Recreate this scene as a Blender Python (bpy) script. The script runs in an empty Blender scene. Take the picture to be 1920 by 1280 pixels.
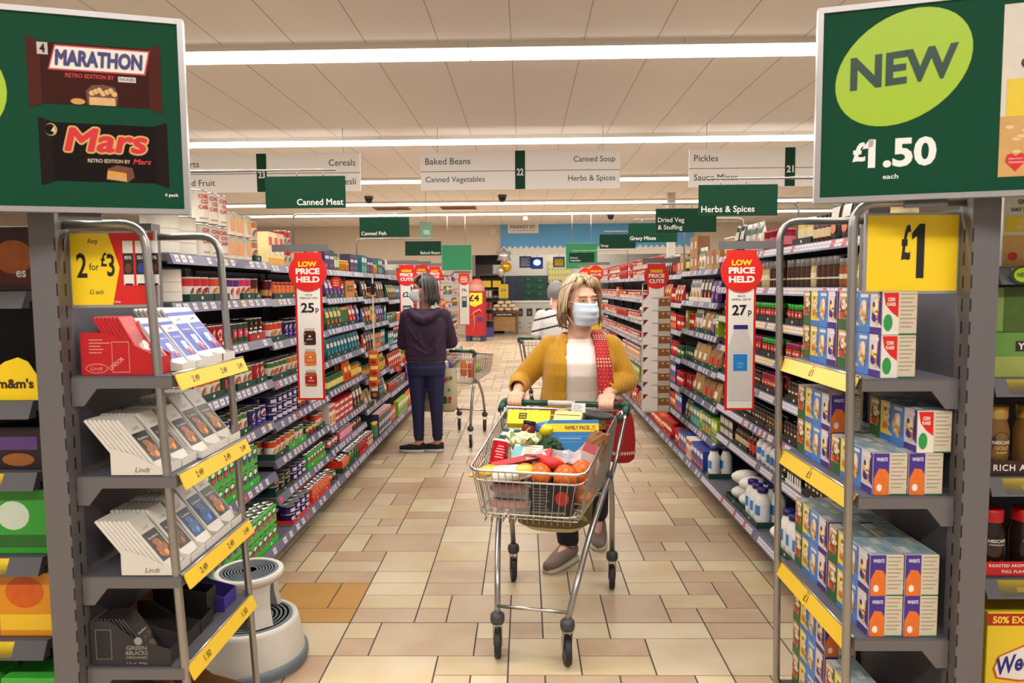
import bpy, bmesh, math, random
from mathutils import Matrix, Vector
R = math.radians
PI = math.pi
SC = bpy.context.scene
COL = SC.collection
rnd = random.Random(7)

# ------------------------------------------------------------------ camera
EYE = Vector((0.0, 0.0, 1.56))
FPX = 1335.0
CAMROT = (Matrix.Rotation(R(1.07), 4, 'Z') @ Matrix.Rotation(R(90 - 4.37), 4, 'X') @ Matrix.Rotation(R(-0.49), 4, 'Z'))
cd = bpy.data.cameras.new('camera')
cd.sensor_width = 36.0
cd.lens = FPX / 1920.0 * 36.0
cd.clip_start = 0.05
cd.clip_end = 200
cd.dof.use_dof = True
cd.dof.focus_distance = 4.0
cd.dof.aperture_fstop = 5.6
cam = bpy.data.objects.new('camera', cd)
cam.matrix_world = Matrix.Translation(EYE) @ CAMROT
COL.objects.link(cam)
SC.camera = cam


def ray(px, py):
    return (CAMROT.to_3x3() @ Vector(((px - 960) / FPX, -(py - 640) / FPX, -1.0)))


def P(px, py, Y):
    """world point seen at this place of the photograph at distance Y down the aisle"""
    d = ray(px, py)
    return EYE + d * (Y / d.y)


def PZ(px, py, z=0.0):
    d = ray(px, py)
    return EYE + d * ((z - EYE.z) / d.z)


# ------------------------------------------------------------------ world, lamps, exposure
SC.view_settings.view_transform = 'Standard'
SC.view_settings.look = 'None'
SC.view_settings.exposure = 0.0
SC.view_settings.gamma = 1.0
SC.view_settings.use_curve_mapping = False
w = bpy.data.worlds.new('world')
SC.world = w
w.use_nodes = True
w.node_tree.nodes['Background'].inputs[0].default_value = (1.0, 0.92, 0.84, 1)
w.node_tree.nodes['Background'].inputs[1].default_value = 0.5
SC.cycles.use_denoising = True
SC.cycles.max_bounces = 6
SC.cycles.transparent_max_bounces = 12

H = 3.6                       # ceiling height
LIGHT_Y = [-1.0, 2.62, 6.24, 9.9, 13.5, 17.1, 19.6]
LIGHT_W = {-1.0: 230, 2.62: 225, 6.24: 250, 9.9: 250, 13.5: 250, 17.1: 250, 19.6: 210}
for ly in LIGHT_Y:
    ld = bpy.data.lights.new('tube_light', 'AREA')
    ld.shape = 'RECTANGLE'
    ld.size = 14.0 if ly > 0 else 8.0
    ld.size_y = 0.24
    ld.energy = LIGHT_W[ly]
    ld.color = (1.0, 0.98, 0.95)
    lo = bpy.data.objects.new('tube_light', ld)
    lo.location = (0, ly, H - 0.075)
    COL.objects.link(lo)

# ------------------------------------------------------------------ materials
_mats = {}


def lin(c):
    c = c / 255.0
    return c / 12.92 if c <= 0.04045 else ((c + 0.055) / 1.055) ** 2.4


def m(r, g, b, rough=0.5, metal=0.0, var=0.06, scale=40.0, bump=0.0, emit=0.0, trans=0.0, sheen=0.0, wave=None):
    key = (r, g, b, rough, metal, var, scale, bump, emit, trans, sheen, wave)
    if key in _mats:
        return _mats[key]
    mt = bpy.data.materials.new('finish_%d_%d_%d' % (r, g, b))
    mt.use_nodes = True
    nt = mt.node_tree
    bs = nt.nodes['Principled BSDF']
    col = (lin(r), lin(g), lin(b), 1)
    bs.inputs['Roughness'].default_value = rough
    bs.inputs['Metallic'].default_value = metal
    if emit:
        bs.inputs['Base Color'].default_value = col
        bs.inputs['Emission Color'].default_value = col
        bs.inputs['Emission Strength'].default_value = emit
    elif var or bump:
        tc = nt.nodes.new('ShaderNodeTexCoord')
        nz = nt.nodes.new('ShaderNodeTexNoise')
        nz.inputs['Scale'].default_value = scale
        nz.inputs['Detail'].default_value = 2
        nt.links.new(tc.outputs['Object'], nz.inputs['Vector'])
        mx = nt.nodes.new('ShaderNodeMix')
        mx.data_type = 'RGBA'
        mx.inputs[6].default_value = tuple(max(0, c * (1 - var)) for c in col[:3]) + (1,)
        mx.inputs[7].default_value = tuple(min(1, c * (1 + var)) for c in col[:3]) + (1,)
        nt.links.new(nz.outputs['Fac'], mx.inputs[0])
        nt.links.new(mx.outputs[2], bs.inputs['Base Color'])
        if bump:
            bp = nt.nodes.new('ShaderNodeBump')
            bp.inputs['Strength'].default_value = bump
            bp.inputs['Distance'].default_value = 0.004
            src = nz.outputs['Fac']
            if wave:
                wv = nt.nodes.new('ShaderNodeTexWave')
                wv.bands_direction = wave[0]
                wv.inputs['Scale'].default_value = wave[1]
                wv.inputs['Distortion'].default_value = wave[2]
                nt.links.new(tc.outputs['Object'], wv.inputs['Vector'])
                src = wv.outputs['Fac']
            nt.links.new(src, bp.inputs['Height'])
            nt.links.new(bp.outputs['Normal'], bs.inputs['Normal'])
    else:
        bs.inputs['Base Color'].default_value = col
    if trans:
        bs.inputs['Transmission Weight'].default_value = trans
        bs.inputs['IOR'].default_value = 1.3
    if sheen:
        bs.inputs['Sheen Weight'].default_value = sheen
    _mats[key] = mt
    return mt


def film(r, g, b, alpha=0.25, rough=0.12):
    """thin clear plastic"""
    key = ('film', r, g, b, alpha, rough)
    if key not in _mats:
        mt = m(r, g, b, rough, 0, 0).copy()
        mt.name = 'clear_film_%d_%d_%d' % (r, g, b)
        mt.node_tree.nodes['Principled BSDF'].inputs['Alpha'].default_value = alpha
        _mats[key] = mt
    return _mats[key]


# ------------------------------------------------------------------ text
_txt = {}


def glyphs(s, bold=0.0, shear=0.0, gap=1.0):
    key = (s, bold, shear, gap)
    if key in _txt:
        return _txt[key]
    if bold > 0 and 'M' in s:
        vs0, fs0, *_ = glyphs(s, 0.0, shear, gap)
        vs, fs = [], []
        for k in range(8):
            k0 = len(vs)
            vs += [(x + bold * 1.2 * math.cos(PI * k / 4), y + bold * 1.2 * math.sin(PI * k / 4), k) for x, y in vs0]
            fs += [tuple(i + k0 for i in f) for f in fs0]
        xs = [v[0] for v in vs]
        ys = [v[1] for v in vs]
        _txt[key] = (vs, fs, min(xs), max(xs), min(ys), max(ys))
        return _txt[key]
    cu = bpy.data.curves.new('text', 'FONT')
    cu.body = s
    cu.size = 1.0
    cu.offset = bold
    cu.shear = shear
    cu.space_character = gap
    cu.resolution_u = 3
    cu.fill_mode = 'BOTH'
    ob = bpy.data.objects.new('text', cu)
    COL.objects.link(ob)
    dg = bpy.context.evaluated_depsgraph_get()
    me = bpy.data.meshes.new_from_object(ob.evaluated_get(dg))
    vs = [(v.co.x, v.co.y) for v in me.vertices]
    fs = [tuple(p.vertices) for p in me.polygons]
    bpy.data.objects.remove(ob)
    bpy.data.curves.remove(cu)
    bpy.data.meshes.remove(me)
    xs = [v[0] for v in vs]
    ys = [v[1] for v in vs]
    _txt[key] = (vs, fs, min(xs), max(xs), min(ys), max(ys))
    return _txt[key]


# ------------------------------------------------------------------ mesh builder
class MB:
    def __init__(s):
        s.v, s.f, s.m, s.s = [], [], [], []
        s.T = Matrix()

    def add(s, vs, fs, mat, smooth=False):
        b = len(s.v)
        T = s.T
        s.v.extend(T @ Vector(v) for v in vs)
        many = isinstance(mat, (list, tuple))
        for i, f in enumerate(fs):
            s.f.append(tuple(b + k for k in f))
            s.m.append(mat[i] if many else mat)
            s.s.append(smooth)
        return s

    def box(s, x0, y0, z0, x1, y1, z1, mat, **fm):
        """fm: faces of their own material: front(-y) back(+y) left(-x) right(+x) top bottom"""
        vs = [(x0, y0, z0), (x1, y0, z0), (x1, y1, z0), (x0, y1, z0), (x0, y0, z1), (x1, y0, z1), (x1, y1, z1), (x0, y1, z1)]
        fs = [(0, 3, 2, 1), (4, 5, 6, 7), (0, 1, 5, 4), (2, 3, 7, 6), (3, 0, 4, 7), (1, 2, 6, 5)]
        nm = ['bottom', 'top', 'front', 'back', 'left', 'right']
        return s.add(vs, fs, [fm.get(n, mat) for n in nm])

    def cbox(s, x0, y0, z0, x1, y1, z1, mat, c=0.003):
        """box with chamfered edges"""
        vs = []
        X, Y, Z = (x0, x1), (y0, y1), (z0, z1)
        sg = (1, -1)
        for i in (0, 1):
            for j in (0, 1):
                for k in (0, 1):
                    x, y, z = X[i], Y[j], Z[k]
                    vs += [(x, y + c * sg[j], z + c * sg[k]), (x + c * sg[i], y, z + c * sg[k]), (x + c * sg[i], y + c * sg[j], z)]
        def vi(i, j, k, a):
            return (i * 4 + j * 2 + k) * 3 + a
        fs = []
        for i in (0, 1):
            q = [vi(i, 0, 0, 0), vi(i, 1, 0, 0), vi(i, 1, 1, 0), vi(i, 0, 1, 0)]
            fs.append(q if i else q[::-1])
            q = [vi(0, i, 0, 1), vi(0, i, 1, 1), vi(1, i, 1, 1), vi(1, i, 0, 1)]
            fs.append(q if i else q[::-1])
            q = [vi(0, 0, i, 2), vi(1, 0, i, 2), vi(1, 1, i, 2), vi(0, 1, i, 2)]
            fs.append(q if i else q[::-1])
        for a in (0, 1):
            for b in (0, 1):
                q = [vi(a, b, 0, 0), vi(a, b, 1, 0), vi(a, b, 1, 1), vi(a, b, 0, 1)]
                fs.append(q if a == b else q[::-1])
                q = [vi(0, a, b, 1), vi(1, a, b, 1), vi(1, a, b, 2), vi(0, a, b, 2)]
                fs.append(q if a == b else q[::-1])
                q = [vi(a, 0, b, 0), vi(a, 1, b, 0), vi(a, 1, b, 2), vi(a, 0, b, 2)]
                fs.append(q[::-1] if a == b else q)
        for i in (0, 1):
            for j in (0, 1):
                for k in (0, 1):
                    t = [vi(i, j, k, 0), vi(i, j, k, 1), vi(i, j, k, 2)]
                    fs.append(t if (i + j + k) % 2 else t[::-1])
        return s.add(vs, fs, mat)

    def tube(s, pts, r, mat, n=8, closed=False, caps=True, flat=1.0):
        pts = [Vector(p) for p in pts]
        k = len(pts)
        rs = r if isinstance(r, (list, tuple)) else [r] * k
        tang = []
        for i in range(k):
            a = pts[(i - 1) % k] if (closed or i > 0) else pts[i]
            b = pts[(i + 1) % k] if (closed or i < k - 1) else pts[i]
            t = (b - a)
            tang.append(t.normalized() if t.length > 1e-9 else Vector((0, 0, 1)))
        up = Vector((0, 0, 1)) if abs(tang[0].z) < 0.9 else Vector((1, 0, 0))
        nrm = (up - tang[0] * up.dot(tang[0])).normalized()
        vs = []
        for i in range(k):
            nrm = (nrm - tang[i] * nrm.dot(tang[i]))
            nrm = nrm.normalized() if nrm.length > 1e-6 else tang[i].orthogonal().normalized()
            bn = tang[i].cross(nrm)
            for j in range(n):
                a = 2 * PI * j / n
                vs.append(pts[i] + (nrm * math.cos(a) + bn * math.sin(a) * flat) * rs[i])
        fs = []
        for i in range(k if closed else k - 1):
            i2 = (i + 1) % k
            for j in range(n):
                j2 = (j + 1) % n
                fs.append((i * n + j, i * n + j2, i2 * n + j2, i2 * n + j))
        if caps and not closed:
            fs.append(tuple(range(n))[::-1])
            fs.append(tuple((k - 1) * n + j for j in range(n)))
        return s.add(vs, fs, mat, True)

    def lathe(s, prof, mat, n=16, o=(0, 0, 0), sx=1.0, sy=1.0, smooth=True):
        """prof: (r, z) from the bottom up; mat: one or one per segment"""
        k = len(prof)
        vs = []
        for r, z in prof:
            for j in range(n):
                a = 2 * PI * (j + 0.5) / n
                vs.append((o[0] + r * sx * math.cos(a), o[1] + r * sy * math.sin(a), o[2] + z))
        fs, ms = [], []
        for i in range(k - 1):
            mt = mat[i] if isinstance(mat, (list, tuple)) else mat
            for j in range(n):
                j2 = (j + 1) % n
                fs.append((i * n + j, i * n + j2, (i + 1) * n + j2, (i + 1) * n + j))
                ms.append(mt)
        s.add(vs, fs, ms, smooth)
        m0 = mat[0] if isinstance(mat, (list, tuple)) else mat
        m1 = mat[-1] if isinstance(mat, (list, tuple)) else mat
        if prof[0][0] > 1e-5:
            s.add(vs[:n], [tuple(range(n))[::-1]], m0)
        if prof[-1][0] > 1e-5:
            s.add(vs[-n:], [tuple(range(n))], m1)
        return s

    def ell(s, c, r, mat, nu=14, nv=9, rot=None, bump=None):
        c = Vector(c)
        if not isinstance(r, (list, tuple)):
            r = (r, r, r)
        vs, fs = [], []
        for i in range(nv + 1):
            t = PI * i / nv
            for j in range(nu):
                a = 2 * PI * j / nu
                p = Vector((r[0] * math.sin(t) * math.cos(a), r[1] * math.sin(t) * math.sin(a), -r[2] * math.cos(t)))
                if bump:
                    p *= bump(t, a)
                if rot:
                    p = rot @ p
                vs.append(c + p)
        for i in range(nv):
            for j in range(nu):
                j2 = (j + 1) % nu
                if i == 0:
                    fs.append((j, (i + 1) * nu + j2, (i + 1) * nu + j))
                    fs[-1] = (i * nu + j, (i + 1) * nu + j2, (i + 1) * nu + j)
                elif i == nv - 1:
                    fs.append((i * nu + j, i * nu + j2, (i + 1) * nu + j))
                else:
                    fs.append((i * nu + j, i * nu + j2, (i + 1) * nu + j2, (i + 1) * nu + j))
        return s.add(vs, fs, mat, True)

    def loft(s, rings, mat, smooth=True, caps=True):
        n = len(rings[0])
        vs = [p for rg in rings for p in rg]
        fs, ms = [], []
        for i in range(len(rings) - 1):
            for j in range(n):
                j2 = (j + 1) % n
                fs.append((i * n + j, i * n + j2, (i + 1) * n + j2, (i + 1) * n + j))
                ms.append(mat[i] if isinstance(mat, (list, tuple)) else mat)
        if caps:
            fs.append(tuple(range(n))[::-1])
            ms.append(mat[0] if isinstance(mat, (list, tuple)) else mat)
            fs.append(tuple((len(rings) - 1) * n + j for j in range(n)))
            ms.append(mat[-1] if isinstance(mat, (list, tuple)) else mat)
        return s.add(vs, fs, ms, smooth)

    def poly(s, o, u, v, pts, mat):
        o, u, v = Vector(o), Vector(u), Vector(v)
        return s.add([o + u * a + v * b for a, b in pts], [tuple(range(len(pts)))], mat)

    def rect(s, o, u, v, x0, y0, x1, y1, mat):
        return s.poly(o, u, v, [(x0, y0), (x1, y0), (x1, y1), (x0, y1)], mat)

    def disc(s, o, u, v, cx, cy, rx, ry, mat, n=20):
        return s.poly(o, u, v, [(cx + rx * math.cos(2 * PI * k / n), cy + ry * math.sin(2 * PI * k / n)) for k in range(n)], mat)

    def text(s, t, o, u, v, cx, cy, w, h, mat, bold=0.0, shear=0.0, align='c', gap=1.0, bend=None):
        """letters inside a box of width w (None: natural) and height h, centred (or left aligned) at cx, cy of the plane o, u, v"""
        vs, fs, x0, x1, y0, y1 = glyphs(t, bold, shear, gap)
        o, u, v = Vector(o), Vector(u), Vector(v)
        sy = h / (y1 - y0)
        sx = w / (x1 - x0) if w else sy
        mx = (x0 + x1) / 2 if align == 'c' else (x0 if align == 'l' else x1)
        my = (y0 + y1) / 2
        nn = u.cross(v).normalized() * 4e-5
        return s.add([o + u * (cx + (q[0] - mx) * sx) + v * (cy + (q[1] - my) * sy) + nn * (q[2] if len(q) > 2 else 0) for q in vs], fs, mat)

    def prism(s, pts, axis, a0, a1, mat, side=None):
        """outline pts extruded along axis 'x','y' or 'z' from a0 to a1"""
        n = len(pts)
        def mk(p, a):
            if axis == 'x':
                return (a, p[0], p[1])
            if axis == 'y':
                return (p[0], a, p[1])
            return (p[0], p[1], a)
        vs = [mk(p, a0) for p in pts] + [mk(p, a1) for p in pts]
        fs = [tuple(range(n))[::-1], tuple(range(n, 2 * n))] + [(i, (i + 1) % n, n + (i + 1) % n, n + i) for i in range(n)]
        ms = [mat, mat] + [side or mat] * n
        if axis == 'y':
            fs = [f[::-1] for f in fs]
        return s.add(vs, fs, ms)

    def mesh(s, name):
        me = bpy.data.meshes.new(name)
        me.from_pydata([tuple(v) for v in s.v], [], s.f)
        slots = {}
        for mt in s.m:
            if mt.name not in slots:
                slots[mt.name] = len(slots)
                me.materials.append(mt)
        me.polygons.foreach_set('material_index', [slots[mt.name] for mt in s.m])
        me.polygons.foreach_set('use_smooth', s.s)
        me.update()
        return me

    def build(s, name, parent=None, loc=None):
        ob = bpy.data.objects.new(name, s.mesh(name))
        COL.objects.link(ob)
        if parent is not None:
            ob.parent = parent
        if loc is not None:
            ob.location = loc
        return ob


def tag(o, label, cat, group=None, kind=None):
    if label:
        o['label'] = label
    if cat:
        o['category'] = cat
    if group:
        o['group'] = group
    if kind:
        o['kind'] = kind
    return o


def thing(name, label, cat, loc=(0, 0, 0), rz=0.0, group=None):
    o = bpy.data.objects.new(name, None)
    COL.objects.link(o)
    o.location = loc
    o.rotation_euler = (0, 0, rz)
    o.empty_display_size = 0.1
    return tag(o, label, cat, group)


def struct(o):
    o['kind'] = 'structure'
    return o


def copy_tree(o, parent=None):
    c = o.copy()
    COL.objects.link(c)
    if parent is not None:
        c.parent = parent
    for ch in o.children:
        copy_tree(ch, c)
    return c


def arc(c, r, a0, a1, n, plane='xz'):
    out = []
    for i in range(n + 1):
        a = R(a0 + (a1 - a0) * i / n)
        if plane == 'xz':
            out.append((c[0] + r * math.cos(a), c[1], c[2] + r * math.sin(a)))
        elif plane == 'yz':
            out.append((c[0], c[1] + r * math.cos(a), c[2] + r * math.sin(a)))
        else:
            out.append((c[0] + r * math.cos(a), c[1] + r * math.sin(a), c[2]))
    return out


def fillet(pts, r, n=5):
    """round the inner corners of a polyline"""
    pts = [Vector(p) for p in pts]
    out = [pts[0]]
    for i in range(1, len(pts) - 1):
        a, b, c = pts[i - 1], pts[i], pts[i + 1]
        d1, d2 = (a - b), (c - b)
        q = min(r, d1.length * 0.49, d2.length * 0.49)
        p1, p2 = b + d1.normalized() * q, b + d2.normalized() * q
        for k in range(n + 1):
            t = k / n
            out.append((1 - t) ** 2 * p1 + 2 * t * (1 - t) * b + t * t * p2)
    out.append(pts[-1])
    return out


UX, UY, UZ = Vector((1, 0, 0)), Vector((0, 1, 0)), Vector((0, 0, 1))
# common finishes
GREY = m(112, 108, 110, 0.42, 0.25, 0.04)
GREYD = m(84, 82, 86, 0.5, 0.1, 0.04)
CHROME = m(196, 194, 190, 0.24, 1.0, 0.02)
STEEL = m(168, 165, 162, 0.32, 0.85, 0.03)
WHITE = m(235, 230, 222, 0.5, 0, 0.02)
PAPER = m(244, 240, 236, 0.55, 0, 0.03)
BLACK = m(14, 13, 14, 0.5, 0, 0.05)
DARK = m(26, 24, 26, 0.6, 0, 0.05)
GREEN = m(8, 62, 40, 0.55, 0, 0.03)
GREEN.node_tree.nodes['Principled BSDF'].inputs['Specular IOR Level'].default_value = 0.2
TEXTG = m(40, 62, 54, 0.5, 0, 0)
RED = m(214, 30, 22, 0.4, 0, 0.03)
YEL = m(246, 208, 20, 0.45, 0, 0.03)
YELP = m(238, 200, 92, 0.5, 0, 0.03)
LIME = m(160, 196, 22, 0.4, 0, 0.02)
# ================================================================== the setting
def build_floor():
    U = 0.15
    x_off, y_off = -0.68 - 60 * U, 3.21 - 40 * U
    NX, NY = 120, 240
    used = [[False] * NX for _ in range(NY)]
    r = random.Random(11)
    def tile_mat(c1, c2):
        mt = m(c1[0], c1[1], c1[2], .36, 0, .06, 4).copy()
        mt.name = 'stone_tile_%d_%d' % (c1[0], c2[2])
        nt = mt.node_tree
        mx = [n for n in nt.nodes if n.type == 'MIX'][0]
        nz = [n for n in nt.nodes if n.type == 'TEX_NOISE'][0]
        nz.inputs['Scale'].default_value = 3.4
        nz.inputs['Detail'].default_value = 4
        rp = nt.nodes.new('ShaderNodeMapRange')
        rp.inputs['From Min'].default_value = .38
        rp.inputs['From Max'].default_value = .62
        nt.links.new(nz.outputs['Fac'], rp.inputs['Value'])
        nt.links.new(rp.outputs['Result'], mx.inputs[0])
        mx.inputs[6].default_value = (lin(c1[0]), lin(c1[1]), lin(c1[2]), 1)
        mx.inputs[7].default_value = (lin(c2[0]), lin(c2[1]), lin(c2[2]), 1)
        return mt
    tints = [tile_mat((194, 176, 146), (186, 164, 124)), tile_mat((182, 160, 132), (172, 146, 116)), tile_mat((172, 144, 118), (184, 160, 132)), tile_mat((202, 187, 160), (194, 175, 136)),
             tile_mat((192, 170, 130), (200, 183, 152)), tile_mat((184, 163, 136), (174, 148, 122)), tile_mat((198, 181, 152), (188, 167, 136)), tile_mat((168, 140, 114), (180, 154, 124))]
    ochre = m(176, 130, 66, 0.38, 0, 0.1, 5)
    grout = m(72, 64, 58, 0.8, 0, 0.1)
    mb = MB()
    mb.box(x_off - 12, y_off - 4, -0.05, x_off + NX * U + 12, y_off + NY * U, -0.0015, grout)
    sizes = [(2, 1), (1, 1), (2, 2), (2, 2), (1, 2), (2, 1), (2, 2), (2, 1), (1, 1), (3, 2), (2, 1)]
    for j in range(NY):
        for i in range(NX):
            if used[j][i]:
                continue
            for a, b in [r.choice(sizes) for _ in range(6)] + [(1, 1)]:
                if j < 40 and j + b > 40:
                    b = 40 - j
                if i + a > NX or j + b > NY:
                    continue
                if any(used[j + q][i + p] for p in range(a) for q in range(b)):
                    continue
                for p in range(a):
                    for q in range(b):
                        used[j + q][i + p] = True
                x0, y0 = x_off + i * U, y_off + j * U
                g = 0.0022
                gy0 = 0.005 if j == 40 else g
                mt = r.choice(tints)
                cx, cy = x0 + a * U / 2, y0 + b * U / 2
                if abs(cx + 1.05) < 0.2 and 3.2 < cy < 3.62:
                    mt = ochre
                mb.box(x0 + .0036, y0 + gy0, -0.02, x0 + a * U - .0036, y0 + b * U - g, 0.0, mt)
                break
    o = struct(mb.build('floor'))


build_floor()


def build_ceiling():
    mb = MB()
    tile = m(244, 240, 240, 0.9, 0, 0.015, 3)
    gap = m(176, 164, 158, 0.9, 0, 0.02)
    mb.box(-14, -6, H, 14, 30, H + 0.1, tile)
    for k in range(-22, 23):
        mb.box(k * .605 - .1 - .003, -6, H - .002, k * .605 - .1 + .003, 23.6, H, gap)
    struct(mb.build('ceiling'))
    # tube lights: each segment is a fitting of its own
    tube = m(255, 246, 232, 0.5, emit=7.0, var=0)
    body = m(226, 220, 210, 0.5)
    ORD = ['first', 'second', 'third', 'fourth', 'fifth', 'sixth', 'seventh', 'eighth', 'ninth', 'tenth', 'eleventh', 'twelfth', 'thirteenth', 'fourteenth']
    rows = ['overhead', 'first unseen', 'front', 'second', 'third', 'fourth', 'fifth']
    shift = {-1.0: .3, 2.62: .6, 6.24: 0.44, 9.9: 0.76, 13.5: 0.2, 17.1: 0.8, 19.6: 0.3}
    span = {-1.0: 5.0, 2.62: 6.4, 6.24: 6.4, 9.9: 8.4, 13.5: 9.0, 17.1: 11.0, 19.6: 11.0}
    for ri, ly in enumerate(LIGHT_Y):
        k0 = -6
        xs = []
        for k in range(-7, 8):
            x = shift[ly] + k * 1.8
            if abs(x) - 0.9 < span[ly] * 0.62:
                xs.append(x)
        for qi, x in enumerate(xs):
            t = thing('ceiling_light', 'glowing tube light, %s from the left in the %s ceiling row' % (ORD[qi], rows[ri]), 'light', (x, ly, H), 0, 'ceiling lights, %s row' % rows[ri])
            b = MB()
            b.box(-0.896, -0.15, -0.05, 0.896, 0.15, 0, body)
            b.build('housing', t)
            b = MB()
            b.box(-0.893, -0.13, -0.07, 0.893, 0.13, -0.0505, tube)
            b.build('diffuser', t)


build_ceiling()


def build_back():
    Y = 23.6
    cream = m(214, 198, 180, 0.8, 0, 0.03, 2)
    # bulkhead wall with a wide opening into the counter area
    mb = MB()
    mb.box(-13.9, Y, 0, -1.75, Y + 0.2, H, cream)
    mb.box(-1.75, Y, 2.62, 4.5, Y + 0.2, H, cream)
    mb.box(4.5, Y, 0, 13.9, Y + 0.2, H, cream)
    struct(mb.build('wall_back'))
    mb = MB()
    slate = m(52, 58, 70, 0.5, 0, 0.1, 4)
    mb.box(-4.5, 28.0, 0, 7.0, 28.2, 2.0, slate)
    mb.box(-4.5, 28.0, 2.0, 7.0, 28.2, H, m(196, 190, 182, 0.7, 0, 0.04))
    for k in range(-6, 11):
        mb.box(k * 0.6 + 0.1, 27.995, 0, k * 0.6 + 0.115, 28.0, 2.0, m(80, 86, 98, 0.6))
    for k in range(6):
        mb.box(-4.5, 27.995, 0.32 * k + 0.2, 7.0, 28.0, 0.32 * k + 0.212, m(80, 86, 98, 0.6))
    struct(mb.build('wall_counter'))
    mb = MB()
    mb.box(-14.1, -6, 0, -13.9, Y, H, cream)
    struct(mb.build('wall_left'))
    mb = MB()
    mb.box(13.9, -6, 0, 14.1, Y, H, cream)
    struct(mb.build('wall_right'))


build_back()
# ================================================================== aisle shelving
RAIL = m(104, 102, 124, 0.42, 0.1, 0.05)
RAILW = m(206, 200, 208, 0.5, 0, 0.04)
RAILY = m(226, 200, 140, 0.5, 0, 0.04)
RAILR = m(200, 60, 70, 0.5, 0, 0.04)
SHELFM = m(92, 90, 96, 0.45, 0.15, 0.04)
BACKP = m(46, 44, 48, 0.6, 0, 0.04)

LEFT = dict(side=-1, face=-1.45, base=-1.355, back=-1.93)
RIGHT = dict(side=1, face=1.38, base=1.275, back=1.86)
LEFT_BAYS = [2.92, 4.06, 5.22, 6.42, 7.58, 8.74, 9.9, 11.06, 12.22, 13.38, 14.54, 15.7]
RIGHT_BAYS = [2.72, 3.94, 5.16, 6.34, 7.54, 8.72, 9.9, 11.08, 12.26, 13.44, 14.6, 15.7]
LZ = {0: [1.71, 1.505, 1.28, 1.04, .80, .50, .17],
      1: [1.70, 1.50, 1.25, 1.02, .775, .555, .335, .17],
      2: [1.70, 1.485, 1.255, 1.025, .79, .52, .345, .17],
      3: [1.70, 1.46, 1.22, 0.97, .72, .44, .17]}
RZ = {0: [1.76, 1.545, 1.345, 1.14, .935, .71, .495, .18],
      1: [1.76, 1.545, 1.345, 1.14, .935, .71, .495, .18],
      2: [1.68, 1.43, 1.185, .92, .665, .40, .18],
      3: [1.66, 1.40, 1.15, .90, .64, .40, .18]}
for k in range(4, 12):
    LZ[k] = [1.69, 1.43, 1.18, .93, .68, .42, .17]
    RZ[k] = [1.66, 1.40, 1.14, .89, .64, .40, .18]
NTH = ['top', 'second', 'third', 'fourth', 'fifth', 'sixth', 'seventh', 'eighth']
BAYN = ['bay nearest the viewer', 'second bay along', 'third bay along', 'fourth bay along', 'fifth bay along', 'sixth bay along', 'seventh bay along', 'eighth bay along', 'ninth bay along', 'tenth bay along', 'eleventh bay along']


def shelf_surface(S, bay, lev):
    Zs = (LZ if S is LEFT else RZ)[bay]
    return Zs[lev] + 0.002


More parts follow.
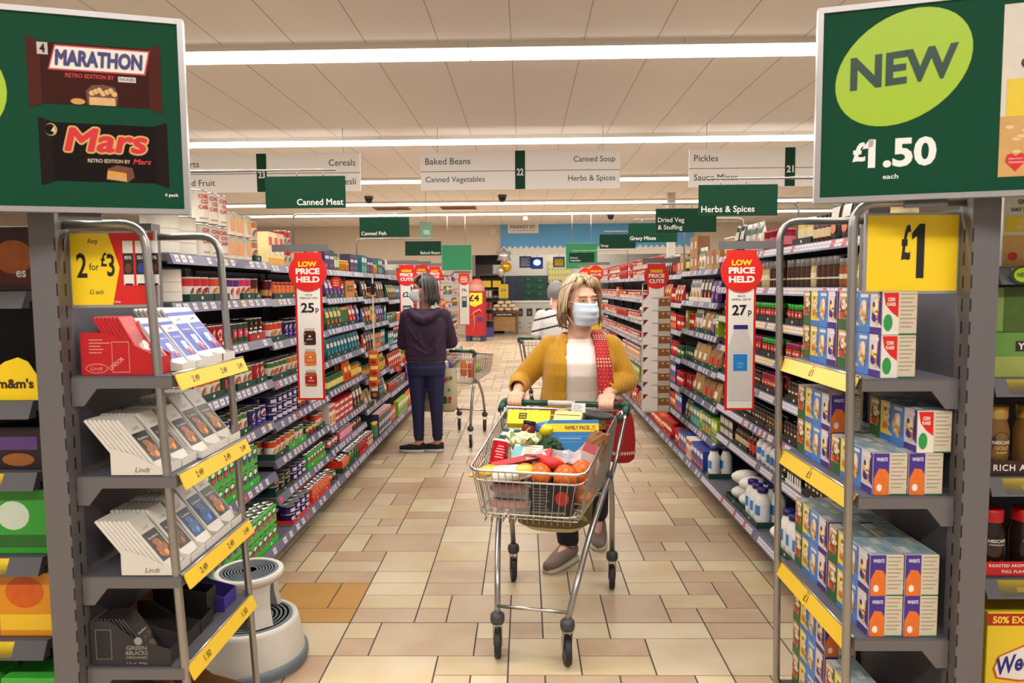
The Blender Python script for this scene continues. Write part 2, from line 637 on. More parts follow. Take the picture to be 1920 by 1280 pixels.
def make_bay(S, bay, y0, y1):
    sd = S['side']
    Zs = (LZ if S is LEFT else RZ)[bay]
    nm = 'left-hand' if sd < 0 else 'right-hand'
    cx = S['back']
    t = thing('shelving_bay', 'grey steel shelving unit full of groceries, %s of the %s run' % (BAYN[bay], nm), 'shelving', (cx, (y0 + y1) / 2, 0), 0, '%s aisle shelving' % nm)
    L = y1 - y0
    h = L / 2
    # local: x towards the aisle = -sd
    def bx(mb, xa, za, xb, zb, ya, yb, mat, **k):
        x0, x1 = sorted((-sd * xa, -sd * xb))
        mb.box(x0, ya, za, x1, yb, zb, mat, **k)
    D = abs(S['face'] - S['back'])
    DB = abs(S['base'] - S['back'])
    mb = MB()
    bx(mb, -0.03, 0.02, 0.0, 1.82, -h + 0.004, h - 0.004, BACKP)
    mb.build('back_panel', t)
    for q in (-1, 1):
        mb = MB()
        ya, yb = sorted((q * (h - 0.002), q * (h - 0.028)))
        bx(mb, 0.001, 0.0, 0.035, 1.84, ya, yb, GREYD)
        mb.build('upright', t)
        mb = MB()
        ya, yb = sorted((q * (h - 0.03), q * (h - 0.07)))
        bx(mb, 0.04, 0.0, DB - 0.12, 0.045, ya, yb, GREYD)
        bx(mb, DB - 0.16, 0.0, DB - 0.12, 0.085, ya, yb, GREYD)
        mb.build('foot', t)
    r = random.Random(bay * 7 + sd)
    for i, z in enumerate(Zs):
        last = i == len(Zs) - 1
        d = DB if last else D
        mb = MB()
        bx(mb, 0.036, z - 0.03, d - 0.022, z, -h + 0.006, h - 0.006, SHELFM)
        if last:
            bx(mb, 0.036, z - 0.08, d - 0.05, z - 0.032, -h + 0.006, h - 0.006, GREYD)
        sh = mb.build('shelf', t)
        # price rail, tilted outwards at the bottom
        mb = MB()
        hh = 0.042
        prof = [(d - 0.022, z + 0.002), (d - 0.012, z + 0.002), (d + 0.004, z - hh), (d - 0.022, z - hh)]
        pts = [(-sd * a, b) for a, b in prof]
        if sd > 0:
            pts = pts[::-1]
        mb.prism(pts, 'y', -h + 0.003, h - 0.003, RAIL)
        # price tickets
        o = Vector((-sd * (d - 0.0115), 0, z + 0.0005))
        vdir = Vector((-sd * 0.016, 0, -hh - 0.002)).normalized()
        nrm = Vector((-sd, 0, 0.36)).normalized()
        y = -h + 0.03
        spice = sd > 0 and bay < 2
        while y < h - 0.07:
            wd = r.choice((0.038, 0.044, 0.05)) if not spice else 0.036
            mt = RAILW
            if spice and i in (2, 3) and r.random() < 0.85:
                mt = RAILY
            elif r.random() < 0.05:
                mt = RAILY
            elif r.random() < 0.03:
                mt = RAILR
            if r.random() < (0.93 if spice else 0.8):
                b0 = o + nrm * 0.0012 + UY * y
                q = [b0 + vdir * 0.004, b0 + UY * wd + vdir * 0.004, b0 + UY * wd + vdir * 0.036, b0 + vdir * 0.036]
                mb.add(q, [(0, 1, 2, 3)] if sd > 0 else [(3, 2, 1, 0)], mt)
                b0 = b0 + nrm * 0.0006
                q = [b0 + UY * wd * .2 + vdir * 0.016, b0 + UY * wd * .75 + vdir * 0.016, b0 + UY * wd * .75 + vdir * 0.024, b0 + UY * wd * .2 + vdir * 0.024]
                mb.add(q, [(0, 1, 2, 3)], m(150, 144, 158, 0.5, 0, 0))
            y += wd + (0.004 if spice else r.choice((0.02, 0.04, 0.055)))
        mb.build('price_rail', sh)
    return t


for k in range(11):
    make_bay(LEFT, k, LEFT_BAYS[k], LEFT_BAYS[k + 1])
    make_bay(RIGHT, k, RIGHT_BAYS[k], RIGHT_BAYS[k + 1])
# ================================================================== groceries: one mesh of each kind
SILVER = m(188, 186, 184, 0.3, 0.9, 0.03)
CARD = m(176, 134, 88, 0.7, 0, 0.06)
CARDD = m(120, 84, 52, 0.75, 0, 0.06)
PRO = {}


def c3(c, rough=0.4, **k):
    return m(c[0], c[1], c[2], rough, 0, 0.05, **k)


def cyl_patch(mb, r, z0, z1, a0, a1, mat, n=4, off=0.0006):
    """patch of a label wrapped on a cylinder; angles in degrees about the front (-y)"""
    vs, fs = [], []
    for i in range(n + 1):
        a = R(-90 + a0 + (a1 - a0) * i / n)
        vs += [((r + off) * math.cos(a), (r + off) * math.sin(a), z0), ((r + off) * math.cos(a), (r + off) * math.sin(a), z1)]
    for i in range(n):
        fs.append((2 * i, 2 * i + 2, 2 * i + 3, 2 * i + 1))
    mb.add(vs, fs, mat, True)


def cyl_disc(mb, r, zc, rx, rz, mat, n=12, off=0.0008, a_c=0):
    vs = []
    for k in range(n):
        t = 2 * PI * k / n
        a = R(-90 + a_c) + rx * math.cos(t) / r
        vs.append(((r + off) * math.cos(a), (r + off) * math.sin(a), zc + rz * math.sin(t)))
    mb.add(vs, [tuple(range(n))], mat, True)


def tin(name, d, h, base, bands=(), patches=(), discs=(), kind='food_tin', desc='', lid=None, txt=None, n=14):
    """bands: (z0,z1,colour) fractions; patches (a0,a1,z0,z1,colour); discs (angle,z,rx,rz,colour)"""
    mb = MB()
    r = d / 2
    zs = [(r * 0.94, 0.0), (r, 0.004)]
    ms = [lid or SILVER]
    z = 0.03
    prof = [(r * .95, 0), (r, 0.003), (r, 0.02 * h + 0.004)]
    mts = [SILVER, SILVER]
    cuts = sorted(bands)
    cur = 0.05
    for z0, z1, col in cuts:
        if z0 > cur + 1e-3:
            prof.append((r * .985, z0 * h))
            mts.append(c3(base))
        prof.append((r * .985, z1 * h))
        mts.append(c3(col))
        cur = z1
    if cur < 0.95:
        prof.append((r * .985, 0.95 * h))
        mts.append(c3(base))
    prof += [(r, 0.955 * h), (r, h), (r * .92, h), (r * .9, h - 0.004), (0.001, h - 0.004)]
    mts += [lid or SILVER] * 5
    mb.lathe(prof, mts, n)
    for a0, a1, z0, z1, col in patches:
        cyl_patch(mb, r, z0 * h, z1 * h, a0, a1, c3(col))
    for a, zc, rx, rz, col in discs:
        cyl_disc(mb, r, zc * h, rx * d, rz * h, c3(col), a_c=a)
    PRO[name] = dict(mesh=mb.mesh(kind), w=d + 0.003, d=d + 0.003, h=h, kind=kind, desc=desc)


def jar(name, d, h, content, lid, label=None, desc='', kind='food_jar', patches=(), neck=0.8, lz=0.84, n=14, lab=(0.2, 0.62), rough=0.12):
    mb = MB()
    r = d / 2
    gl = m(content[0], content[1], content[2], rough, 0, 0.12, 60)
    ld = c3(lid, 0.35)
    prof = [(r * .9, 0), (r, 0.02 * h), (r, lab[0] * h)]
    ms = [gl, gl]
    lc = c3(label) if label else gl
    prof.append((r * 1.005, lab[1] * h))
    ms.append(lc)
    prof += [(r, (lz - .1) * h), (r * neck, lz * h), (r * neck * 1.06, (lz + .01) * h), (r * neck * 1.06, h * .99), (r * neck * .98, h), (0.001, h)]
    ms += [gl, gl, ld, ld, ld, ld]
    mb.lathe(prof, ms, n)
    for a0, a1, z0, z1, col in patches:
        cyl_patch(mb, r * 1.006, z0 * h, z1 * h, a0, a1, c3(col))
    PRO[name] = dict(mesh=mb.mesh(kind), w=d + 0.004, d=d + 0.004, h=h, kind=kind, desc=desc)


def box(name, w, d, h, base, rects=(), discs=(), side=None, top=None, desc='', kind='food_box', txt=(), siderects=()):
    """rects: (x0,z0,x1,z1,colour) fractions of the front face"""
    mb = MB()
    b = c3(base)
    mb.box(-w / 2, 0, 0, w / 2, d, h, b, left=c3(side) if side else b, right=c3(side) if side else b, top=c3(top) if top else b)
    for i, (x0, z0, x1, z1, col) in enumerate(rects):
        mb.rect((-w / 2, -0.0004 - 0.0002 * i, 0), UX, UZ, x0 * w, z0 * h, x1 * w, z1 * h, c3(col))
    for i, (cx, cz, rx, rz, col) in enumerate(discs):
        mb.disc((-w / 2, -0.0022 - 0.0002 * i, 0), UX, UZ, cx * w, cz * h, rx * w, rz * h, c3(col), 14)
    for s, cx, cz, tw, th, col in txt:
        mb.text(s, (-w / 2, -0.0036, 0), UX, UZ, cx * w, cz * h, tw * w, th * h, c3(col), 0.02)
    for sgn in (-1, 1):
        for i, (y0, z0, y1, z1, col) in enumerate(siderects):
            o = (sgn * (w / 2 + 0.0005 + 0.0002 * i), 0 if sgn > 0 else d, 0)
            mb.rect(o, UY * sgn, UZ, y0 * d, z0 * h, y1 * d, z1 * h, c3(col))
    PRO[name] = dict(mesh=mb.mesh(kind), w=w + 0.003, d=d + 0.002, h=h, kind=kind, desc=desc)


def pouch(name, w, d, h, base, rects=(), discs=(), desc='', kind='food_pouch', top=None, lean=0.0):
    """stand-up bag: full at the bottom, sealed flat on top"""
    mb = MB()
    n = 12
    rings = []
    lv = [(0, .86, .9), (.1, .98, 1.0), (.35, 1.0, .95), (.6, .98, .72), (.8, .96, .42), (.9, .97, .14), (1.0, .98, .05)]
    for t, fw, fd in lv:
        rg = []
        for j in range(n):
            a = 2 * PI * j / n
            ca, sa = math.cos(a), math.sin(a)
            x = w / 2 * fw * math.copysign(abs(ca) ** .55, ca)
            y = d / 2 * fd * math.copysign(abs(sa) ** .8, sa) + d / 2 + lean * t * h
            rg.append((x, y, t * h))
        rings.append(rg)
    b = c3(base, 0.3)
    ms = [b] * (len(lv) - 1)
    if top:
        ms[-1] = ms[-2] = c3(top, 0.3)
    mb.loft(rings, ms)
    def yat(t):
        for i in range(len(lv) - 1):
            if lv[i][0] <= t <= lv[i + 1][0]:
                q = (t - lv[i][0]) / (lv[i + 1][0] - lv[i][0])
                return d / 2 - d / 2 * (lv[i][2] * (1 - q) + lv[i + 1][2] * q) + lean * t * h
        return 0
    for i, (x0, z0, x1, z1, col) in enumerate(rects):
        off = 0.0016 + 0.0004 * i
        k = 5
        vs = []
        for q in range(k + 1):
            t = z0 + (z1 - z0) * q / k
            vs += [((x0 - .5) * w, yat(t) - off, t * h), ((x1 - .5) * w, yat(t) - off, t * h)]
        mb.add(vs, [(2 * q, 2 * q + 1, 2 * q + 3, 2 * q + 2) for q in range(k)], c3(col, 0.3), True)
    for i, (cx, cz, rx, rz, col) in enumerate(discs):
        off = 0.0034 + 0.0004 * i
        mb.add([((cx - .5 + rx * math.cos(2 * PI * q / 12)) * w, yat(cz + rz * math.sin(2 * PI * q / 12)) - off, (cz + rz * math.sin(2 * PI * q / 12)) * h) for q in range(12)], [tuple(range(12))], c3(col, 0.3))
    PRO[name] = dict(mesh=mb.mesh(kind), w=w + 0.004, d=d + 0.003, h=h, kind=kind, desc=desc)


def bottle(name, d, h, body, cap, label, desc='', kind='bottle', sh=0.62, nk=0.36, cz=0.86, patches=(), capd=None):
    mb = MB()
    r = d / 2
    b = c3(body, 0.25)
    l = c3(label)
    cp = c3(cap, 0.35)
    cd_ = (capd or nk) * r * 1.1
    mb.lathe([(r * .9, 0), (r, .02 * h), (r, .18 * h), (r * 1.005, .5 * h), (r, sh * h), (r * .8, (sh + .09) * h), (r * nk, (sh + .17) * h), (r * nk, cz * h), (cd_, cz * h), (cd_, h * .99), (cd_ * .9, h), (0.001, h)],
             [b, b, l, b, b, b, b, cp, cp, cp, cp], 14)
    for a0, a1, z0, z1, col in patches:
        cyl_patch(mb, r * 1.006, z0 * h, z1 * h, a0, a1, c3(col))
    PRO[name] = dict(mesh=mb.mesh(kind), w=d + 0.004, d=d + 0.004, h=h, kind=kind, desc=desc)


# --- tins
W_, SIL = (226, 220, 208), (180, 178, 176)
tin('t_cater', .155, .175, (216, 208, 194), [(.3, .34, (190, 182, 170)), (.6, .64, (190, 182, 170))], desc='large plain white catering tin', kind='catering_tin', n=20)
tin('t_carrot', .1, .12, (226, 214, 190), patches=[(-34, 34, .2, .75, (222, 160, 110))], desc='cream tin with an orange vegetable picture')
tin('t_chili', .1, .155, (222, 214, 200), patches=[(-40, 40, .12, .18, (180, 150, 130))], desc='white tin with red block lettering')
tin('t_redbean', .074, .11, (224, 216, 208), [(.62, .93, (196, 24, 40))], discs=[(0, .34, .34, .24, (120, 34, 22)), (8, .36, .22, .15, (160, 60, 34))], desc='white tin with a red band and a bean picture')
tin('t_purple', .074, .11, (224, 216, 208), [(.62, .93, (86, 30, 110))], discs=[(0, .34, .34, .24, (150, 44, 20)), (-8, .36, .2, .15, (190, 80, 30))], desc='white tin with a purple band and a stew picture')
tin('t_pink', .074, .11, (224, 216, 208), [(.62, .93, (206, 26, 96))], discs=[(0, .34, .34, .24, (160, 60, 30)), (6, .36, .2, .15, (200, 110, 50))], desc='white tin with a pink band and a curry picture')
tin('t_orange', .074, .11, (224, 216, 208), [(.62, .93, (208, 60, 20))], discs=[(0, .34, .34, .24, (176, 112, 30)), (4, .34, .2, .15, (214, 150, 60))], desc='white tin with an orange band and a food picture')
tin('t_maroon', .074, .11, (86, 18, 26), [(.2, .5, (206, 160, 80))], discs=[(0, .35, .3, .2, (170, 90, 40))], desc='maroon tin with a golden food picture')
tin('t_stew', .074, .11, (218, 206, 190), [(.7, .93, (60, 110, 44))], discs=[(0, .36, .34, .26, (150, 70, 34)), (0, .38, .2, .16, (190, 110, 60))], desc='white tin with a green band and a stew picture')
tin('t_brown', .074, .11, (214, 200, 180), [(.66, .93, (186, 108, 32))], discs=[(0, .34, .34, .26, (120, 70, 40)), (0, .36, .22, .16, (170, 110, 60))], desc='white tin with an orange-brown band and a meat picture')
tin('t_black', .066, .12, (22, 18, 20), patches=[(-44, 44, .3, .42, (220, 212, 200)), (-30, 30, .5, .58, (220, 212, 200))], discs=[(0, .76, .14, .06, (196, 110, 80))], desc='black tin with white slanted lettering')
tin('t_redmeat', .07, .105, (178, 22, 30), [(.08, .24, (120, 16, 22))], discs=[(0, .6, .3, .2, (212, 180, 160)), (0, .3, .2, .1, (226, 214, 190))], desc='red tin with a pale brand oval')
tin('t_greenpink', .07, .105, (26, 74, 40), patches=[(-40, 40, .3, .72, (224, 40, 90))], discs=[(0, .5, .2, .1, (240, 220, 225))], desc='green tin with a pink label')
tin('t_navyP', .076, .108, (36, 24, 96), patches=[(-46, 46, .1, .2, (70, 50, 150))], discs=[(0, .62, .3, .2, (214, 206, 226)), (4, .6, .17, .11, (150, 26, 60)), (-14, .3, .2, .05, (180, 170, 210))], desc='navy tin with a white swirl emblem')
tin('t_navyflat', .09, .05, (42, 28, 104), patches=[(-44, 44, .3, .72, (206, 200, 226))], desc='flat navy tin with pale lettering')
tin('t_navyham', .085, .075, (30, 26, 74), patches=[(-40, 40, .55, .85, (214, 190, 90))], discs=[(0, .34, .3, .18, (206, 60, 40))], desc='dark blue tin with gold lettering')
tin('t_tealpie', .1, .05, (20, 60, 58), discs=[(0, .5, .3, .3, (196, 130, 60))], desc='flat teal tin with a golden pie picture')
tin('t_beanblue', .074, .11, (24, 110, 130), discs=[(0, .6, .28, .2, (230, 226, 216)), (0, .28, .28, .12, (200, 90, 30))], desc='turquoise bean tin with a white brand shape')
tin('t_soupred', .07, .108, (190, 34, 30), [(.06, .4, (214, 206, 194))], discs=[(0, .64, .26, .16, (226, 216, 200)), (0, .24, .26, .12, (200, 100, 50))], desc='red and white soup tin')
tin('t_soupwhite', .07, .108, (220, 210, 198), [(.7, .93, (196, 40, 40))], discs=[(0, .4, .28, .2, (190, 70, 50))], desc='white soup tin with a red top band')
tin('t_tom', .07, .108, (176, 30, 34), discs=[(0, .5, .32, .26, (212, 60, 40)), (0, .78, .3, .08, (230, 220, 200))], desc='red tomato tin')
tin('t_green', .074, .11, (34, 96, 52), discs=[(0, .5, .32, .22, (120, 160, 60)), (0, .8, .28, .08, (226, 220, 200))], desc='green vegetable tin')
tin('t_salmon', .085, .07, (206, 90, 110), patches=[(-44, 44, .5, .84, (240, 220, 220))], discs=[(0, .26, .3, .16, (220, 130, 100))], desc='squat pink fish tin')
# --- jars
jar('j_carrot', .072, .1, (206, 92, 30), (190, 60, 24), (230, 120, 50), desc='jar of orange carrots with an orange lid')
jar('j_pickle', .085, .14, (126, 140, 60), (70, 110, 50), (206, 210, 170), desc='jar of green gherkins with a pale label')
jar('j_beet', .075, .11, (90, 16, 34), (170, 34, 40), (200, 60, 60), desc='jar of dark red beetroot')
jar('j_curry', .075, .125, (196, 110, 40), (40, 90, 60), (214, 180, 90), desc='jar of orange curry sauce with a green lid')
jar('j_pesto', .064, .105, (72, 100, 40), (40, 90, 50), (214, 200, 120), desc='small jar of green pesto sauce')
jar('j_olive', .06, .15, (90, 110, 44), (206, 180, 70), (40, 120, 90), desc='slim green jar with a gold lid')
jar('j_honey', .075, .09, (190, 120, 30), (220, 180, 60), None, desc='jar of amber preserve')
jar('j_grind', .058, .145, (70, 48, 36), (120, 116, 112), (196, 188, 176), desc='tall glass spice grinder with a grey top', kind='spice_grinder', neck=.9, lz=.74, lab=(.28, .34), n=12)
jar('j_grind2', .052, .13, (150, 84, 40), (120, 116, 112), (214, 204, 180), desc='glass spice grinder of orange spice', kind='spice_grinder', neck=.9, lz=.74, lab=(.3, .46), n=12)
jar('j_cream', .062, .145, (196, 178, 128), (130, 126, 120), (224, 214, 180), desc='tall glass grinder of pale salt', kind='spice_grinder', neck=.9, lz=.74, lab=(.3, .5), n=12)
for nm, col, lid, ds in [('sg1', (62, 52, 30), (30, 170, 40), 'small glass herb jar with a bright green lid'), ('sg2', (120, 60, 30), (30, 170, 40), 'small glass jar of red spice with a bright green lid'),
                         ('sp1', (120, 50, 30), (150, 20, 80), 'small spice jar with a magenta lid'), ('sp2', (186, 90, 24), (170, 24, 70), 'small jar of orange spice with a magenta lid'),
                         ('sb1', (104, 66, 34), (24, 22, 24), 'small jar of brown spice with a black lid'), ('sb2', (160, 110, 50), (24, 22, 24), 'small jar of tan spice with a black lid'), ('sb3', (40, 26, 22), (30, 28, 30), 'small jar of dark spice with a black lid'),
                         ('so1', (150, 60, 20), (230, 80, 14), 'small spice jar with an orange lid')]:
    jar(nm, .043, .108, col, lid, None, desc=ds, kind='spice_jar', neck=.95, lz=.76, n=10, lab=(.25, .6),
        patches=[(-50, 50, .34, .68, (206, 60, 40) if nm[1] in 'gp' else (60, 50, 44)), (-34, 34, .44, .54, (230, 220, 200))])
# --- boxes
box('b_yellow', .09, .06, .19, (240, 222, 160), [(0, .0, 1, .22, (236, 170, 40)), (.2, .6, .8, .85, (226, 60, 40))], discs=[(.5, .42, .3, .1, (240, 236, 220))], desc='cream and yellow carton with red print')
box('b_navy', .13, .09, .15, (42, 28, 78), [(.1, .55, .9, .7, (210, 200, 220)), (.1, .15, .6, .3, (120, 90, 150))], side=(60, 44, 90), desc='dark purple box with pale script')
box('b_red', .14, .08, .05, (190, 26, 34), [(.1, .3, .9, .7, (226, 214, 200))], desc='flat red carton with a white panel')
box('b_redtall', .08, .05, .15, (196, 30, 30), [(.1, .55, .9, .8, (240, 220, 180)), (.1, .1, .9, .4, (226, 120, 40))], desc='tall red packet with a cream panel')
box('b_darkblue', .12, .07, .22, (26, 22, 66), [(0, .86, 1, 1, (226, 130, 140)), (.1, .4, .9, .6, (220, 220, 232)), (.1, .08, .9, .2, (220, 220, 232))], side=(40, 34, 84), top=(230, 190, 190), desc='tall dark blue box with a pink top edge')
box('b_orange', .3, .2, .14, (206, 120, 26), [(.14, .35, .86, .7, (96, 60, 40))], txt=[('HOT POT', .5, .52, .56, .16, (220, 170, 110))], desc='orange shelf carton marked pot')
box('b_teal', .1, .07, .16, (24, 104, 110), [(.1, .6, .9, .85, (226, 220, 200)), (.1, .1, .9, .4, (60, 170, 150))], desc='teal carton with a white brand panel')
box('b_brown', .13, .1, .14, (172, 118, 70), [(.3, .3, .7, .7, (214, 206, 196))], desc='brown cardboard outer with a white sticker', kind='cardboard_box')
box('b_blue', .09, .06, .2, (34, 50, 130), [(.1, .6, .9, .84, (226, 226, 236)), (.1, .1, .9, .3, (200, 60, 60))], desc='blue gravy carton with a white panel')
box('b_green', .085, .05, .17, (30, 104, 60), [(.1, .62, .9, .86, (230, 220, 180)), (.15, .1, .85, .45, (190, 140, 60))], desc='green stuffing packet with a cream panel')
box('b_lime', .08, .05, .16, (150, 180, 40), [(.1, .6, .9, .85, (240, 236, 200)), (.1, .1, .9, .4, (80, 120, 40))], desc='lime green packet')
box('b_white', .085, .05, .16, (222, 214, 202), [(0, .7, 1, .9, (190, 40, 40)), (.1, .1, .9, .5, (206, 130, 60))], desc='white packet with a red band')
box('b_vanilla', .1, .08, .07, (22, 20, 22), [(.08, .2, .28, .8, (224, 218, 206)), (.4, .2, .6, .8, (224, 218, 206)), (.72, .2, .92, .8, (224, 218, 206))], desc='small black case of white-labelled bottles', kind='case')
# --- shrink-wrapped packs of tins: sleeve over tins
def multipack(name, w, d, h, base, blobs, desc, nt=3):
    mb = MB()
    mb.box(-w / 2, 0, 0, w / 2, d, h * .86, c3(base, .3))
    for i in range(nt):
        x = -w / 2 + w * (i + .5) / nt
        mb.lathe([(w / nt * .46, h * .862), (w / nt * .46, h), (w / nt * .4, h), (w / nt * .39, h - .004), (.001, h - .004)], SILVER, 12, (x, d / 2, 0))
        for k, (z, rx, rz, col) in enumerate(blobs):
            mb.disc((-w / 2, -.0006 - .0003 * k, 0), UX, UZ, w * (i + .5) / nt, z * h, rx * w / nt, rz * h, c3(col), 12)
    PRO[name] = dict(mesh=mb.mesh('tin_multipack'), w=w + .003, d=d + .002, h=h, kind='tin_multipack', desc=desc)
multipack('m_green', .21, .075, .11, (40, 176, 40), [(.5, .42, .3, (30, 50, 30)), (.62, .3, .1, (226, 236, 220)), (.36, .3, .12, (206, 40, 110))], 'x')
multipack('m_green2', .21, .075, .11, (40, 176, 40), [(.5, .42, .3, (24, 40, 40)), (.6, .3, .12, (220, 226, 220)), (.34, .3, .12, (90, 50, 140))], 'bright green multipack with a purple label')
multipack('m_red', .2, .08, .1, (222, 60, 24), [(.5, .36, .26, (240, 150, 40)), (.5, .2, .12, (60, 30, 110))], 'orange-red shrink-wrapped multipack of tins')
PRO['m_green']['desc'] = 'bright green multipack of tins with a pink label'
multipack('m_pink', .2, .08, .09, (220, 90, 120), [(.5, .36, .26, (240, 220, 225)), (.5, .2, .12, (200, 50, 50))], 'pink wrapped pack of fish tins')
# --- pouches
pouch('p_green', .11, .05, .17, (40, 96, 50), [(.1, .5, .9, .75, (220, 200, 120))], [(.5, .28, .3, .13, (200, 90, 40))], desc='green sauce pouch with a gold panel')
pouch('p_teal', .1, .045, .16, (14, 92, 110), [(.15, .52, .85, .72, (214, 220, 214))], [(.5, .28, .28, .13, (40, 140, 150))], desc='teal rice pouch with a pale panel')
pouch('p_orange', .12, .05, .18, (214, 84, 20), [(.12, .5, .88, .72, (240, 210, 120))], [(.5, .26, .3, .12, (160, 40, 20))], desc='orange snack bag')
pouch('p_red', .11, .05, .17, (180, 30, 34), [(.1, .5, .9, .72, (230, 216, 190))], [(.5, .26, .3, .12, (220, 140, 60))], desc='red pouch with a cream panel')
pouch('p_purple', .11, .05, .17, (76, 36, 110), [(.12, .5, .88, .74, (200, 180, 214))], [(.5, .26, .3, .12, (150, 90, 170))], desc='purple pouch with a lilac panel')
pouch('p_yellow', .11, .05, .17, (214, 180, 50), [(.1, .52, .9, .76, (60, 100, 60))], [(.5, .28, .3, .13, (220, 120, 40))], desc='yellow pouch with a green panel')
pouch('p_tan', .15, .08, .17, (176, 132, 84), [(.2, .3, .8, .6, (226, 214, 190))], [(.5, .16, .34, .1, (150, 96, 50))], desc='clear bag of dried food with a white label')
pouch('p_tan2', .15, .08, .16, (150, 104, 62), [(.2, .3, .8, .62, (210, 60, 40))], [(.5, .16, .34, .1, (196, 160, 110))], desc='clear bag of brown nuts with a red label')
pouch('p_dark', .11, .05, .19, (44, 40, 40), [(.14, .5, .86, .78, (214, 206, 190))], [(.5, .28, .26, .13, (196, 96, 40))], desc='dark pouch with a white panel')
pouch('p_white', .11, .05, .18, (214, 206, 196), [(.1, .62, .9, .84, (60, 90, 70))], [(.5, .3, .3, .15, (190, 140, 70))], desc='white pouch with a green top')
def _sack():
    mb = MB()
    mb.ell((0, .1, .05), (.07, .095, .045), c3((222, 218, 212), .45), 16, 8, None, lambda t, a: 1 + .04 * math.sin(5 * a) * math.sin(t))
    PRO['p_salt'] = dict(mesh=mb.mesh('salt_bag'), w=.16, d=.24, h=.1, kind='salt_bag', desc='plump plain white bag of salt')


_sack()
# --- bottles and tubs
bottle('o_salt', .085, .22, (226, 224, 222), (30, 26, 96), (226, 224, 222), desc='white plastic salt bottle with a navy cap and blue label', sh=.66, nk=.66, cz=.88, patches=[(-40, 40, .3, .56, (40, 130, 200))])
bottle('o_sauce', .06, .19, (90, 30, 20), (220, 210, 200), (200, 50, 30), desc='brown sauce bottle with a red label')
bottle('o_green', .055, .17, (50, 84, 40), (210, 180, 60), (220, 206, 120), desc='green bottle with a cream label')
bottle('o_brown', .045, .13, (70, 40, 22), (20, 18, 18), (206, 180, 140), desc='small brown bottle with a black cap')
bottle('o_white', .06, .16, (214, 210, 206), (196, 40, 40), (60, 110, 160), desc='white bottle with a red cap and blue label')
jar('d_gravy', .085, .14, (206, 44, 22), (220, 70, 20), (230, 120, 30), desc='orange-red gravy drum', kind='gravy_tub', neck=.98, lz=.86, patches=[(-40, 40, .4, .6, (240, 226, 200))])
jar('d_gravyr', .085, .14, (190, 20, 26), (170, 20, 24), (206, 30, 34), desc='red gravy drum', kind='gravy_tub', neck=.98, lz=.86, patches=[(-40, 40, .4, .6, (240, 226, 200))])
jar('d_stock', .08, .12, (30, 84, 50), (20, 60, 40), (40, 110, 60), desc='green stock drum', kind='gravy_tub', neck=.98, lz=.86, patches=[(-40, 40, .4, .62, (230, 220, 180))])
jar('c_tub', .11, .13, (206, 180, 120), (222, 218, 210), (214, 196, 150), desc='clear tub of pale grains with a white lid', kind='food_tub', neck=1.0, lz=.9)
jar('c_tubr', .1, .11, (120, 30, 46), (206, 60, 70), (180, 90, 100), desc='clear tub of dark red berries', kind='food_tub', neck=1.0, lz=.9)
# print the large tins
def print_on(name, lines):
    p = PRO[name]
    me = p['mesh']
    mb = MB()
    mb.v = [v.co.copy() for v in me.vertices]
    mb.f = [tuple(q.vertices) for q in me.polygons]
    mb.m = [me.materials[q.material_index] for q in me.polygons]
    mb.s = [q.use_smooth for q in me.polygons]
    r = p['w'] / 2 - .0015
    for s, z, w, h, col in lines:
        b = MB()
        b.text(s, (0, 0, 0), UX, UZ, 0, z, w, h, c3(col), 0.03)
        for v in b.v:
            a = -PI / 2 + v.x / r
            v.x, v.y = (r + .0012) * math.cos(a), (r + .0012) * math.sin(a)
        k = len(mb.v)
        mb.v += b.v
        mb.f += [tuple(k + i for i in f) for f in b.f]
        mb.m += b.m
        mb.s += b.s
    p['mesh'] = mb.mesh(p['kind'])
print_on('t_chili', [('CHILLI', .125, .075, .018, (186, 40, 40)), ('CON', .1, .05, .018, (186, 40, 40)), ('CARNE', .075, .075, .018, (186, 40, 40))])
print_on('t_black', [])

# ------------------------------------------------------------------ placing goods
GOODS = []          # (kind, mesh, matrix, distance, label, group)
ONE = {'spice_jar': 'spice jars', 'box': 'boxes'}


def put_goods(pro, pos, rz, where, fz=1.0):
    p = PRO[pro]
    mx = Matrix.Translation(pos) @ Matrix.Rotation(rz, 4, 'Z') @ Matrix.Diagonal((1, 1, fz, 1))
    GOODS.append((p['kind'], p['mesh'], mx, (Vector(pos) - EYE).length, p['desc'], where, pro))


TRAYS = {}


def tray_mesh(L, D, hh, col):
    key = (math.ceil(L * 100) / 100, math.ceil(D * 100) / 100, hh, col)
    if key not in TRAYS:
        L, D = key[0], key[1]
        mb = MB()
        mt = c3(col, .6)
        mb.box(0, 0, 0, L, D, .0015, mt)
        mb.box(0, 0, .0016, L, .002, hh, mt)
        mb.box(0, D - .002, .0016, L, D, hh * 1.0, mt)
        mb.box(0, .0021, .0016, .002, D - .0021, hh, mt)
        mb.box(L - .002, .0021, .0016, L, D - .0021, hh, mt)
        k = max(1, int(L / .18))
        for i in range(k):
            cx = L * (i + .5) / k
            mb.disc((0, -.0006, 0), UX, UZ, cx, hh * .5, .012, hh * .22, m(200, 210, 200, .5, 0, 0), 10)
        TRAYS[key] = mb.mesh('shelf_tray')
    return TRAYS[key]


TRAYC = (14, 62, 48)
CNAME = {(14, 62, 48): 'dark green', (176, 30, 30): 'red', (40, 176, 40): 'bright green', (176, 134, 88): 'brown', (222, 214, 202): 'white', (20, 18, 20): 'black', (210, 40, 30): 'bright red'}


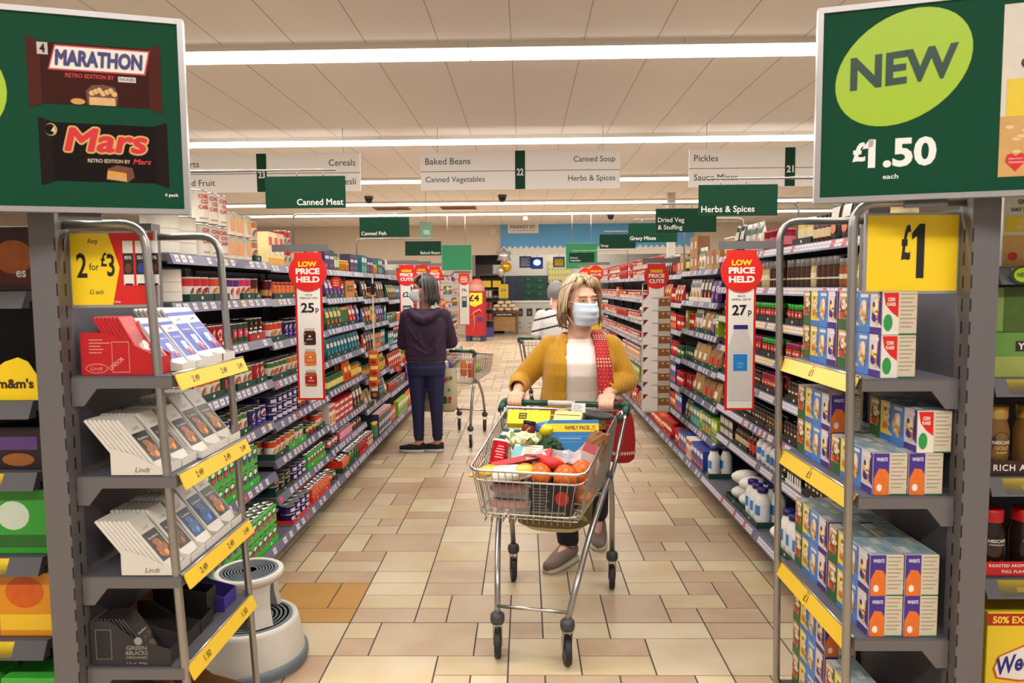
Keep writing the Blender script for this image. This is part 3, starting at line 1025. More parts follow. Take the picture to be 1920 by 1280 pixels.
def fill(S, bay, lev, runs, y_from=None, y_to=None, gap=0.004, inset=0.025, rows=None):
    """runs: (product, count, stack, tray colour or None); repeated until the shelf is full"""
    sd = S['side']
    bays = LEFT_BAYS if S is LEFT else RIGHT_BAYS
    Zs = (LZ if S is LEFT else RZ)[bay]
    y0 = (y_from or bays[bay]) + .035
    y1 = (y_to or bays[bay + 1]) - .035
    z = Zs[lev] + .0005
    last = lev == len(Zs) - 1
    xf = (S['base'] if last else S['face'])
    xf = xf + sd * inset                # front of the goods
    rz = PI / 2 if sd < 0 else -PI / 2
    where = '%s %s shelf, %s' % (NTH[lev] if not last else 'lowest', 'left-hand' if sd < 0 else 'right-hand', BAYN[bay].replace(' along', '').replace('bay nearest the viewer', 'first bay'))
    y = y0
    k = 0
    head = (Zs[lev - 1] - .05 - z) if lev > 0 else 0.6
    loops = 0
    while loops < 200:
        loops += 1
        pro, cnt, stack, tr = runs[k % len(runs)]
        k += 1
        if pro is None:
            y += cnt
            if y > y1:
                break
            continue
        p = PRO[pro]
        w = p['w']
        fz = min(1.0, (head - .012) / p['h'])
        n = min(cnt, int((y1 - y - .006) / w))
        if n < 1:
            break
        dz = 0.0
        st = stack
        while st > 1 and st * p['h'] + .004 > head:
            st -= 1
        nr = rows or (2 if bays[bay] < 6.3 else 1)
        if p['d'] > .12:
            nr = 1
        if tr:
            L = n * w + .008
            D = nr * p['d'] + .012
            hh = .035 if p['h'] > .08 else .02
            me = tray_mesh(L, D, hh, tr)
            if sd < 0:
                mx = Matrix.Translation((xf, y, z)) @ Matrix.Rotation(PI / 2, 4, 'Z')
            else:
                mx = Matrix.Translation((xf, y + math.ceil(L * 100) / 100, z)) @ Matrix.Rotation(-PI / 2, 4, 'Z')
            GOODS.append(('shelf_tray', me, mx, (mx.translation - EYE).length, '%s tray under %s' % (CNAME.get(tr, 'plain'), squeeze(PRO[pro]['desc'])), where, 'tray' + pro))
            dz = .0025
            y += .005
        lathe = p['kind'] in ('food_tin', 'catering_tin', 'food_jar', 'spice_jar', 'spice_grinder', 'bottle', 'gravy_tub', 'food_tub')
        for q in range(n):
            for s_ in range(st):
                for rr in range(nr):
                    if rr > 0 and s_ < st - 1 and lev > 1:
                        continue
                    depth = rr * p['d'] + (p['d'] / 2 if lathe else 0) + (.005 if tr else 0)
                    px = xf + sd * depth
                    zz = z + dz + s_ * (p['h'] + .0006)
                    put_goods(pro, (px, y + w * (q + .5), zz), rz + (rnd.uniform(-.25, .25) if lathe else 0), where, fz)
        y += n * w + gap + (.014 if tr else 0)


def squeeze(d):
    for a in (' with a ', ' with an ', ' with ', ' and a ', ' and '):
        d = d.replace(a, ', ', 1) if a != ' and ' else d
    return d


def short(pro):
    d = PRO[pro]['desc'].split(' with ')[0]
    w = d.split()
    return ' '.join(w[:5]) + ('s' if not d.endswith('s') else '') if False else d


def flush_goods():
    """the 300 nearest of each kind stand alone; what is left of a kind beyond that is one mass"""
    kinds = {}
    for g in GOODS:
        kinds.setdefault(g[0], []).append(g)
    for kind, gs in kinds.items():
        gs.sort(key=lambda g: g[3])
        for g in gs[:300]:
            o = bpy.data.objects.new(kind, g[1])
            COL.objects.link(o)
            o.matrix_world = g[2]
            lab = '%s, %s' % (squeeze(g[4]), g[5])
            if len(lab.split()) > 16:
                q = g[4].split(' under ')
                lab = '%s, %s' % ((q[0] + ' under ' + q[1].split(',')[0]) if len(q) > 1 else squeeze(g[4]).split(',')[0], g[5])
            o['label'] = lab
            o['group'] = lab
            o['category'] = kind.split('_')[-1] if kind not in ('catering_tin',) else 'tin'
        rest = gs[300:]
        if rest:
            mb = MB()
            for g in rest:
                me = g[1]
                mb.T = g[2]
                mb.add([v.co for v in me.vertices], [tuple(p.vertices) for p in me.polygons], [me.materials[p.material_index] for p in me.polygons], True)
            o = mb.build(kind)
            tag(o, 'mass of %s filling the far shelves on both sides of the aisle' % (kind.replace('_', ' ') + ('es' if kind.endswith('x') else 's')), kind.split('_')[-1], None, 'stuff')


# ------------------------------------------------------------------ left-hand run
G, RT, BG = TRAYC, (176, 30, 30), (40, 176, 40)
F = fill
F(LEFT, 0, 0, [('t_cater', 2, 1, None), ('t_chili', 3, 2, None), ('t_carrot', 3, 2, None), ('t_brown', 3, 2, G), ('t_stew', 3, 2, G)], rows=1)
F(LEFT, 0, 1, [('t_cater', 1, 1, None), ('t_redbean', 3, 1, G), ('t_orange', 2, 1, G), ('t_purple', 2, 1, None), ('t_pink', 2, 1, G), ('t_maroon', 2, 1, G)])
F(LEFT, 0, 2, [('t_black', 5, 1, RT), ('t_redmeat', 3, 1, RT), ('t_greenpink', 3, 1, None)])
F(LEFT, 0, 3, [('t_redmeat', 3, 1, G), ('t_brown', 3, 1, G), ('t_greenpink', 2, 1, None), ('t_stew', 3, 1, G)])
F(LEFT, 0, 4, [('t_navyP', 8, 2, None), ('t_stew', 2, 1, G), ('t_navyP', 9, 2, None)])
F(LEFT, 0, 5, [('m_green', 3, 2, BG), ('m_green2', 2, 2, BG)])
F(LEFT, 0, 6, [('m_green2', 2, 2, BG), ('m_green', 3, 2, BG)])
F(LEFT, 1, 0, [('b_yellow', 3, 1, None), ('t_redbean', 2, 2, None), ('j_pickle', 3, 1, None), ('b_red', 2, 3, None), ('b_navy', 2, 1, None)], rows=1)
F(LEFT, 1, 1, [('t_maroon', 1, 1, None), ('j_carrot', 6, 1, G), ('t_brown', 1, 1, None), ('j_beet', 4, 1, G)])
F(LEFT, 1, 2, [('t_orange', 3, 1, G), ('t_navyP', 3, 1, None), ('t_black', 4, 1, None), ('t_stew', 4, 1, G)])
F(LEFT, 1, 3, [('t_stew', 4, 1, G), ('t_brown', 3, 1, G), ('t_redmeat', 3, 1, G), ('t_orange', 3, 1, G)])
F(LEFT, 1, 4, [('t_navyflat', 5, 3, None), ('t_navyham', 3, 2, None), ('b_white', 2, 1, None)])
F(LEFT, 1, 5, [('t_orange', 3, 1, G), ('t_brown', 2, 1, BG), ('t_stew', 2, 1, BG), ('t_navyham', 3, 1, None)])
F(LEFT, 1, 6, [('t_tealpie', 3, 2, G), ('t_navyflat', 3, 2, None), ('m_green', 2, 1, BG)])
F(LEFT, 1, 7, [('t_navyflat', 4, 2, (210, 40, 30)), ('m_red', 2, 1, (210, 40, 30)), ('t_navyham', 4, 1, G)])
F(LEFT, 2, 0, [('b_navy', 2, 1, None), ('j_pickle', 2, 1, None), ('j_honey', 4, 1, None), ('b_navy', 3, 1, None)], rows=1)
F(LEFT, 2, 1, [('p_purple', 5, 1, G), ('b_orange', 1, 1, None), ('p_red', 2, 1, G)])
F(LEFT, 2, 2, [('p_green', 4, 1, G), ('j_olive', 3, 1, G), ('p_red', 2, 1, G), ('p_purple', 2, 1, None)])
F(LEFT, 2, 3, [('p_teal', 6, 1, G), ('p_teal', 5, 1, G)])
F(LEFT, 2, 4, [('j_pesto', 7, 2, None), ('p_orange', 2, 1, None), ('j_curry', 4, 1, None)])
F(LEFT, 2, 5, [('b_white', 2, 1, None), ('b_red', 4, 3, (176, 30, 30)), ('p_dark', 3, 1, G)])
F(LEFT, 2, 6, [('t_salmon', 3, 1, G), ('m_pink', 2, 1, None), ('t_navyham', 4, 1, None), ('t_green', 2, 1, None)])
F(LEFT, 2, 7, [('m_red', 1, 1, G), ('t_green', 4, 1, G), ('t_tom', 4, 1, RT), ('t_soupred', 4, 1, None)])
F(LEFT, 3, 0, [('b_teal', 2, 1, None), ('b_navy', 2, 1, None), ('j_honey', 3, 1, None)], rows=1)
F(LEFT, 3, 1, [('p_dark', 2, 1, G), ('t_maroon', 5, 1, None), ('p_dark', 3, 1, G), ('b_navy', 1, 1, None)])
F(LEFT, 3, 2, [('p_teal', 1, 1, G), ('p_red', 2, 1, G), ('p_yellow', 2, 1, None), ('p_purple', 3, 1, G), ('b_teal', 2, 1, None)])
F(LEFT, 3, 3, [('p_red', 1, 1, None), ('p_dark', 3, 1, G), ('b_orange', 1, 1, None), ('b_teal', 2, 1, G)])
F(LEFT, 3, 4, [('j_curry', 5, 1, G), ('t_beanblue', 4, 2, None), ('p_yellow', 2, 1, None)])
F(LEFT, 3, 5, [('p_tan', 2, 1, G), ('p_white', 2, 1, G), ('t_beanblue', 4, 2, G)])
F(LEFT, 3, 6, [('j_olive', 2, 1, None), ('b_darkblue', 5, 1, None), ('b_redtall', 3, 1, RT)])
r9 = random.Random(5)
themes = [['b_darkblue', 'b_teal', 'b_redtall', 'b_orange'], ['p_dark', 'p_red', 'p_yellow', 'j_beet'], ['t_beanblue', 't_soupwhite', 't_tom', 't_purple'], ['p_purple', 'b_white', 'b_lime', 'p_orange'],
          ['t_beanblue', 't_orange', 't_green', 't_soupwhite'], ['p_green', 'b_redtall', 'p_white', 'p_teal'], ['t_tom', 't_beanblue', 't_green', 'm_red']]
for bay in range(4, 11):
    for lev in range(7):
        th = themes[(lev + bay) % 7]
        rr = [(r9.choice(th), r9.choice((3, 4, 5)), 2 if lev not in (0,) else 1, None) for _ in range(5)]
        F(LEFT, bay, lev, rr, 8.34 if (bay, lev) == (4, 0) else None, rows=1)

# ------------------------------------------------------------------ right-hand run
BT, WT, KT = (20, 18, 20), (222, 214, 202), (176, 134, 88)
for bay in (0, 1):
    F(RIGHT, bay, 0, [('c_tub', 3, 1, BT), ('p_dark', 2, 1, None), ('o_brown', 4, 1, None), ('c_tub', 2, 1, BT), ('c_tubr', 3, 1, None), ('p_white', 2, 1, None)] if bay == 0 else [('c_tubr', 3, 1, None), ('p_white', 3, 1, None), ('p_dark', 2, 1, BT), ('c_tub', 3, 1, None)], rows=1)
    F(RIGHT, bay, 1, [('j_grind', 3, 1, None), ('j_cream', 2, 1, None), ('j_grind2', 3, 1, None), ('j_grind', 4, 1, None), ('j_cream', 1, 1, None), ('j_grind', 3, 1, None)])
    F(RIGHT, bay, 2, [('sg1', 7, 1, BT), ('sg2', 5, 1, BT), ('sg1', 6, 1, BT)])
    F(RIGHT, bay, 3, [('sp1', 6, 1, BT), ('sp2', 4, 1, BT), ('sp1', 5, 1, BT), ('sg2', 3, 1, BT)] if bay == 0 else [('sg1', 6, 1, BT), ('sp1', 7, 1, BT), ('sp2', 4, 1, BT)])
    F(RIGHT, bay, 4, [('sb1', 5, 1, BT), ('sb2', 3, 1, BT), ('sb3', 4, 1, BT), ('so1', 4, 1, BT)] if bay == 0 else [('sp1', 6, 1, BT), ('sb1', 5, 1, BT), ('sb2', 5, 1, BT)])
    F(RIGHT, bay, 5, [('sb2', 4, 1, BT), ('sb1', 5, 1, BT), ('sb3', 4, 1, BT)])
    F(RIGHT, bay, 6, [('b_vanilla', 3, 2, WT), ('sb3', 5, 1, BT), ('sb1', 5, 1, BT)] if bay == 0 else [('o_white', 3, 1, None), ('o_salt', 2, 1, None), ('o_sauce', 2, 1, None), ('o_brown', 6, 1, BT), ('b_vanilla', 3, 2, None)])
F(RIGHT, 0, 7, [('p_salt', 1, 1, None), (None, .1, 0, 0), ('o_salt', 4, 1, G), ('o_salt', 3, 1, G)], inset=.03)
F(RIGHT, 1, 7, [('o_salt', 3, 1, G), ('p_salt', 2, 2, G), (None, .42, 0, 0)], inset=.03)
F(RIGHT, 2, 0, [('b_brown', 3, 1, KT), ('p_white', 2, 1, None), ('b_brown', 2, 2, None), ('o_green', 3, 1, None)], rows=1)
F(RIGHT, 2, 1, [('p_purple', 2, 1, None), ('p_dark', 3, 1, WT), ('p_white', 3, 1, WT), ('b_vanilla', 2, 1, None)])
F(RIGHT, 2, 2, [('b_lime', 1, 1, None), ('p_purple', 1, 1, None), ('p_tan', 2, 1, G), ('p_white', 2, 1, G), ('d_gravyr', 2, 1, None)])
F(RIGHT, 2, 3, [('p_tan2', 2, 1, G), ('p_tan', 3, 1, G), ('d_stock', 3, 1, None)])
F(RIGHT, 2, 4, [('p_tan', 1, 1, G), ('p_tan2', 2, 1, G), ('p_tan', 2, 1, G), ('d_gravyr', 2, 1, None)])
F(RIGHT, 2, 5, [('b_lime', 2, 1, None), ('b_green', 3, 1, None), ('b_lime', 1, 1, None), ('b_teal', 3, 1, None), ('p_green', 2, 1, G)])
F(RIGHT, 2, 6, [('b_blue', 4, 1, None), ('b_white', 2, 1, None), ('b_blue', 3, 1, None), ('d_gravyr', 2, 1, None)], inset=.03)
F(RIGHT, 3, 0, [('b_brown', 2, 1, KT), ('o_sauce', 3, 1, None), ('p_dark', 3, 1, None)], rows=1)
F(RIGHT, 3, 1, [('p_red', 3, 1, None), ('d_gravyr', 2, 1, None), ('p_orange', 2, 1, None)])
F(RIGHT, 3, 2, [('d_gravyr', 3, 1, None), ('b_redtall', 3, 1, None), ('p_tan2', 2, 1, None)])
F(RIGHT, 3, 3, [('d_stock', 3, 1, None), ('d_gravyr', 3, 1, None), ('p_dark', 2, 1, None)])
F(RIGHT, 3, 4, [('d_gravyr', 3, 1, None), ('b_blue', 3, 1, None), ('d_gravy', 3, 1, None)])
F(RIGHT, 3, 5, [('b_blue', 3, 1, None), ('d_gravy', 3, 1, None), ('d_stock', 4, 1, None), ('b_redtall', 3, 1, None)])
F(RIGHT, 3, 6, [('d_gravyr', 4, 1, RT), ('d_gravy', 5, 1, None), ('d_gravyr', 3, 1, None)], inset=.03)
themes = [['t_soupred', 't_soupwhite', 't_tom'], ['t_soupred', 't_soupwhite', 'b_redtall'], ['t_tom', 't_soupred', 't_orange'], ['t_soupwhite', 't_soupred', 't_pink'], ['b_white', 'p_red', 't_soupred'], ['p_tan2', 'b_lime', 'p_yellow'], ['p_red', 'd_gravy', 'p_tan2']]
for bay in range(4, 11):
    for lev in range(7):
        th = themes[lev]
        rr = [(r9.choice(th), r9.choice((4, 5, 6)), 2, None) for _ in range(5)]
        F(RIGHT, bay, lev, rr, rows=1)
flush_goods()
print('goods', len(GOODS))
# ================================================================== signs
FRAMEC = m(170, 166, 166, 0.35, 0.5, 0.03)


def aisle_sign(cx, Y, number, left, right, label):
    t = thing('aisle_sign', label, 'sign', (cx, Y, 2.8), 0, None)
    t.scale = (.875, .875, .875)
    W, Hh = 2.9, 0.55
    b = MB()
    b.box(-W / 2, 0, .275, W / 2, .02, Hh, PAPER)
    b.box(-W / 2, 0.002, .262, W / 2, .018, .274, m(150, 144, 138, .5))
    b.box(-W / 2, 0, 0, W / 2, .02, .262, PAPER)
    b.build('panel', t)
    b = MB()
    b.box(-.072, -.006, .005, .072, -.0005, Hh + .005, GREEN)
    b.text(number, (0, -.0075, 0), UX, UZ, 0, .25, .1, .1, WHITE, .03)
    b.build('number_plate', t)
    for lines, al, xx in ((left, 'l', -W / 2 + .07), (right, 'r', W / 2 - .07)):
        for k, s in enumerate(lines):
            if s:
                b = MB()
                b.text(s, (0, -.0015, 0), UX, UZ, xx, .415 - .272 * k, None, .105 if any(q in s for q in 'pygj') else .092, TEXTG, .004, 0, al)
                b.build('lettering', t)
    for x in (-1.2, 1.2):
        b = MB()
        b.tube([(x, .01, Hh), (x, .01, (H - 2.8) / .875)], .004, STEEL, 6)
        b.build('hanger', t)


aisle_sign(-.05, 9.2, '22', ['Baked Beans', 'Canned Vegetables'], ['Canned Soup', 'Herbs & Spices'], 'white hanging aisle sign numbered 22 for beans, soup, herbs and spices')
aisle_sign(-3.36, 9.2, '23', ['Desserts', 'Canned Fruit'], ['Cereals', 'Muesli'], 'white hanging aisle sign numbered 23 for cereals and muesli')
aisle_sign(3.36, 9.2, '21', ['Pickles', 'Sauce Mixes'], ['', ''], 'white hanging aisle sign numbered 21 for pickles and sauce mixes')


def category_sign(cx, Y, zb, lines, align, side, label, w=.46, h=.18, sc=1.0):
    """green board hung from an arm that reaches over the aisle"""
    t = thing('category_sign', label, 'sign', (cx, Y, zb), 0)
    b = MB()
    b.cbox(-w / 2, -.004, 0, w / 2, .004, h, GREEN, .0015)
    b.build('board', t)
    for k, s in enumerate(reversed(lines)):
        b = MB()
        xx = -w / 2 + .016 if align == 'l' else w / 2 - .012
        b.text(s, (0, -.0052, 0), UX, UZ, xx, .034 + .055 * k, None, .046 * sc if any(q in s for q in 'pyg&') else .036 * sc, WHITE, .012, 0, align)
        b.build('lettering', t)
    b = MB()
    z = h + .035
    x_end = side * .85
    b.tube([(-side * .18, 0, z), (side * .3, 0, z), (x_end, 0, z)], .006, STEEL, 6)
    b.tube(fillet([(side * .3, 0, z), (x_end, 0, z), (x_end, 0, 1.86 - zb)], .06), .009, STEEL, 6)
    b.build('arm', t)
    for x in (-.075 * 1, .075):
        b = MB()
        b.tube([(x - side * .03, -.002, z + .004), (x - side * .03, -.007, z - .02), (x - side * .03, -.007, h - .012)], .003, STEEL, 5)
        b.build('hook', t)


category_sign(-1.25, 4.1, 2.02, ['Canned Meat'], 'r', -1, 'green hanging board reading Canned Meat above the left-hand shelves')
category_sign(-1.29, 6.6, 2.03, ['Canned Fish'], 'l', -1, 'green hanging board reading Canned Fish above the left-hand shelves', sc=.95)
category_sign(-1.29, 9.1, 1.97, ['Baked Beans'], 'r', -1, 'green hanging board reading Baked Beans above the left-hand shelves')
category_sign(1.25, 4.24, 1.965, ['Herbs & Spices'], 'l', 1, 'green hanging board reading Herbs and Spices above the right-hand shelves', sc=1.05)
category_sign(1.23, 5.5, 1.965, ['Dried Veg', '& Stuffing'], 'l', 1, 'green hanging board reading Dried Veg and Stuffing above the right-hand shelves')
category_sign(1.21, 6.8, 1.97, ['Gravy Mixes'], 'l', 1, 'green hanging board reading Gravy Mixes above the right-hand shelves')
category_sign(1.19, 9.2, 2.04, ['Soup'], 'l', 1, 'green hanging board reading Soup above the right-hand shelves')
category_sign(1.05, 13.2, 2.0, ['Canned', 'Vegetables'], 'l', 1, 'small far green board reading Canned Vegetables above the shelves', sc=.9)


def shelf_banner(cx, Y, ztop, head, since, price, kind, label, side, disc=None, w=.155, hh=.83, yellow=False):
    """tall price banner with a red disc, hung on a bracket square to the shelf"""
    t = thing('price_banner', label, 'sign', (cx, Y, ztop), 0)
    b = MB()
    # arm
    b.box(min(0, side * .2) - (.12 if side > 0 else -.0) , -.006, .01, max(0, side * .2) + (.12 if side < 0 else 0), .006, .05, GREY)
    b.build('bracket', t)
    b = MB()
    e = RED if not yellow else YEL
    b.cbox(-w / 2, -.0025, -hh, w / 2, .0025, 0.004, e, .001)
    b.rect((0, -.0032, 0), UX, UZ, -w / 2 + .012, -hh + .012, w / 2 - .012, -.07, WHITE if not yellow else YEL)
    b.build('strip', t)
    b = MB()
    r = .108
    b.prism([(r * math.cos(2 * PI * k / 32), -.105 + r * math.sin(2 * PI * k / 32)) for k in range(32)], 'y', -.0075, -.0035, RED)
    hy = [-.06, -.1, -.146] if len(head) == 3 else [-.08, -.13]
    for k, s in enumerate(head):
        b.text(s, (0, -.0085, 0), UX, UZ, 0, hy[k], (.105, .135, .132)[k] if len(head) == 3 else .15, .034 if k else .03, YEL if k == 0 else WHITE, .045)
    b.build('disc', t)
    b = MB()
    o = (0, -.0040, 0)
    K = m(30, 26, 28, .5, 0, 0)
    if since:
        b.text(since[0], o, UX, UZ, 0, -.232, .04, .009, K, .01)
        b.text(since[1], o, UX, UZ, 0, -.25, .1, .01, K, .01)
        b.build('lettering', t)
        b = MB()
    if price:
        b.text(price[0], o, UX, UZ, -.008, -.305, .075, .056, K, .03)
        if price[1]:
            b.text(price[1], o, UX, UZ, .046, -.322, .018, .03, K, .02)
        b.build('price_figure', t)
    b = MB()
    if kind == 'jars':
        for k, (c, l) in enumerate((((70, 36, 22), (60, 20, 20)), ((222, 130, 70), (226, 110, 30)), ((170, 90, 30), (176, 24, 30)))):
            zc = -.47 - .118 * k
            o = (0, -.0041, 0)
            pts = [(-.028, zc - .046), (.028, zc - .046), (.034, zc - .04), (.034, zc + .022), (.027, zc + .036), (-.027, zc + .036), (-.034, zc + .022), (-.034, zc - .04)]
            b.poly(o, UX, UZ, pts, c3(c))
            b.rect((0, -.0044, 0), UX, UZ, -.03, zc - .038, -.024, zc + .02, m(230, 200, 170, .4))
            b.poly((0, -.0046, 0), UX, UZ, [(-.028, zc + .035), (.028, zc + .035), (.03, zc + .04), (.028, zc + .05), (-.028, zc + .05), (-.03, zc + .04)], m(196, 186, 176, .4))
            b.rect((0, -.0046, 0), UX, UZ, -.0335, zc - .03, .0335, zc + .014, c3(l))
            b.disc((0, -.0049, 0), UX, UZ, 0, zc + .004, .008, .006, m(226, 206, 190, .4), 10)
            b.text('BEEF' if k == 0 else 'CHICKEN', (0, -.0052, 0), UX, UZ, 0, zc - .013, .034, .007, WHITE, .01)
        b.build('picture', t)
    elif kind == 'bottle':
        pts = [(-.06, -.78), (.06, -.78), (.064, -.74), (.064, -.5), (.034, -.405), (-.034, -.405), (-.064, -.5), (-.064, -.74)]
        b.poly((0, -.0041, 0), UX, UZ, pts, m(208, 204, 200, .5))
        b.rect((0, -.0046, 0), UX, UZ, -.037, -.404, .037, -.382, m(46, 30, 120, .5))
        b.rect((0, -.0046, 0), UX, UZ, -.036, -.622, .036, -.535, m(30, 130, 206, .5))
        b.text('TABLE', (0, -.0052, 0), UX, UZ, 0, -.583, .036, .009, m(150, 200, 230, .5), .01)
        b.text('SALT', (0, -.0052, 0), UX, UZ, 0, -.6, .03, .009, m(150, 200, 230, .5), .01)
        b.build('picture', t)
    elif kind == 'pack':
        b.rect((0, -.0041, 0), UX, UZ, -.045, -.62, .045, -.42, m(24, 84, 80, .5))
        b.rect((0, -.0046, 0), UX, UZ, -.035, -.5, .035, -.44, m(200, 196, 170, .5))
        b.build('picture', t)
    return t


q = P(576, 458, 4.0)
shelf_banner(q.x, 4.0, q.z - .05, ['LOW', 'PRICE', 'HELD'], ('SINCE', 'FEBRUARY 2020'), ('25', 'p'), 'jars', 'tall price banner reading Low Price Held 25p with three jars pictured', -1)
q = P(1391, 452, 3.72)
shelf_banner(q.x, 3.72, q.z - .05, ['LOW', 'PRICE', 'HELD'], ('SINCE', 'APRIL 2019'), ('27', 'p'), 'bottle', 'tall price banner reading Low Price Held 27p with a salt bottle pictured', 1)
q = P(762, 497, 7.45)
shelf_banner(q.x, 7.45, q.z, ['MAKING', 'PRICE', 'CUTS'], None, ('£2.', ''), 'pack', 'red and white Making Price Cuts banner beside the woman in purple', -1)
q = P(790, 497, 9.0)
shelf_banner(q.x, 9.0, q.z, ['MAKING', 'PRICE', 'CUTS'], None, None, '', 'Making Price Cuts banner half hidden behind the woman in purple', -1)
q = P(815, 500, 10.3)
shelf_banner(q.x, 10.3, q.z, ['LOW', 'PRICE', 'HELD'], None, None, '', 'small distant Low Price Held banner behind the grey hair of the woman in purple', -1)
q = P(870, 513, 13.2)
shelf_banner(q.x, 13.2, q.z, ['MAKING', 'PRICE', 'CUTS'], None, ('79', 'p'), 'pack', 'small distant price banner above the red stand marked four pounds', -1, w=.2, hh=.95)
q = P(1231, 495, 6.2)
shelf_banner(q.x, 6.2, q.z, ['MAKING', 'PRICE', 'CUTS'], None, None, '', 'red Making Price Cuts banner behind the white recipe card rack', 1, hh=.5)
q = P(1117, 498, 10.2)
shelf_banner(q.x, 10.2, q.z, ['MULTI', 'SAVE'], None, ('£3', ''), '', 'yellow Multi Save banner behind the head of the woman in yellow', 1, hh=.95, yellow=True)
q = P(1098, 502, 11.4)
shelf_banner(q.x, 11.4, q.z, ['MULTI', 'SAVE'], None, None, '', 'distant red topped Multi Save banner partly behind the yellow one', 1, hh=.9, yellow=True)

# small round shelf talkers
for (px, py, Y, lab) in ((626, 530, 5.2, 'small round Low Price Held disc on the left-hand second shelf'), (746, 690, 7.3, 'small round red price disc low beside the woman in purple'), (762, 676, 8.0, 'small round red price disc just behind her shelf edge')):
    q = P(px, py, Y)
    b = MB()
    r = .044
    b.prism([(r * math.cos(2 * PI * k / 20), r * math.sin(2 * PI * k / 20)) for k in range(20)], 'y', 0, .003, RED)
    for k, s in enumerate(('LOW', 'PRICE', 'HELD')):
        b.text(s, (0, -.001, 0), UX, UZ, 0, .018 - .018 * k, .04, .012, YEL if k == 0 else WHITE, .03)
    b.disc((0, .0035, 0), -UX, UZ, 0, 0, r * .5, r * .5, WHITE)
    b.box(-.004, .001, -.004, -.05, .0025, .004, WHITE)
    o = b.build('shelf_talker', None, q)
    o.location.x = max(-1.44 + .06, q.x)
    tag(o, lab, 'sign')

# hanging clip strip with orange packets
q = P(679, 515, 6.4)
t = thing('clip_strip', 'white hanging strip holding orange packets in front of the left-hand shelves', 'strip', (-1.37, 6.4, 0))
b = MB()
b.box(-.006, 0, .5, .006, .003, 1.66, WHITE)
b.box(-.016, -.004, 1.5, .016, -.0005, 1.6, BLACK)
b.build('strip', t)
for k in range(4):
    o = bpy.data.objects.new('packet', PRO['p_orange' if k < 3 else 'p_dark']['mesh'])
    COL.objects.link(o)
    o.parent = t
    o.location = (.01 * (k % 2), -.05 - .004 * k, .86 - .1 * k)
    o.scale = (.75, .55, .8)

# recipe card rack on the right
t = thing('recipe_card_rack', 'tall white rack of recipe cards standing out from the right-hand shelves', 'card rack', (1.1, 6.05, 0))
b = MB()
b.box(-.11, 0, .48, .12, .012, 1.46, m(206, 202, 198, .4))
b.box(.1205, 0, .48, .135, .3, 1.46, m(120, 116, 116, .4))
b.build('frame', t)
for k in range(9):
    b = MB()
    z = .5 + .105 * k
    b.prism([(-.066, z + .15), (-.046, z + .0), (-.043, z + .0), (-.063, z + .15)], 'x', -.11, .015, m(236, 230, 226, .4))
    v = Vector((0, -.02, .15)).normalized()
    o = (0, -.0470, z)
    b.poly(o, UX, v, [(-.108, .148), (-.066, .148), (-.108, .1)], m(120, 24, 30, .5))
    b.text('cooking', o, UX, v, -.012, .118, .052, .02, m(120, 116, 116, .5), .01)
    b.prism([(-.06, z + .13), (-.043, z + .0), (-.040, z + .0), (-.057, z + .13)], 'x', .02, .118, m(196, 186, 172, .5))
    b.rect((0, -.0440, z), UX, v, .022, .05, .116, .115, m(128, 84, 48, .6, 0, .4, 60))
    for q in range(4):
        b.disc((0, -.0446, z), UX, v, .036 + .022 * q, .075 + .02 * (q % 2), .012, .01, m(206, 160, 90, .6) if q % 2 else m(150, 60, 30, .6), 8)
    b.build('card_pocket', t)

# ------------------------------------------------------------------ the two large promotion boards
def ink(c):
    mt = m(c[0], c[1], c[2], .6, 0, .025)
    mt.node_tree.nodes['Principled BSDF'].inputs['Specular IOR Level'].default_value = .12
    return mt


POSTERG = m(8, 70, 47, .6, 0, .03)
POSTERG.node_tree.nodes['Principled BSDF'].inputs['Specular IOR Level'].default_value = .15


def promo_board(name, label, edge_px, Y, ang, W, Hh, zb, right):
    """framed poster standing on a clip above the shelf end; local x along the board"""
    t = thing(name, label, 'sign', (edge_px, Y, zb), ang)
    b = MB()
    fr = .014
    x0, x1 = (0, W) if right else (-W, 0)
    b.box(x0, 0, 0, x1, .03, fr, FRAMEC)
    b.box(x0, 0, Hh - fr, x1, .03, Hh, FRAMEC)
    b.box(x0, 0, fr, x0 + fr, .03, Hh - fr, FRAMEC)
    b.box(x1 - fr, 0, fr, x1, .03, Hh - fr, FRAMEC)
    b.build('frame', t)
    b = MB()
    b.box(x0 + fr, .006, fr, x1 - fr, .024, Hh - fr, POSTERG)
    b.build('poster', t)
    b = MB()
    xc = .27 if right else -.27
    b.box(xc - .05, .016, -.018, xc + .05, .028, -.001, GREYD)
    b.build('clip', t)
    return t


# right: NEW £1.50
q = P(1526, 381, 1.93)
t = promo_board('promotion_board', 'large framed green board reading NEW one pound fifty with an oat packet', q.x, 1.93, R(-15), 1.05, .502, q.z, True)
o = (0, .0052, 0)
b = MB()
n = 40
ca, sa = math.cos(.7), math.sin(.7)
pts = []
for k in range(n):
    a = 2 * PI * k / n
    ex, ey = .172 * math.cos(a), .133 * math.sin(a)
    pts.append((.203 + ex * ca - ey * sa, .335 + (ex * sa + ey * ca) * .96))
b.poly(o, UX, UZ, pts, LIME)
b.build('lime_oval', t)
b = MB()
up = Vector((math.cos(.07), 0, math.sin(.07)))
b.text('NEW', (.205, .0046, .335), up, UZ, 0, 0, .248, .084, m(12, 58, 42, .4, 0, 0), .035)
b.build('lettering', t)
b = MB()
b.text('£', (0, .0048, 0), UX, UZ, .108, .128, .032, .05, PAPER, .04)
b.text('1.50', (0, .0048, 0), UX, UZ, .208, .122, .158, .074, PAPER, .035)
b.poly((0, .0048, 0), UX, UZ, [(.114, .135), (.131, .159), (.141, .159), (.141, .141), (.13, .137)][::-1], PAPER)
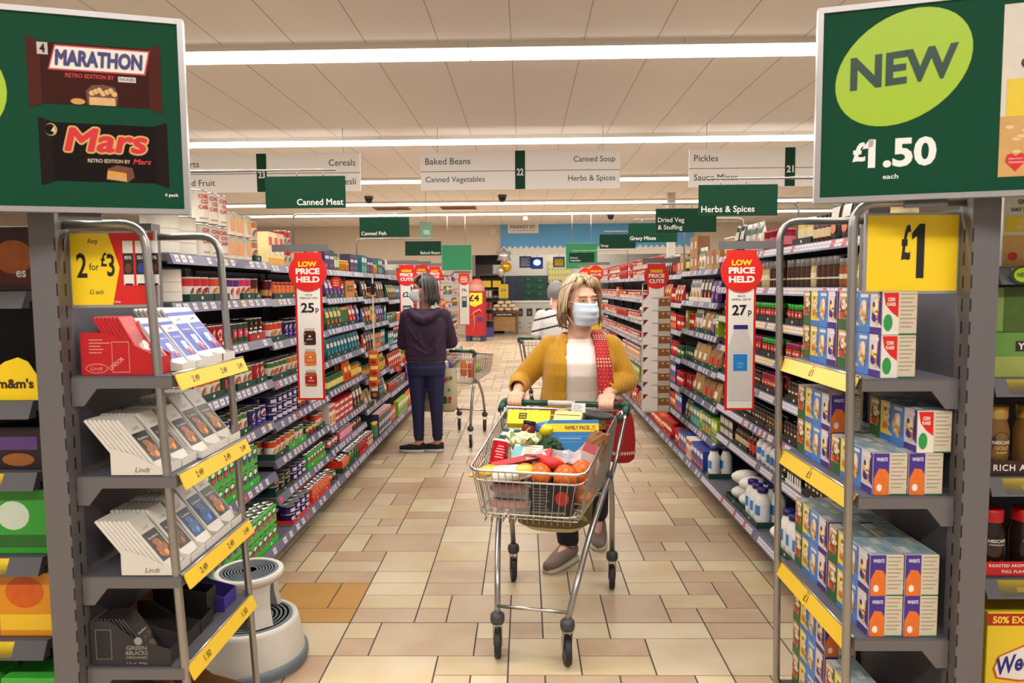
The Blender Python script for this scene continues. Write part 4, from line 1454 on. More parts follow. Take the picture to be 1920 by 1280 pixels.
b.text('each', (0, .0048, 0), UX, UZ, .183, .062, .036, .012, PAPER, .01)
b.build('lettering', t)
b = MB()
x0, x1, z0, z1 = .425, .78, .048, .465
b.rect((0, .0054, 0), UX, UZ, x0, z0, x1, z1, m(214, 206, 194, .5))
b.rect((0, .0050, 0), UX, UZ, x0, z0, x1, .195, m(206, 160, 92, .5, 0, .15, 25))
b.rect((0, .0046, 0), UX, UZ, x0 + .012, .195, x1, .285, m(226, 196, 40, .5))
b.disc((0, .0042, 0), UX, UZ, .58, .15, .075, .062, m(226, 220, 208, .4))
b.disc((0, .0038, 0), UX, UZ, .58, .157, .06, .045, m(206, 176, 130, .5))
rr = random.Random(3)
for k in range(16):
    b.disc((0, .0042, 0), UX, UZ, x0 + .02 + rr.random() * .07, .085 + rr.random() * .1, .01, .005, m(224, 196, 146, .5), 8)
pts = [(0, -.025), (.022, 0), (.02, .015), (.01, .02), (0, .012), (-.01, .02), (-.02, .015), (-.022, 0)]
b.poly((.462, .0036, .085), UX, UZ, pts, RED)
b.text('Helps lower', (.462, .0030, .085), UX, UZ, 0, .006, .03, .005, PAPER)
b.text('Cholesterol', (.462, .0030, .085), UX, UZ, 0, -.002, .032, .005, PAPER)
K = m(36, 34, 44, .5, 0, 0)
b.text('QUAKER', (0, .0044, 0), UX, UZ, .503, .37, None, .034, K, .03, 0, 'l')
b.text('OAT SO SIMPLE', (0, .0044, 0), UX, UZ, .465, .322, None, .027, K, .02, 0, 'l')
b.text('Classic', (0, .0040, 0), UX, UZ, .51, .262, None, .022, m(244, 232, 190, .5), .01, 0, 'l')
b.text('Banana', (0, .0040, 0), UX, UZ, .5, .23, None, .022, m(244, 232, 190, .5), .01, 0, 'l')
b.build('packet_picture', t)

# left: chocolate bars
q = P(357, 402, 1.93)
t = promo_board('promotion_board', 'large framed green board picturing two chocolate bar packs', q.x, 1.93, R(17), 1.05, .512, q.z, False)
b = MB()
b.disc(o, UX, UZ, -.53, .3, .115, .12, LIME, 32)
b.build('lime_oval', t)
for k, (cx, cz, wd, ht, c1, c2) in enumerate(((-.213, .352, .355, .165, (60, 25, 18), (78, 34, 25)), (-.2, .155, .345, .16, (20, 12, 12), (30, 19, 17)))):
    b = MB()
    o1 = (cx, .0050, cz)
    b.rect(o1, UX, UZ, -wd / 2, -ht / 2 + .006, wd / 2, ht / 2 - .006, ink(c1))
    for sgn in (-1, 1):
        xa = sgn * wd / 2
        b.poly((cx, .0046, cz), UX, UZ, [(xa, -ht / 2 - .006), (xa, ht / 2 + .006), (xa - sgn * .034, ht / 2 - .004), (xa - sgn * .034, -ht / 2 + .004)][::sgn], ink(c2))
    o2 = (cx, .0040, cz)
    if k == 0:
        b.poly((cx, .0044, cz), UX, UZ, [(-.125, .008), (.135, .008), (.15, .072), (-.105, .072)], m(190, 30, 40, .4))
        b.poly((cx, .0041, cz), UX, UZ, [(-.12, .012), (.131, .012), (.145, .068), (-.102, .068)], WHITE)
        b.text('MARATHON', (cx, .0036, cz), UX, UZ, .012, .04, .236, .042, m(44, 34, 110, .4, 0, 0), .045, .12)
        b.text('RETRO EDITION BY', o2, UX, UZ, -.015, -.003, .13, .011, m(196, 30, 34, .4, 0, 0), .02)
        b.rect((cx, .0042, cz), UX, UZ, .06, -.012, .108, .001, WHITE)
        b.text('SNICKERS', (cx, .0036, cz), UX, UZ, .084, -.0055, .044, .008, m(44, 34, 110, .4, 0, 0), .02)
        b.rect((cx, .0042, cz), UX, UZ, -.15, .045, -.122, .075, m(190, 184, 176, .4))
        b.text('4', (cx, .0036, cz), UX, UZ, -.136, .06, .014, .022, ink(c1), .03)
        b.poly(o2, UX, UZ, [(-.025, -.075), (.055, -.075), (.058, -.045), (.05, -.028), (.02, -.022), (-.012, -.025), (-.028, -.04)], m(96, 44, 22, .4))
        b.rect((cx, .0037, cz), UX, UZ, -.02, -.075, .05, -.055, m(214, 170, 116, .4, 0, .2, 80))
        for q in range(7):
            b.disc((cx, .0033, cz), UX, UZ, -.012 + .01 * q, -.045 + .004 * (q % 3), .008, .007, m(222, 178, 106, .4), 8)
        b.disc((cx, .0036, cz), UX, UZ, -.05, -.068, .02, .008, m(206, 150, 60, .4), 10)
    else:
        for q in range(10):
            a_ = 2 * PI * q / 10
            b.text('Mars', (cx, .00445 - .00002 * q, cz), UX, UZ, .005 + .0045 * math.cos(a_), .032 + .0045 * math.sin(a_), .226, .062, m(214, 170, 90, .4, 0, 0), .03, .2)
        b.text('Mars', (cx, .0040, cz), UX, UZ, .005, .032, .226, .062, m(206, 24, 34, .4, 0, 0), .03, .2)
        b.text('RETRO EDITION BY', o2, UX, UZ, .01, -.02, .115, .0095, m(206, 184, 160, .4, 0, 0), .02)
        b.text('Mars', o2, UX, UZ, .1, -.019, .05, .014, m(206, 40, 34, .4, 0, 0), .02, .25)
        b.disc((cx, .0045, cz), UX, UZ, -.14, .055, .016, .016, m(214, 170, 90, .4), 14)
        b.disc((cx, .0042, cz), UX, UZ, -.142, .055, .014, .014, ink(c1), 14)
        b.text('4', (cx, .0038, cz), UX, UZ, -.134, .054, .011, .018, m(206, 210, 170, .4), .03)
        b.poly(o2, UX, UZ, [(0, -.068), (.058, -.074), (.078, -.06), (.072, -.036), (.03, -.03), (.005, -.04)], m(110, 52, 24, .4))
        b.poly((cx, .0037, cz), UX, UZ, [(.002, -.066), (.056, -.072), (.055, -.055), (.004, -.048)], m(206, 156, 96, .4, 0, .2, 80))
        b.poly((cx, .0035, cz), UX, UZ, [(.004, -.052), (.056, -.06), (.055, -.05), (.006, -.044)], m(216, 150, 40, .4))
    for v in b.v:
        v.x = cx + (v.x - cx) * .87
    b.build('bar_picture', t)
b = MB()
b.text('4 pack', (0, .0048, 0), UX, UZ, -.045, .05, .034, .011, PAPER, .02)
b.build('lettering', t)
# ================================================================== side display stands at the shelf ends
def display_stand(label, sd, xf, xb, y0, y1, zs, ztop, lean, strips):
    """narrow steel stand: back upright at xb, shelves reaching to xf over the aisle"""
    t = thing('display_stand', label, 'display', (xb, (y0 + y1) / 2, 0))
    yc = (y0 + y1) / 2
    h = (y1 - y0) / 2
    dx = -sd                           # towards the aisle
    def bx(b, xa, ya, za, xc, yb, zb, mat, **k):
        p, q = sorted((dx * xa, dx * xc))
        b.box(p, ya, za, q, yb, zb, mat, **k)
    D = abs(xf - xb)
    for nm, ya in (('post', -h - .03), ('post', h - .03)):
        b = MB()
        bx(b, -.074, ya, 0, 0, ya + .06, ztop, GREY)
        for k in range(26):
            z = .12 + .062 * k
            if z < ztop - .1:
                bx(b, -.004, ya - .001, z, -.0005, ya, z + .035, BLACK)
                bx(b, -.0001, ya + .03, z, .0006, ya + .036, z + .035, BLACK)
        b.build(nm, t)
    b = MB()
    bx(b, -.03, -h + .031, .05, -.012, h - .031, ztop - .06, m(86, 84, 92, .5, .1, .04))
    b.build('back_panel', t)
    for i, z in enumerate(zs):
        b = MB()
        bx(b, .004, -h, z - .004, D, h, z, m(96, 96, 106, .4, .2, .04))
        for ya in (-h, h - .004):
            pts = [(dx * .002, z - .0045), (dx * D, z - .0045), (dx * D, z - .035), (dx * .075, z - .035), (dx * .035, z - .085), (dx * .002, z - .085)]
            b.prism(pts, 'y', ya, ya + .004, GREY)
        bx(b, D - .012, -h + .005, z - .034, D - .001, h - .005, z - .005, GREY)
        s = b.build('shelf', t)
        b = MB()
        o1, o2 = (D + .002, z + .002), (D + .02, z - .042)
        pts = [(dx * o1[0], o1[1]), (dx * (o1[0] + .004), o1[1]), (dx * (o2[0] + .004), o2[1]), (dx * o2[0], o2[1])]
        b.prism(pts, 'y', -h + .01, h - .012, YELP if strips[i] == 'pale' else m(226, 186, 44, .5, 0, .03))
        b.tube([(dx * (D + .001), -h + .005, z + .003), (dx * (D + .001), h - .005, z + .003)], .005, STEEL, 6)
        # figures on the strip
        up = Vector((-dx * (o2[0] - o1[0]), 0, o1[1] - o2[1])).normalized()
        ax = Vector((0, dx, 0))
        nrm = ax.cross(up)
        mid = Vector((dx * ((o1[0] + o2[0]) / 2 + .004), 0, (o1[1] + o2[1]) / 2)) + nrm * .0012
        K = m(96, 80, 40, .5, 0, 0)
        for (s_, off, hh) in (((('£1', -.02, .024), ('ONLY', -.02 + .004, .006))) if sd > 0 else ((('2.49', -.14, .02), ('2.49', .06, .02), ('2.49', .19, .018)) if i < 3 else (('1.50', -.14, .02), ('1.50', .15, .02)))):
            b.text(s_, mid, ax, up, off, .0 if hh > .01 else .02, None, hh, K, .01)
        b.build('price_strip', s)
    for ya, name in ((-h + .012, 'guard_rail'), (h - .012, 'guard_rail')):
        b = MB()
        xb_, xt = D + .012, D + .012 - lean
        pts = fillet([(dx * .0, ya, ztop - .045), (dx * xt, ya, ztop - .045), (dx * xb_, ya, .1), (dx * xb_, ya, 0.0)], .07, 6)
        b.tube(pts, .0125, STEEL, 10)
        b.build(name, t)
    return t


LZW = [1.318, 1.03, .735, .46, .09]
RZW = [1.30, .97, .56, .11]
display_stand('grey steel stand of chocolate bars with yellow price strips', -1, -1.0, -1.29, 1.98, 2.49, LZW, 1.79, .075, ['y', 'y', 'y', 'y', 'y'])
display_stand('grey steel stand of cereal multipacks with yellow price strips', 1, .925, 1.19, 1.96, 2.54, RZW, 1.825, -.02, ['pale', 'y', 'y', 'y'])


def stand_board(label, px0, px1, zb, zt, Y):
    t = thing('price_board', label, 'sign', (px0, Y, zb))
    W, Hh = px1 - px0, zt - zb
    b = MB()
    b.box(-.006, .001, -.008, W + .006, .012, Hh + .006, FRAMEC)
    b.build('frame', t)
    return t, W, Hh


qa, qb = P(1624, 546, 1.985), P(1801, 402, 1.985)
t, W, Hh = stand_board('yellow price board reading one pound above the cereal multipacks', qa.x, min(qb.x, 1.186), qa.z, qb.z, 1.985)
b = MB()
b.rect((0, .0005, 0), UX, UZ, 0, 0, W, Hh, YEL)
b.build('card', t)
b = MB()
K = m(22, 20, 20, .5, 0, 0)
b.text('£', (0, -.0002, 0), UX, UZ, .105, .133, .026, .098, K, .03)
b.poly((0, -.0002, 0), UX, UZ, [(.134, .035), (.155, .035), (.155, .183), (.14, .183), (.12, .158), (.12, .14), (.134, .15)], K)
b.build('lettering', t)
qa, qb = P(119, 572, 2.005), P(286, 436, 2.005)
t, W, Hh = stand_board('red and yellow board reading any 2 for three pounds on the chocolate stand', max(qa.x, -1.286), qb.x, qa.z, qb.z, 2.006)
b = MB()
b.rect((0, .0005, 0), UX, UZ, 0, 0, W, Hh, RED)
b.poly((0, .0001, 0), UX, UZ, [(0, 0), (.115, 0), (.139, Hh * .52), (.11, Hh), (0, Hh)], YEL)
b.build('card', t)
b = MB()
o = (0, -.0004, 0)
b.text('Any', o, UX, UZ, .065, .178, .03, .02, K, .004)
b.text('2', o, UX, UZ, .031, .112, .03, .07, K, .02)
b.text('for', o, UX, UZ, .066, .108, .028, .02, K, .004)
b.text('£', o, UX, UZ, .095, .128, .018, .04, K, .02)
b.text('3', o, UX, UZ, .114, .112, .022, .064, K, .02)
b.text('£2 each', o, UX, UZ, .07, .037, .04, .013, K, .004)
b.text('100g', o, UX, UZ, .128, .008, .018, .006, WHITE, .01)
b.build('lettering', t)
b = MB()
for k in range(3):
    x = .15 + .036 * k
    b.rect((x, -.0004, .055), UX, UZ, 0, 0, .029, .125, WHITE)
    b.rect((x, -.0007, .055), UX, UZ, 0, .03, .029, .09, m(40, 26, 26, .4))
    b.disc((x, -.0009, .055), UX, UZ, .0145, .048, .01, .014, m(36, 70, 150, .4) if k == 1 else m(110, 60, 24, .4), 10)
    b.text(['85%', 'SEA', '70%'][k], (x, -.0009, .055), UX, UZ, .0145, .078, .02, .01, WHITE, .01)
    b.rect((x, -.0007, .055), UX, UZ, .003, 0, .026, .005, BLACK)
b.build('picture', t)

# ------------------------------------------------------------------ chocolate bars in card trays (local x towards the aisle)
LEAN = R(38)
bar_meshes = {}


def bar_mesh(kind):
    if kind in bar_meshes:
        return bar_meshes[kind]
    main, panel, art = {'orange': ((214, 208, 198), (34, 24, 24), (206, 120, 30)), 'blue': ((216, 212, 208), (58, 76, 170), (200, 212, 236)),
                        'sea': ((214, 208, 200), (40, 52, 84), (60, 120, 190)), 'dark': ((214, 208, 198), (26, 20, 20), (120, 70, 30)), 'red': ((190, 22, 30), (150, 14, 22), (216, 200, 190)),
                        'black': ((32, 26, 26), (22, 18, 18), (96, 74, 50))}[kind]
    mb = MB()
    w, hh, th = .08, .18, .0085
    mb.cbox(-w / 2, -th, 0, w / 2, 0, hh, c3(main, .35), .0015)
    o = (-w / 2, -th - .0004, 0)
    mb.rect(o, UX, UZ, .005, .03, w - .005, .125, c3(panel, .35))
    o = (-w / 2, -th - .0008, 0)
    rr = random.Random(hash(main) % 97)
    for z_ in range(9):
        fz = rr.choice((.55, .75, 1.0, 1.1, 1.25))
        cc = tuple(min(255, int(q * fz)) for q in art)
        a_ = rr.uniform(-.9, .9)
        uu = Vector((math.cos(a_), 0, math.sin(a_)))
        vv = Vector((-math.sin(a_), 0, math.cos(a_)))
        mb.disc((-w / 2 + w * rr.uniform(.32, .7), -th - .0008 - .00006 * z_, rr.uniform(.042, .09)), uu, vv, 0, 0, w * rr.uniform(.1, .2), rr.uniform(.006, .012), c3(cc, .35), 9)
    if kind == 'blue':
        mb.disc((-w / 2, -th - .0013, 0), UX, UZ, w * .62, .044, w * .12, .014, m(190, 70, 50, .4), 10)
    mb.text('Excellence', (-w / 2, -th - .0011, 0), UX, UZ, w * .5, .105, w * .6, .007, c3((226, 220, 206)), .01) if kind != 'red' else None
    mb.text('Lindt', (-w / 2, -th - .0008, 0), UX, UZ, w * .5, .14, w * .4, .012, c3((180, 150, 110) if kind != 'blue' else (70, 80, 160)), .0, .25) if kind not in ('black',) else None
    if kind == 'blue':
        mb.rect((-w / 2, -th - .0006, 0), UX, UZ, 0, .152, w, .164, c3(panel))
    bar_meshes[kind] = mb.mesh('chocolate_bar')
    return bar_meshes[kind]


def bar_tray(x, y, z, kind, nbars, tray_label, bar_label, grp, col=(216, 210, 200), text='Lindt', rz=PI / 2, sc=1.0, step=.0125, lean=LEAN):
    """tray front at x (towards +x), centred on y, standing on z"""
    t = thing('display_tray', tray_label, 'tray', (x, y, z), rz)
    t.scale = (sc, sc, sc)
    w = .088
    L = step * nbars + .05
    mt = c3(col, .6)
    b = MB()
    b.box(-w / 2, .001, 0, w / 2, L, .0015, mt)
    b.build('base', t)
    hb = .055
    for sgn in (-1, 1):
        b = MB()
        pts = [(0.0, 0), (L, 0), (L, hb + .02), (L * .55, hb), (.03, .028), (0.0, .022)]
        xa, xb = sorted((sgn * w / 2, sgn * (w / 2 - .0015)))
        b.prism(pts, 'x', xa, xb, mt)
        if text and sgn < 0:
            b.text(text, (-w / 2 - .0005, L * .42, 0), -UY, UZ, 0, .016, .042, .014, m(110, 84, 50, .5, 0, 0), .004, .25)
        b.build('side', t)
    b = MB()
    b.box(-w / 2 + .0016, 0, .0016, w / 2 - .0016, .0015, .024, mt)
    b.build('front_lip', t)
    me = bar_mesh(kind)
    M0 = Matrix.Translation((x, y, z)) @ Matrix.Rotation(rz, 4, 'Z') @ Matrix.Scale(sc, 4)
    for k in range(nbars):
        o = bpy.data.objects.new('chocolate_bar', me)
        COL.objects.link(o)
        o.matrix_world = M0 @ Matrix.Translation((0, .012 + step * (k + 1), .004 + .0055 * math.sin(lean))) @ Matrix.Rotation(-lean, 4, 'X')
        tag(o, bar_label, 'chocolate bar', grp)


NTH5 = ['nearest', 'second', 'third', 'fourth', 'fifth', 'farthest']
XF = -1.014
# top shelf: red box, then blue and white bars
zz = LZW[0] + .001
for k, (kind, dy, nb, dxx) in enumerate((('blue', .135, 8, 0), ('blue', .23, 9, 0), ('blue', .325, 7, -.0), ('blue', .42, 7, -.0))):
    nm = NTH5[k] if k < 3 else 'farthest'
    bar_tray(XF + dxx, 1.985 + dy, zz + (.0 if k < 2 else .0), kind, nb, 'white card tray of blue bars, %s on the top chocolate shelf' % nm, 'white and blue chocolate bar in the %s tray, top chocolate shelf' % nm, 'blue bars, %s tray on the top shelf' % nm, sc=1.0 if k < 2 else 1.18)
for lev, kinds in ((1, ('orange', 'orange', 'orange', 'orange', 'orange')), (2, ('orange', 'dark', 'sea', 'sea', 'orange'))):
    zz = LZW[lev] + .001
    for k, kind in enumerate(kinds):
        nm = NTH5[k] if k < 4 else 'farthest'
        sh = ['', 'second', 'third'][lev]
        cn = {'orange': 'white, black and orange', 'dark': 'white and dark brown', 'sea': 'white and blue'}[kind]
        bar_tray(XF - .002 + (.0 if lev == 2 or k > 1 else -.015), 2.03 + .1 * k, zz, kind, (8, 9, 9, 7, 7)[k], 'white card tray, %s on the %s chocolate shelf' % (nm, sh), '%s chocolate bar in the %s tray, %s chocolate shelf' % (cn, nm, sh), 'bars in the %s tray, %s shelf' % (nm, sh), sc=1.05 if k < 3 else 1.18)

# red box at the near end of the top shelf
t = thing('display_box', 'open red card box of chocolate at the near end of the top stand shelf', 'box', (-1.05, 1.995, LZW[0] + .001))
RC = m(186, 18, 26, .45, 0, .04)
b = MB()
b.prism([(-.215, 0), (0, 0), (0, .055), (-.12, .115), (-.14, .122), (-.215, .122)], 'y', 0, .002, RC)
o = (0, -.0008, 0)
PK = m(226, 150, 140, .5, 0, 0)
for k, wd in enumerate((.04, .06, .034, .042, .036)):
    b.rect(o, UX, UZ, -.19, .1 - .009 * k, -.19 + wd, .1025 - .009 * k, PK)
b.disc(o, UX, UZ, -.17, .02, .032, .014, PK, 24)
b.disc((0, -.0012, 0), UX, UZ, -.17, .02, .03, .012, RC, 24)
b.text('Lindt', (0, -.0016, 0), UX, UZ, -.17, .02, .036, .01, PK, 0, .25)
for (xa, za, xb, zb) in ((-.125, .008, -.075, .01), (-.125, .094, -.075, .096), (-.125, .01, -.1235, .094), (-.0765, .01, -.075, .094)):
    b.rect(o, UX, UZ, xa, za, xb, zb, PK)
b.text('LINDOR', (0, -.0012, 0), Vector((.8, 0, .6)), Vector((-.6, 0, .8)), -.07, .08 if False else .095, .05, .012, PK, .02)
b.build('side', t)
b = MB()
b.prism([(-.215, 0), (0, 0), (0, .055), (-.12, .115), (-.14, .122), (-.215, .122)], 'y', .086, .088, RC)
b.build('side', t)
b = MB()
b.box(-.214, .0021, 0, 0, .0859, .002, RC)
b.box(-.002, .0021, .0021, 0, .0859, .05, RC)
b.box(-.214, .0021, .0021, -.212, .0859, .12, RC)
b.build('base', t)
for k in range(7):
    o = bpy.data.objects.new('chocolate_bar', bar_mesh('red'))
    COL.objects.link(o)
    o.matrix_world = Matrix.Translation((-1.075 - .011 * k, 2.039, LZW[0] + .008)) @ Matrix.Rotation(PI / 2, 4, 'Z') @ Matrix.Rotation(-R(30), 4, 'X')
    tag(o, 'red chocolate bar standing in the open red card box', 'chocolate bar', 'red bars in the red box')

# dark boxes on the fourth shelf
def open_box(name, label, x, y, z, L, W, hf, hb, col, inner, text=None):
    """card box open at the front: long side L along x, front at x"""
    t = thing(name, label, 'box', (x, y, z))
    mt, mi = c3(col, .6), c3(inner, .7)
    prof = [(-L, 0), (0, 0), (0, hf), (-L * .45, hf + (hb - hf) * .35), (-L * .75, hb), (-L, hb)]
    for ya in (-W / 2, W / 2 - .002):
        b = MB()
        b.prism(prof, 'y', ya, ya + .002, mt)
        if text and ya < 0:
            for s_, cx, cz, w_, h_ in text:
                b.text(s_, (0, ya - .0006, 0), UX, UZ, cx, cz, w_, h_, m(150, 144, 132, .5, 0, 0), .01)
            b.rect((0, ya - .0005, 0), UX, UZ, -L + .015, .02, -L + .062, hb - .025, m(120, 116, 110, .5, 0, 0))
            b.rect((0, ya - .0009, 0), UX, UZ, -L + .017, .022, -L + .06, hb - .027, m(34, 30, 32, .5, 0, 0))
            b.disc((0, ya - .0006, 0), UX, UZ, -L * .4, hb * .56, .012, .012, m(150, 144, 132, .5, 0, 0), 14)
        b.build('side', t)
    b = MB()
    b.box(-L, -W / 2 + .0021, 0, 0, W / 2 - .0021, .002, mi)
    b.box(-.002, -W / 2 + .0021, .0021, 0, W / 2 - .0021, hf, mt, left=mi)
    b.box(-L, -W / 2 + .0021, .0021, -L + .002, W / 2 - .0021, hb, mt, right=mi)
    b.build('carton', t)
    return t


z4 = LZW[3] + .001
open_box('display_box', 'dark grey organic chocolate box nearest on the fourth stand shelf', -1.045, 2.035, z4, .235, .088, .05, .135, (44, 40, 42), (150, 104, 60),
         [('GREEN', -.1, .055, .06, .012), ('&BLACKS', -.1, .04, .066, .012), ('ORGANIC', -.1, .026, .064, .008), ('15 x 90g', -.1, .008, .06, .007)])
for k in range(8):
    o = bpy.data.objects.new('chocolate_bar', bar_mesh('black'))
    COL.objects.link(o)
    o.matrix_world = Matrix.Translation((-1.105 - .011 * k, 2.035, z4 + .008)) @ Matrix.Rotation(PI / 2, 4, 'Z') @ Matrix.Rotation(-R(35), 4, 'X') @ Matrix.Scale(.86, 4)
    tag(o, 'black chocolate bar in the dark grey organic box', 'chocolate bar', 'black bars in the dark organic box')
open_box('display_box', 'half empty black box, second on the fourth stand shelf', -1.045, 2.135, z4, .2, .09, .045, .11, (36, 30, 30), (140, 92, 50))
open_box('display_box', 'half empty black box, third on the fourth stand shelf', -1.045, 2.23, z4, .2, .09, .045, .11, (30, 26, 28), (128, 84, 46))
open_box('display_box', 'empty purple-edged box on the fourth stand shelf', -1.035, 2.39, z4, .2, .1, .05, .12, (60, 44, 140), (150, 104, 60))
open_box('display_box', 'tall black box beside the purple one on the stand', -1.06, 2.3, z4, .16, .07, .1, .13, (24, 22, 24), (60, 44, 40))
z5 = LZW[4] + .001
open_box('cardboard_box', 'brown open box nearest on the lowest shelf of the chocolate stand', -1.03, 2.06, z5, .25, .13, .05, .13, (150, 108, 66), (120, 84, 50))
open_box('cardboard_box', 'brown open box in the middle of the lowest stand shelf', -1.03, 2.21, z5, .25, .13, .06, .15, (140, 98, 60), (112, 78, 46))
open_box('cardboard_box', 'brown open box farthest along the lowest stand shelf', -1.02, 2.37, z5, .25, .15, .06, .15, (156, 110, 68), (120, 84, 50))

# ------------------------------------------------------------------ cereal multipacks
CREAM = m(206, 194, 170, .5, 0, .04)
PKT = [((206, 160, 116), (44, 96, 50), (206, 60, 50), (110, 60, 34)), ((236, 204, 60), (60, 116, 200), (206, 130, 60), (226, 190, 120)), ((90, 140, 206), (70, 124, 206), (196, 140, 90), (226, 190, 120)), ((216, 206, 212), (64, 40, 130), (60, 60, 140), (226, 190, 60))]


def cereal_pack(end):
    """eight little boxes in film; the long side shows four fronts (-y), the end a fifth (-x side)"""
    mb = MB()
    L, W, Hh = .27, .096, .118
    green = m(24, 110, 60, .4, 0, .04)
    top = m(150, 168, 172, .25, 0, .1, 30)
    mb.cbox(-L / 2, 0, 0, L / 2, W, Hh, CREAM, .002)
    mb.rect((-L / 2, .002, Hh + .0004), UX, UY, .004, 0, L - .004, W - .006, top)
    for k in range(8):
        mb.rect((-L / 2, .002, Hh + .0007), UX, UY, .006 + L / 4 * (k // 2) , .004 + (W / 2) * (k % 2), L / 4 * (k // 2) + .05, (W / 2) * (k % 2) + .026, [m(196, 206, 206, .3), m(120, 150, 170, .3), m(186, 190, 176, .3)][k % 3])
    q = L / 4
    for k, (c0, c1, c2, c3_) in enumerate(PKT):
        x = -L / 2 + k * q
        o = (x, -.0004, 0)
        mb.rect(o, UX, UZ, 0.001, 0, q - .001, Hh, c3(c0))
        mb.rect((x, -.0007, 0), UX, UZ, 0.001, 0, q - .001, Hh * (.28 if k == 0 else .16), c3(c1))
        mb.poly((x, -.0008, 0), UX, UZ, [(q * .7, Hh * .3), (q - .001, Hh * .2), (q - .001, Hh), (q * .78, Hh)], c3(c1))
        mb.disc((x, -.0012, 0), UX, UZ, q * .42, Hh * .55, q * .3, Hh * .24, c3(c3_), 12)
        mb.disc((x, -.0015, 0), UX, UZ, q * .5, Hh * .66, q * .2, Hh * .14, m(236, 220, 200, .4), 10)
        mb.disc((x, -.0017, 0), UX, UZ, q * .42, Hh * .38, q * .26, Hh * .1, c3(c2), 10)
        rr = random.Random(k * 13 + 1)
        for z_ in range(9):
            cc = rr.choice([(206, 160, 110), (236, 214, 180), (196, 110, 60), (150, 80, 50), c1, (226, 190, 80)])
            mb.disc((x, -.0018 - .0001 * z_, 0), UX, UZ, q * rr.uniform(.15, .85), Hh * rr.uniform(.2, .8), q * rr.uniform(.06, .14), Hh * rr.uniform(.03, .07), c3(cc), 7)
        mb.rect((x, -.0012, 0), UX, UZ, q * .16, Hh * .86, q * .84, Hh * .94, m(226, 220, 214, .4))
    # end facing the viewer
    for sgn in (1,):
        o = (L / 2 + .0005, 0, 0)
        u = UY
        if end == 'corn':
            mb.rect(o, u, UZ, 0.001, 0, W * .47, Hh, m(226, 220, 210, .45))
            mb.poly((o[0] + .0004, o[1], 0), u, UZ, [(W * 0.030, Hh * .98), (W * 0.460, Hh * .98), (W * 0.460, Hh * .4), (W * 0.270, Hh * .52), (W * 0.090, Hh * .7)][::1], RED)
            mb.disc((o[0] + .0007, o[1], 0), u, UZ, W * 0.170, Hh * .28, W * 0.130, Hh * .2, m(40, 150, 70, .4), 14)
            mb.text('CORN', (o[0] + .0011, o[1], 0), u, UZ, W * 0.250, Hh * .82, W * 0.200, Hh * .09, WHITE, .03)
            mb.text('FLAKES', (o[0] + .0011, o[1], 0), u, UZ, W * 0.250, Hh * .71, W * 0.240, Hh * .08, WHITE, .03)
        else:
            mb.rect(o, u, UZ, 0.001, 0, W * .47, Hh, m(66, 44, 138, .45))
            mb.poly((o[0] + .0004, o[1], 0), u, UZ, [(W * 0.030, 0), (W * 0.460, 0), (W * 0.460, Hh * .5), (W * 0.370, Hh * .62), (W * 0.170, Hh * .64), (W * 0.030, Hh * .4)], m(224, 112, 36, .4, 0, .15, 60))
            mb.disc((o[0] + .0007, o[1], 0), u, UZ, W * 0.190, Hh * .18, W * 0.080, Hh * .09, WHITE, 10)
            mb.text('WHEATS', (o[0] + .0011, o[1], 0), u, UZ, W * 0.250, Hh * .86, W * 0.320, Hh * .09, m(230, 224, 240, .4), .03)
        for k in range(9):
            mb.rect((o[0] + .0003, o[1], 0), u, UZ, W * .52, Hh * (.93 - .095 * k), W * (.96 - .06 * ((k * 7) % 3)), Hh * (.955 - .095 * k), m(160, 148, 128, .5))
        mb.rect((o[0] + .0003, o[1], 0), u, UZ, W * .5, 0, W * .98, Hh * .03, green)
    return mb.mesh('cereal_multipack')


CP = {'corn': cereal_pack('corn'), 'wheat': cereal_pack('wheat')}
SH = ['top', 'second', 'third', 'lowest']


def cereal(lev, col, yk, lay, end, dx=0.0, dy=0.0):
    """col 0 is the aisle side; yk 0 the near end"""
    o = bpy.data.objects.new('cereal_multipack', CP[end])
    COL.objects.link(o)
    o.location = (.968 + .0985 * col + dx, 2.108 + .282 * yk + dy, RZW[lev] + .001 + .1195 * lay)
    # front -y turned to -x (the aisle): near end shows the fifth box
    o.rotation_euler = (0, 0, -PI / 2)
    o.scale = (-1, 1, 1) if False else (1, 1, 1)
    layer = ['bottom layer', 'second layer', 'third layer'][lay]
    tag(o, 'cereal multipack, %s shelf of the cereal stand, %s, %s %s' % (SH[lev], layer, ('aisle' if col == 0 else 'inner'), ('near end' if yk == 0 else 'far end')), 'cereal', 'cereal multipacks on the stand')


for lay in (0, 1):
    cereal(0, 0, 0, lay, 'corn', .012)
    cereal(0, 0, 1, lay, 'wheat', .012)
for c in (0, 1):
    for yk in (0, 1):
        cereal(1, c, yk, 0, 'wheat')
        cereal(2, c, yk, 0, 'wheat')
        cereal(2, c, yk, 1, 'wheat')
cereal(1, 0, 1, 1, 'wheat')
cereal(1, 1, 0, 1, 'corn', .02)
for c, yk, lay, e in ((0, 1, 0, 'wheat'), (0, 1, 1, 'wheat'), (0, 1, 2, 'wheat'), (0, 0, 0, 'corn'), (0, 0, 1, 'corn'), (1, 1, 0, 'wheat'), (0, 0, 2, 'wheat')):
    if (yk, lay) != (0, 2):
        cereal(3, c, yk, lay, e)
b = MB()
b.lathe([(.038, 0), (.042, .01), (.042, .09), (.036, .1), (.036, .125), (.001, .125)], [DARK, DARK, DARK, m(60, 56, 60, .3), m(60, 56, 60, .3)], 16)
b.rect((-.0, -.0425, 0), UX, UZ, -.02, .015, .02, .05, WHITE)
o = b.build('coffee_jar', None, (1.12, 2.33, RZW[0] + .001))
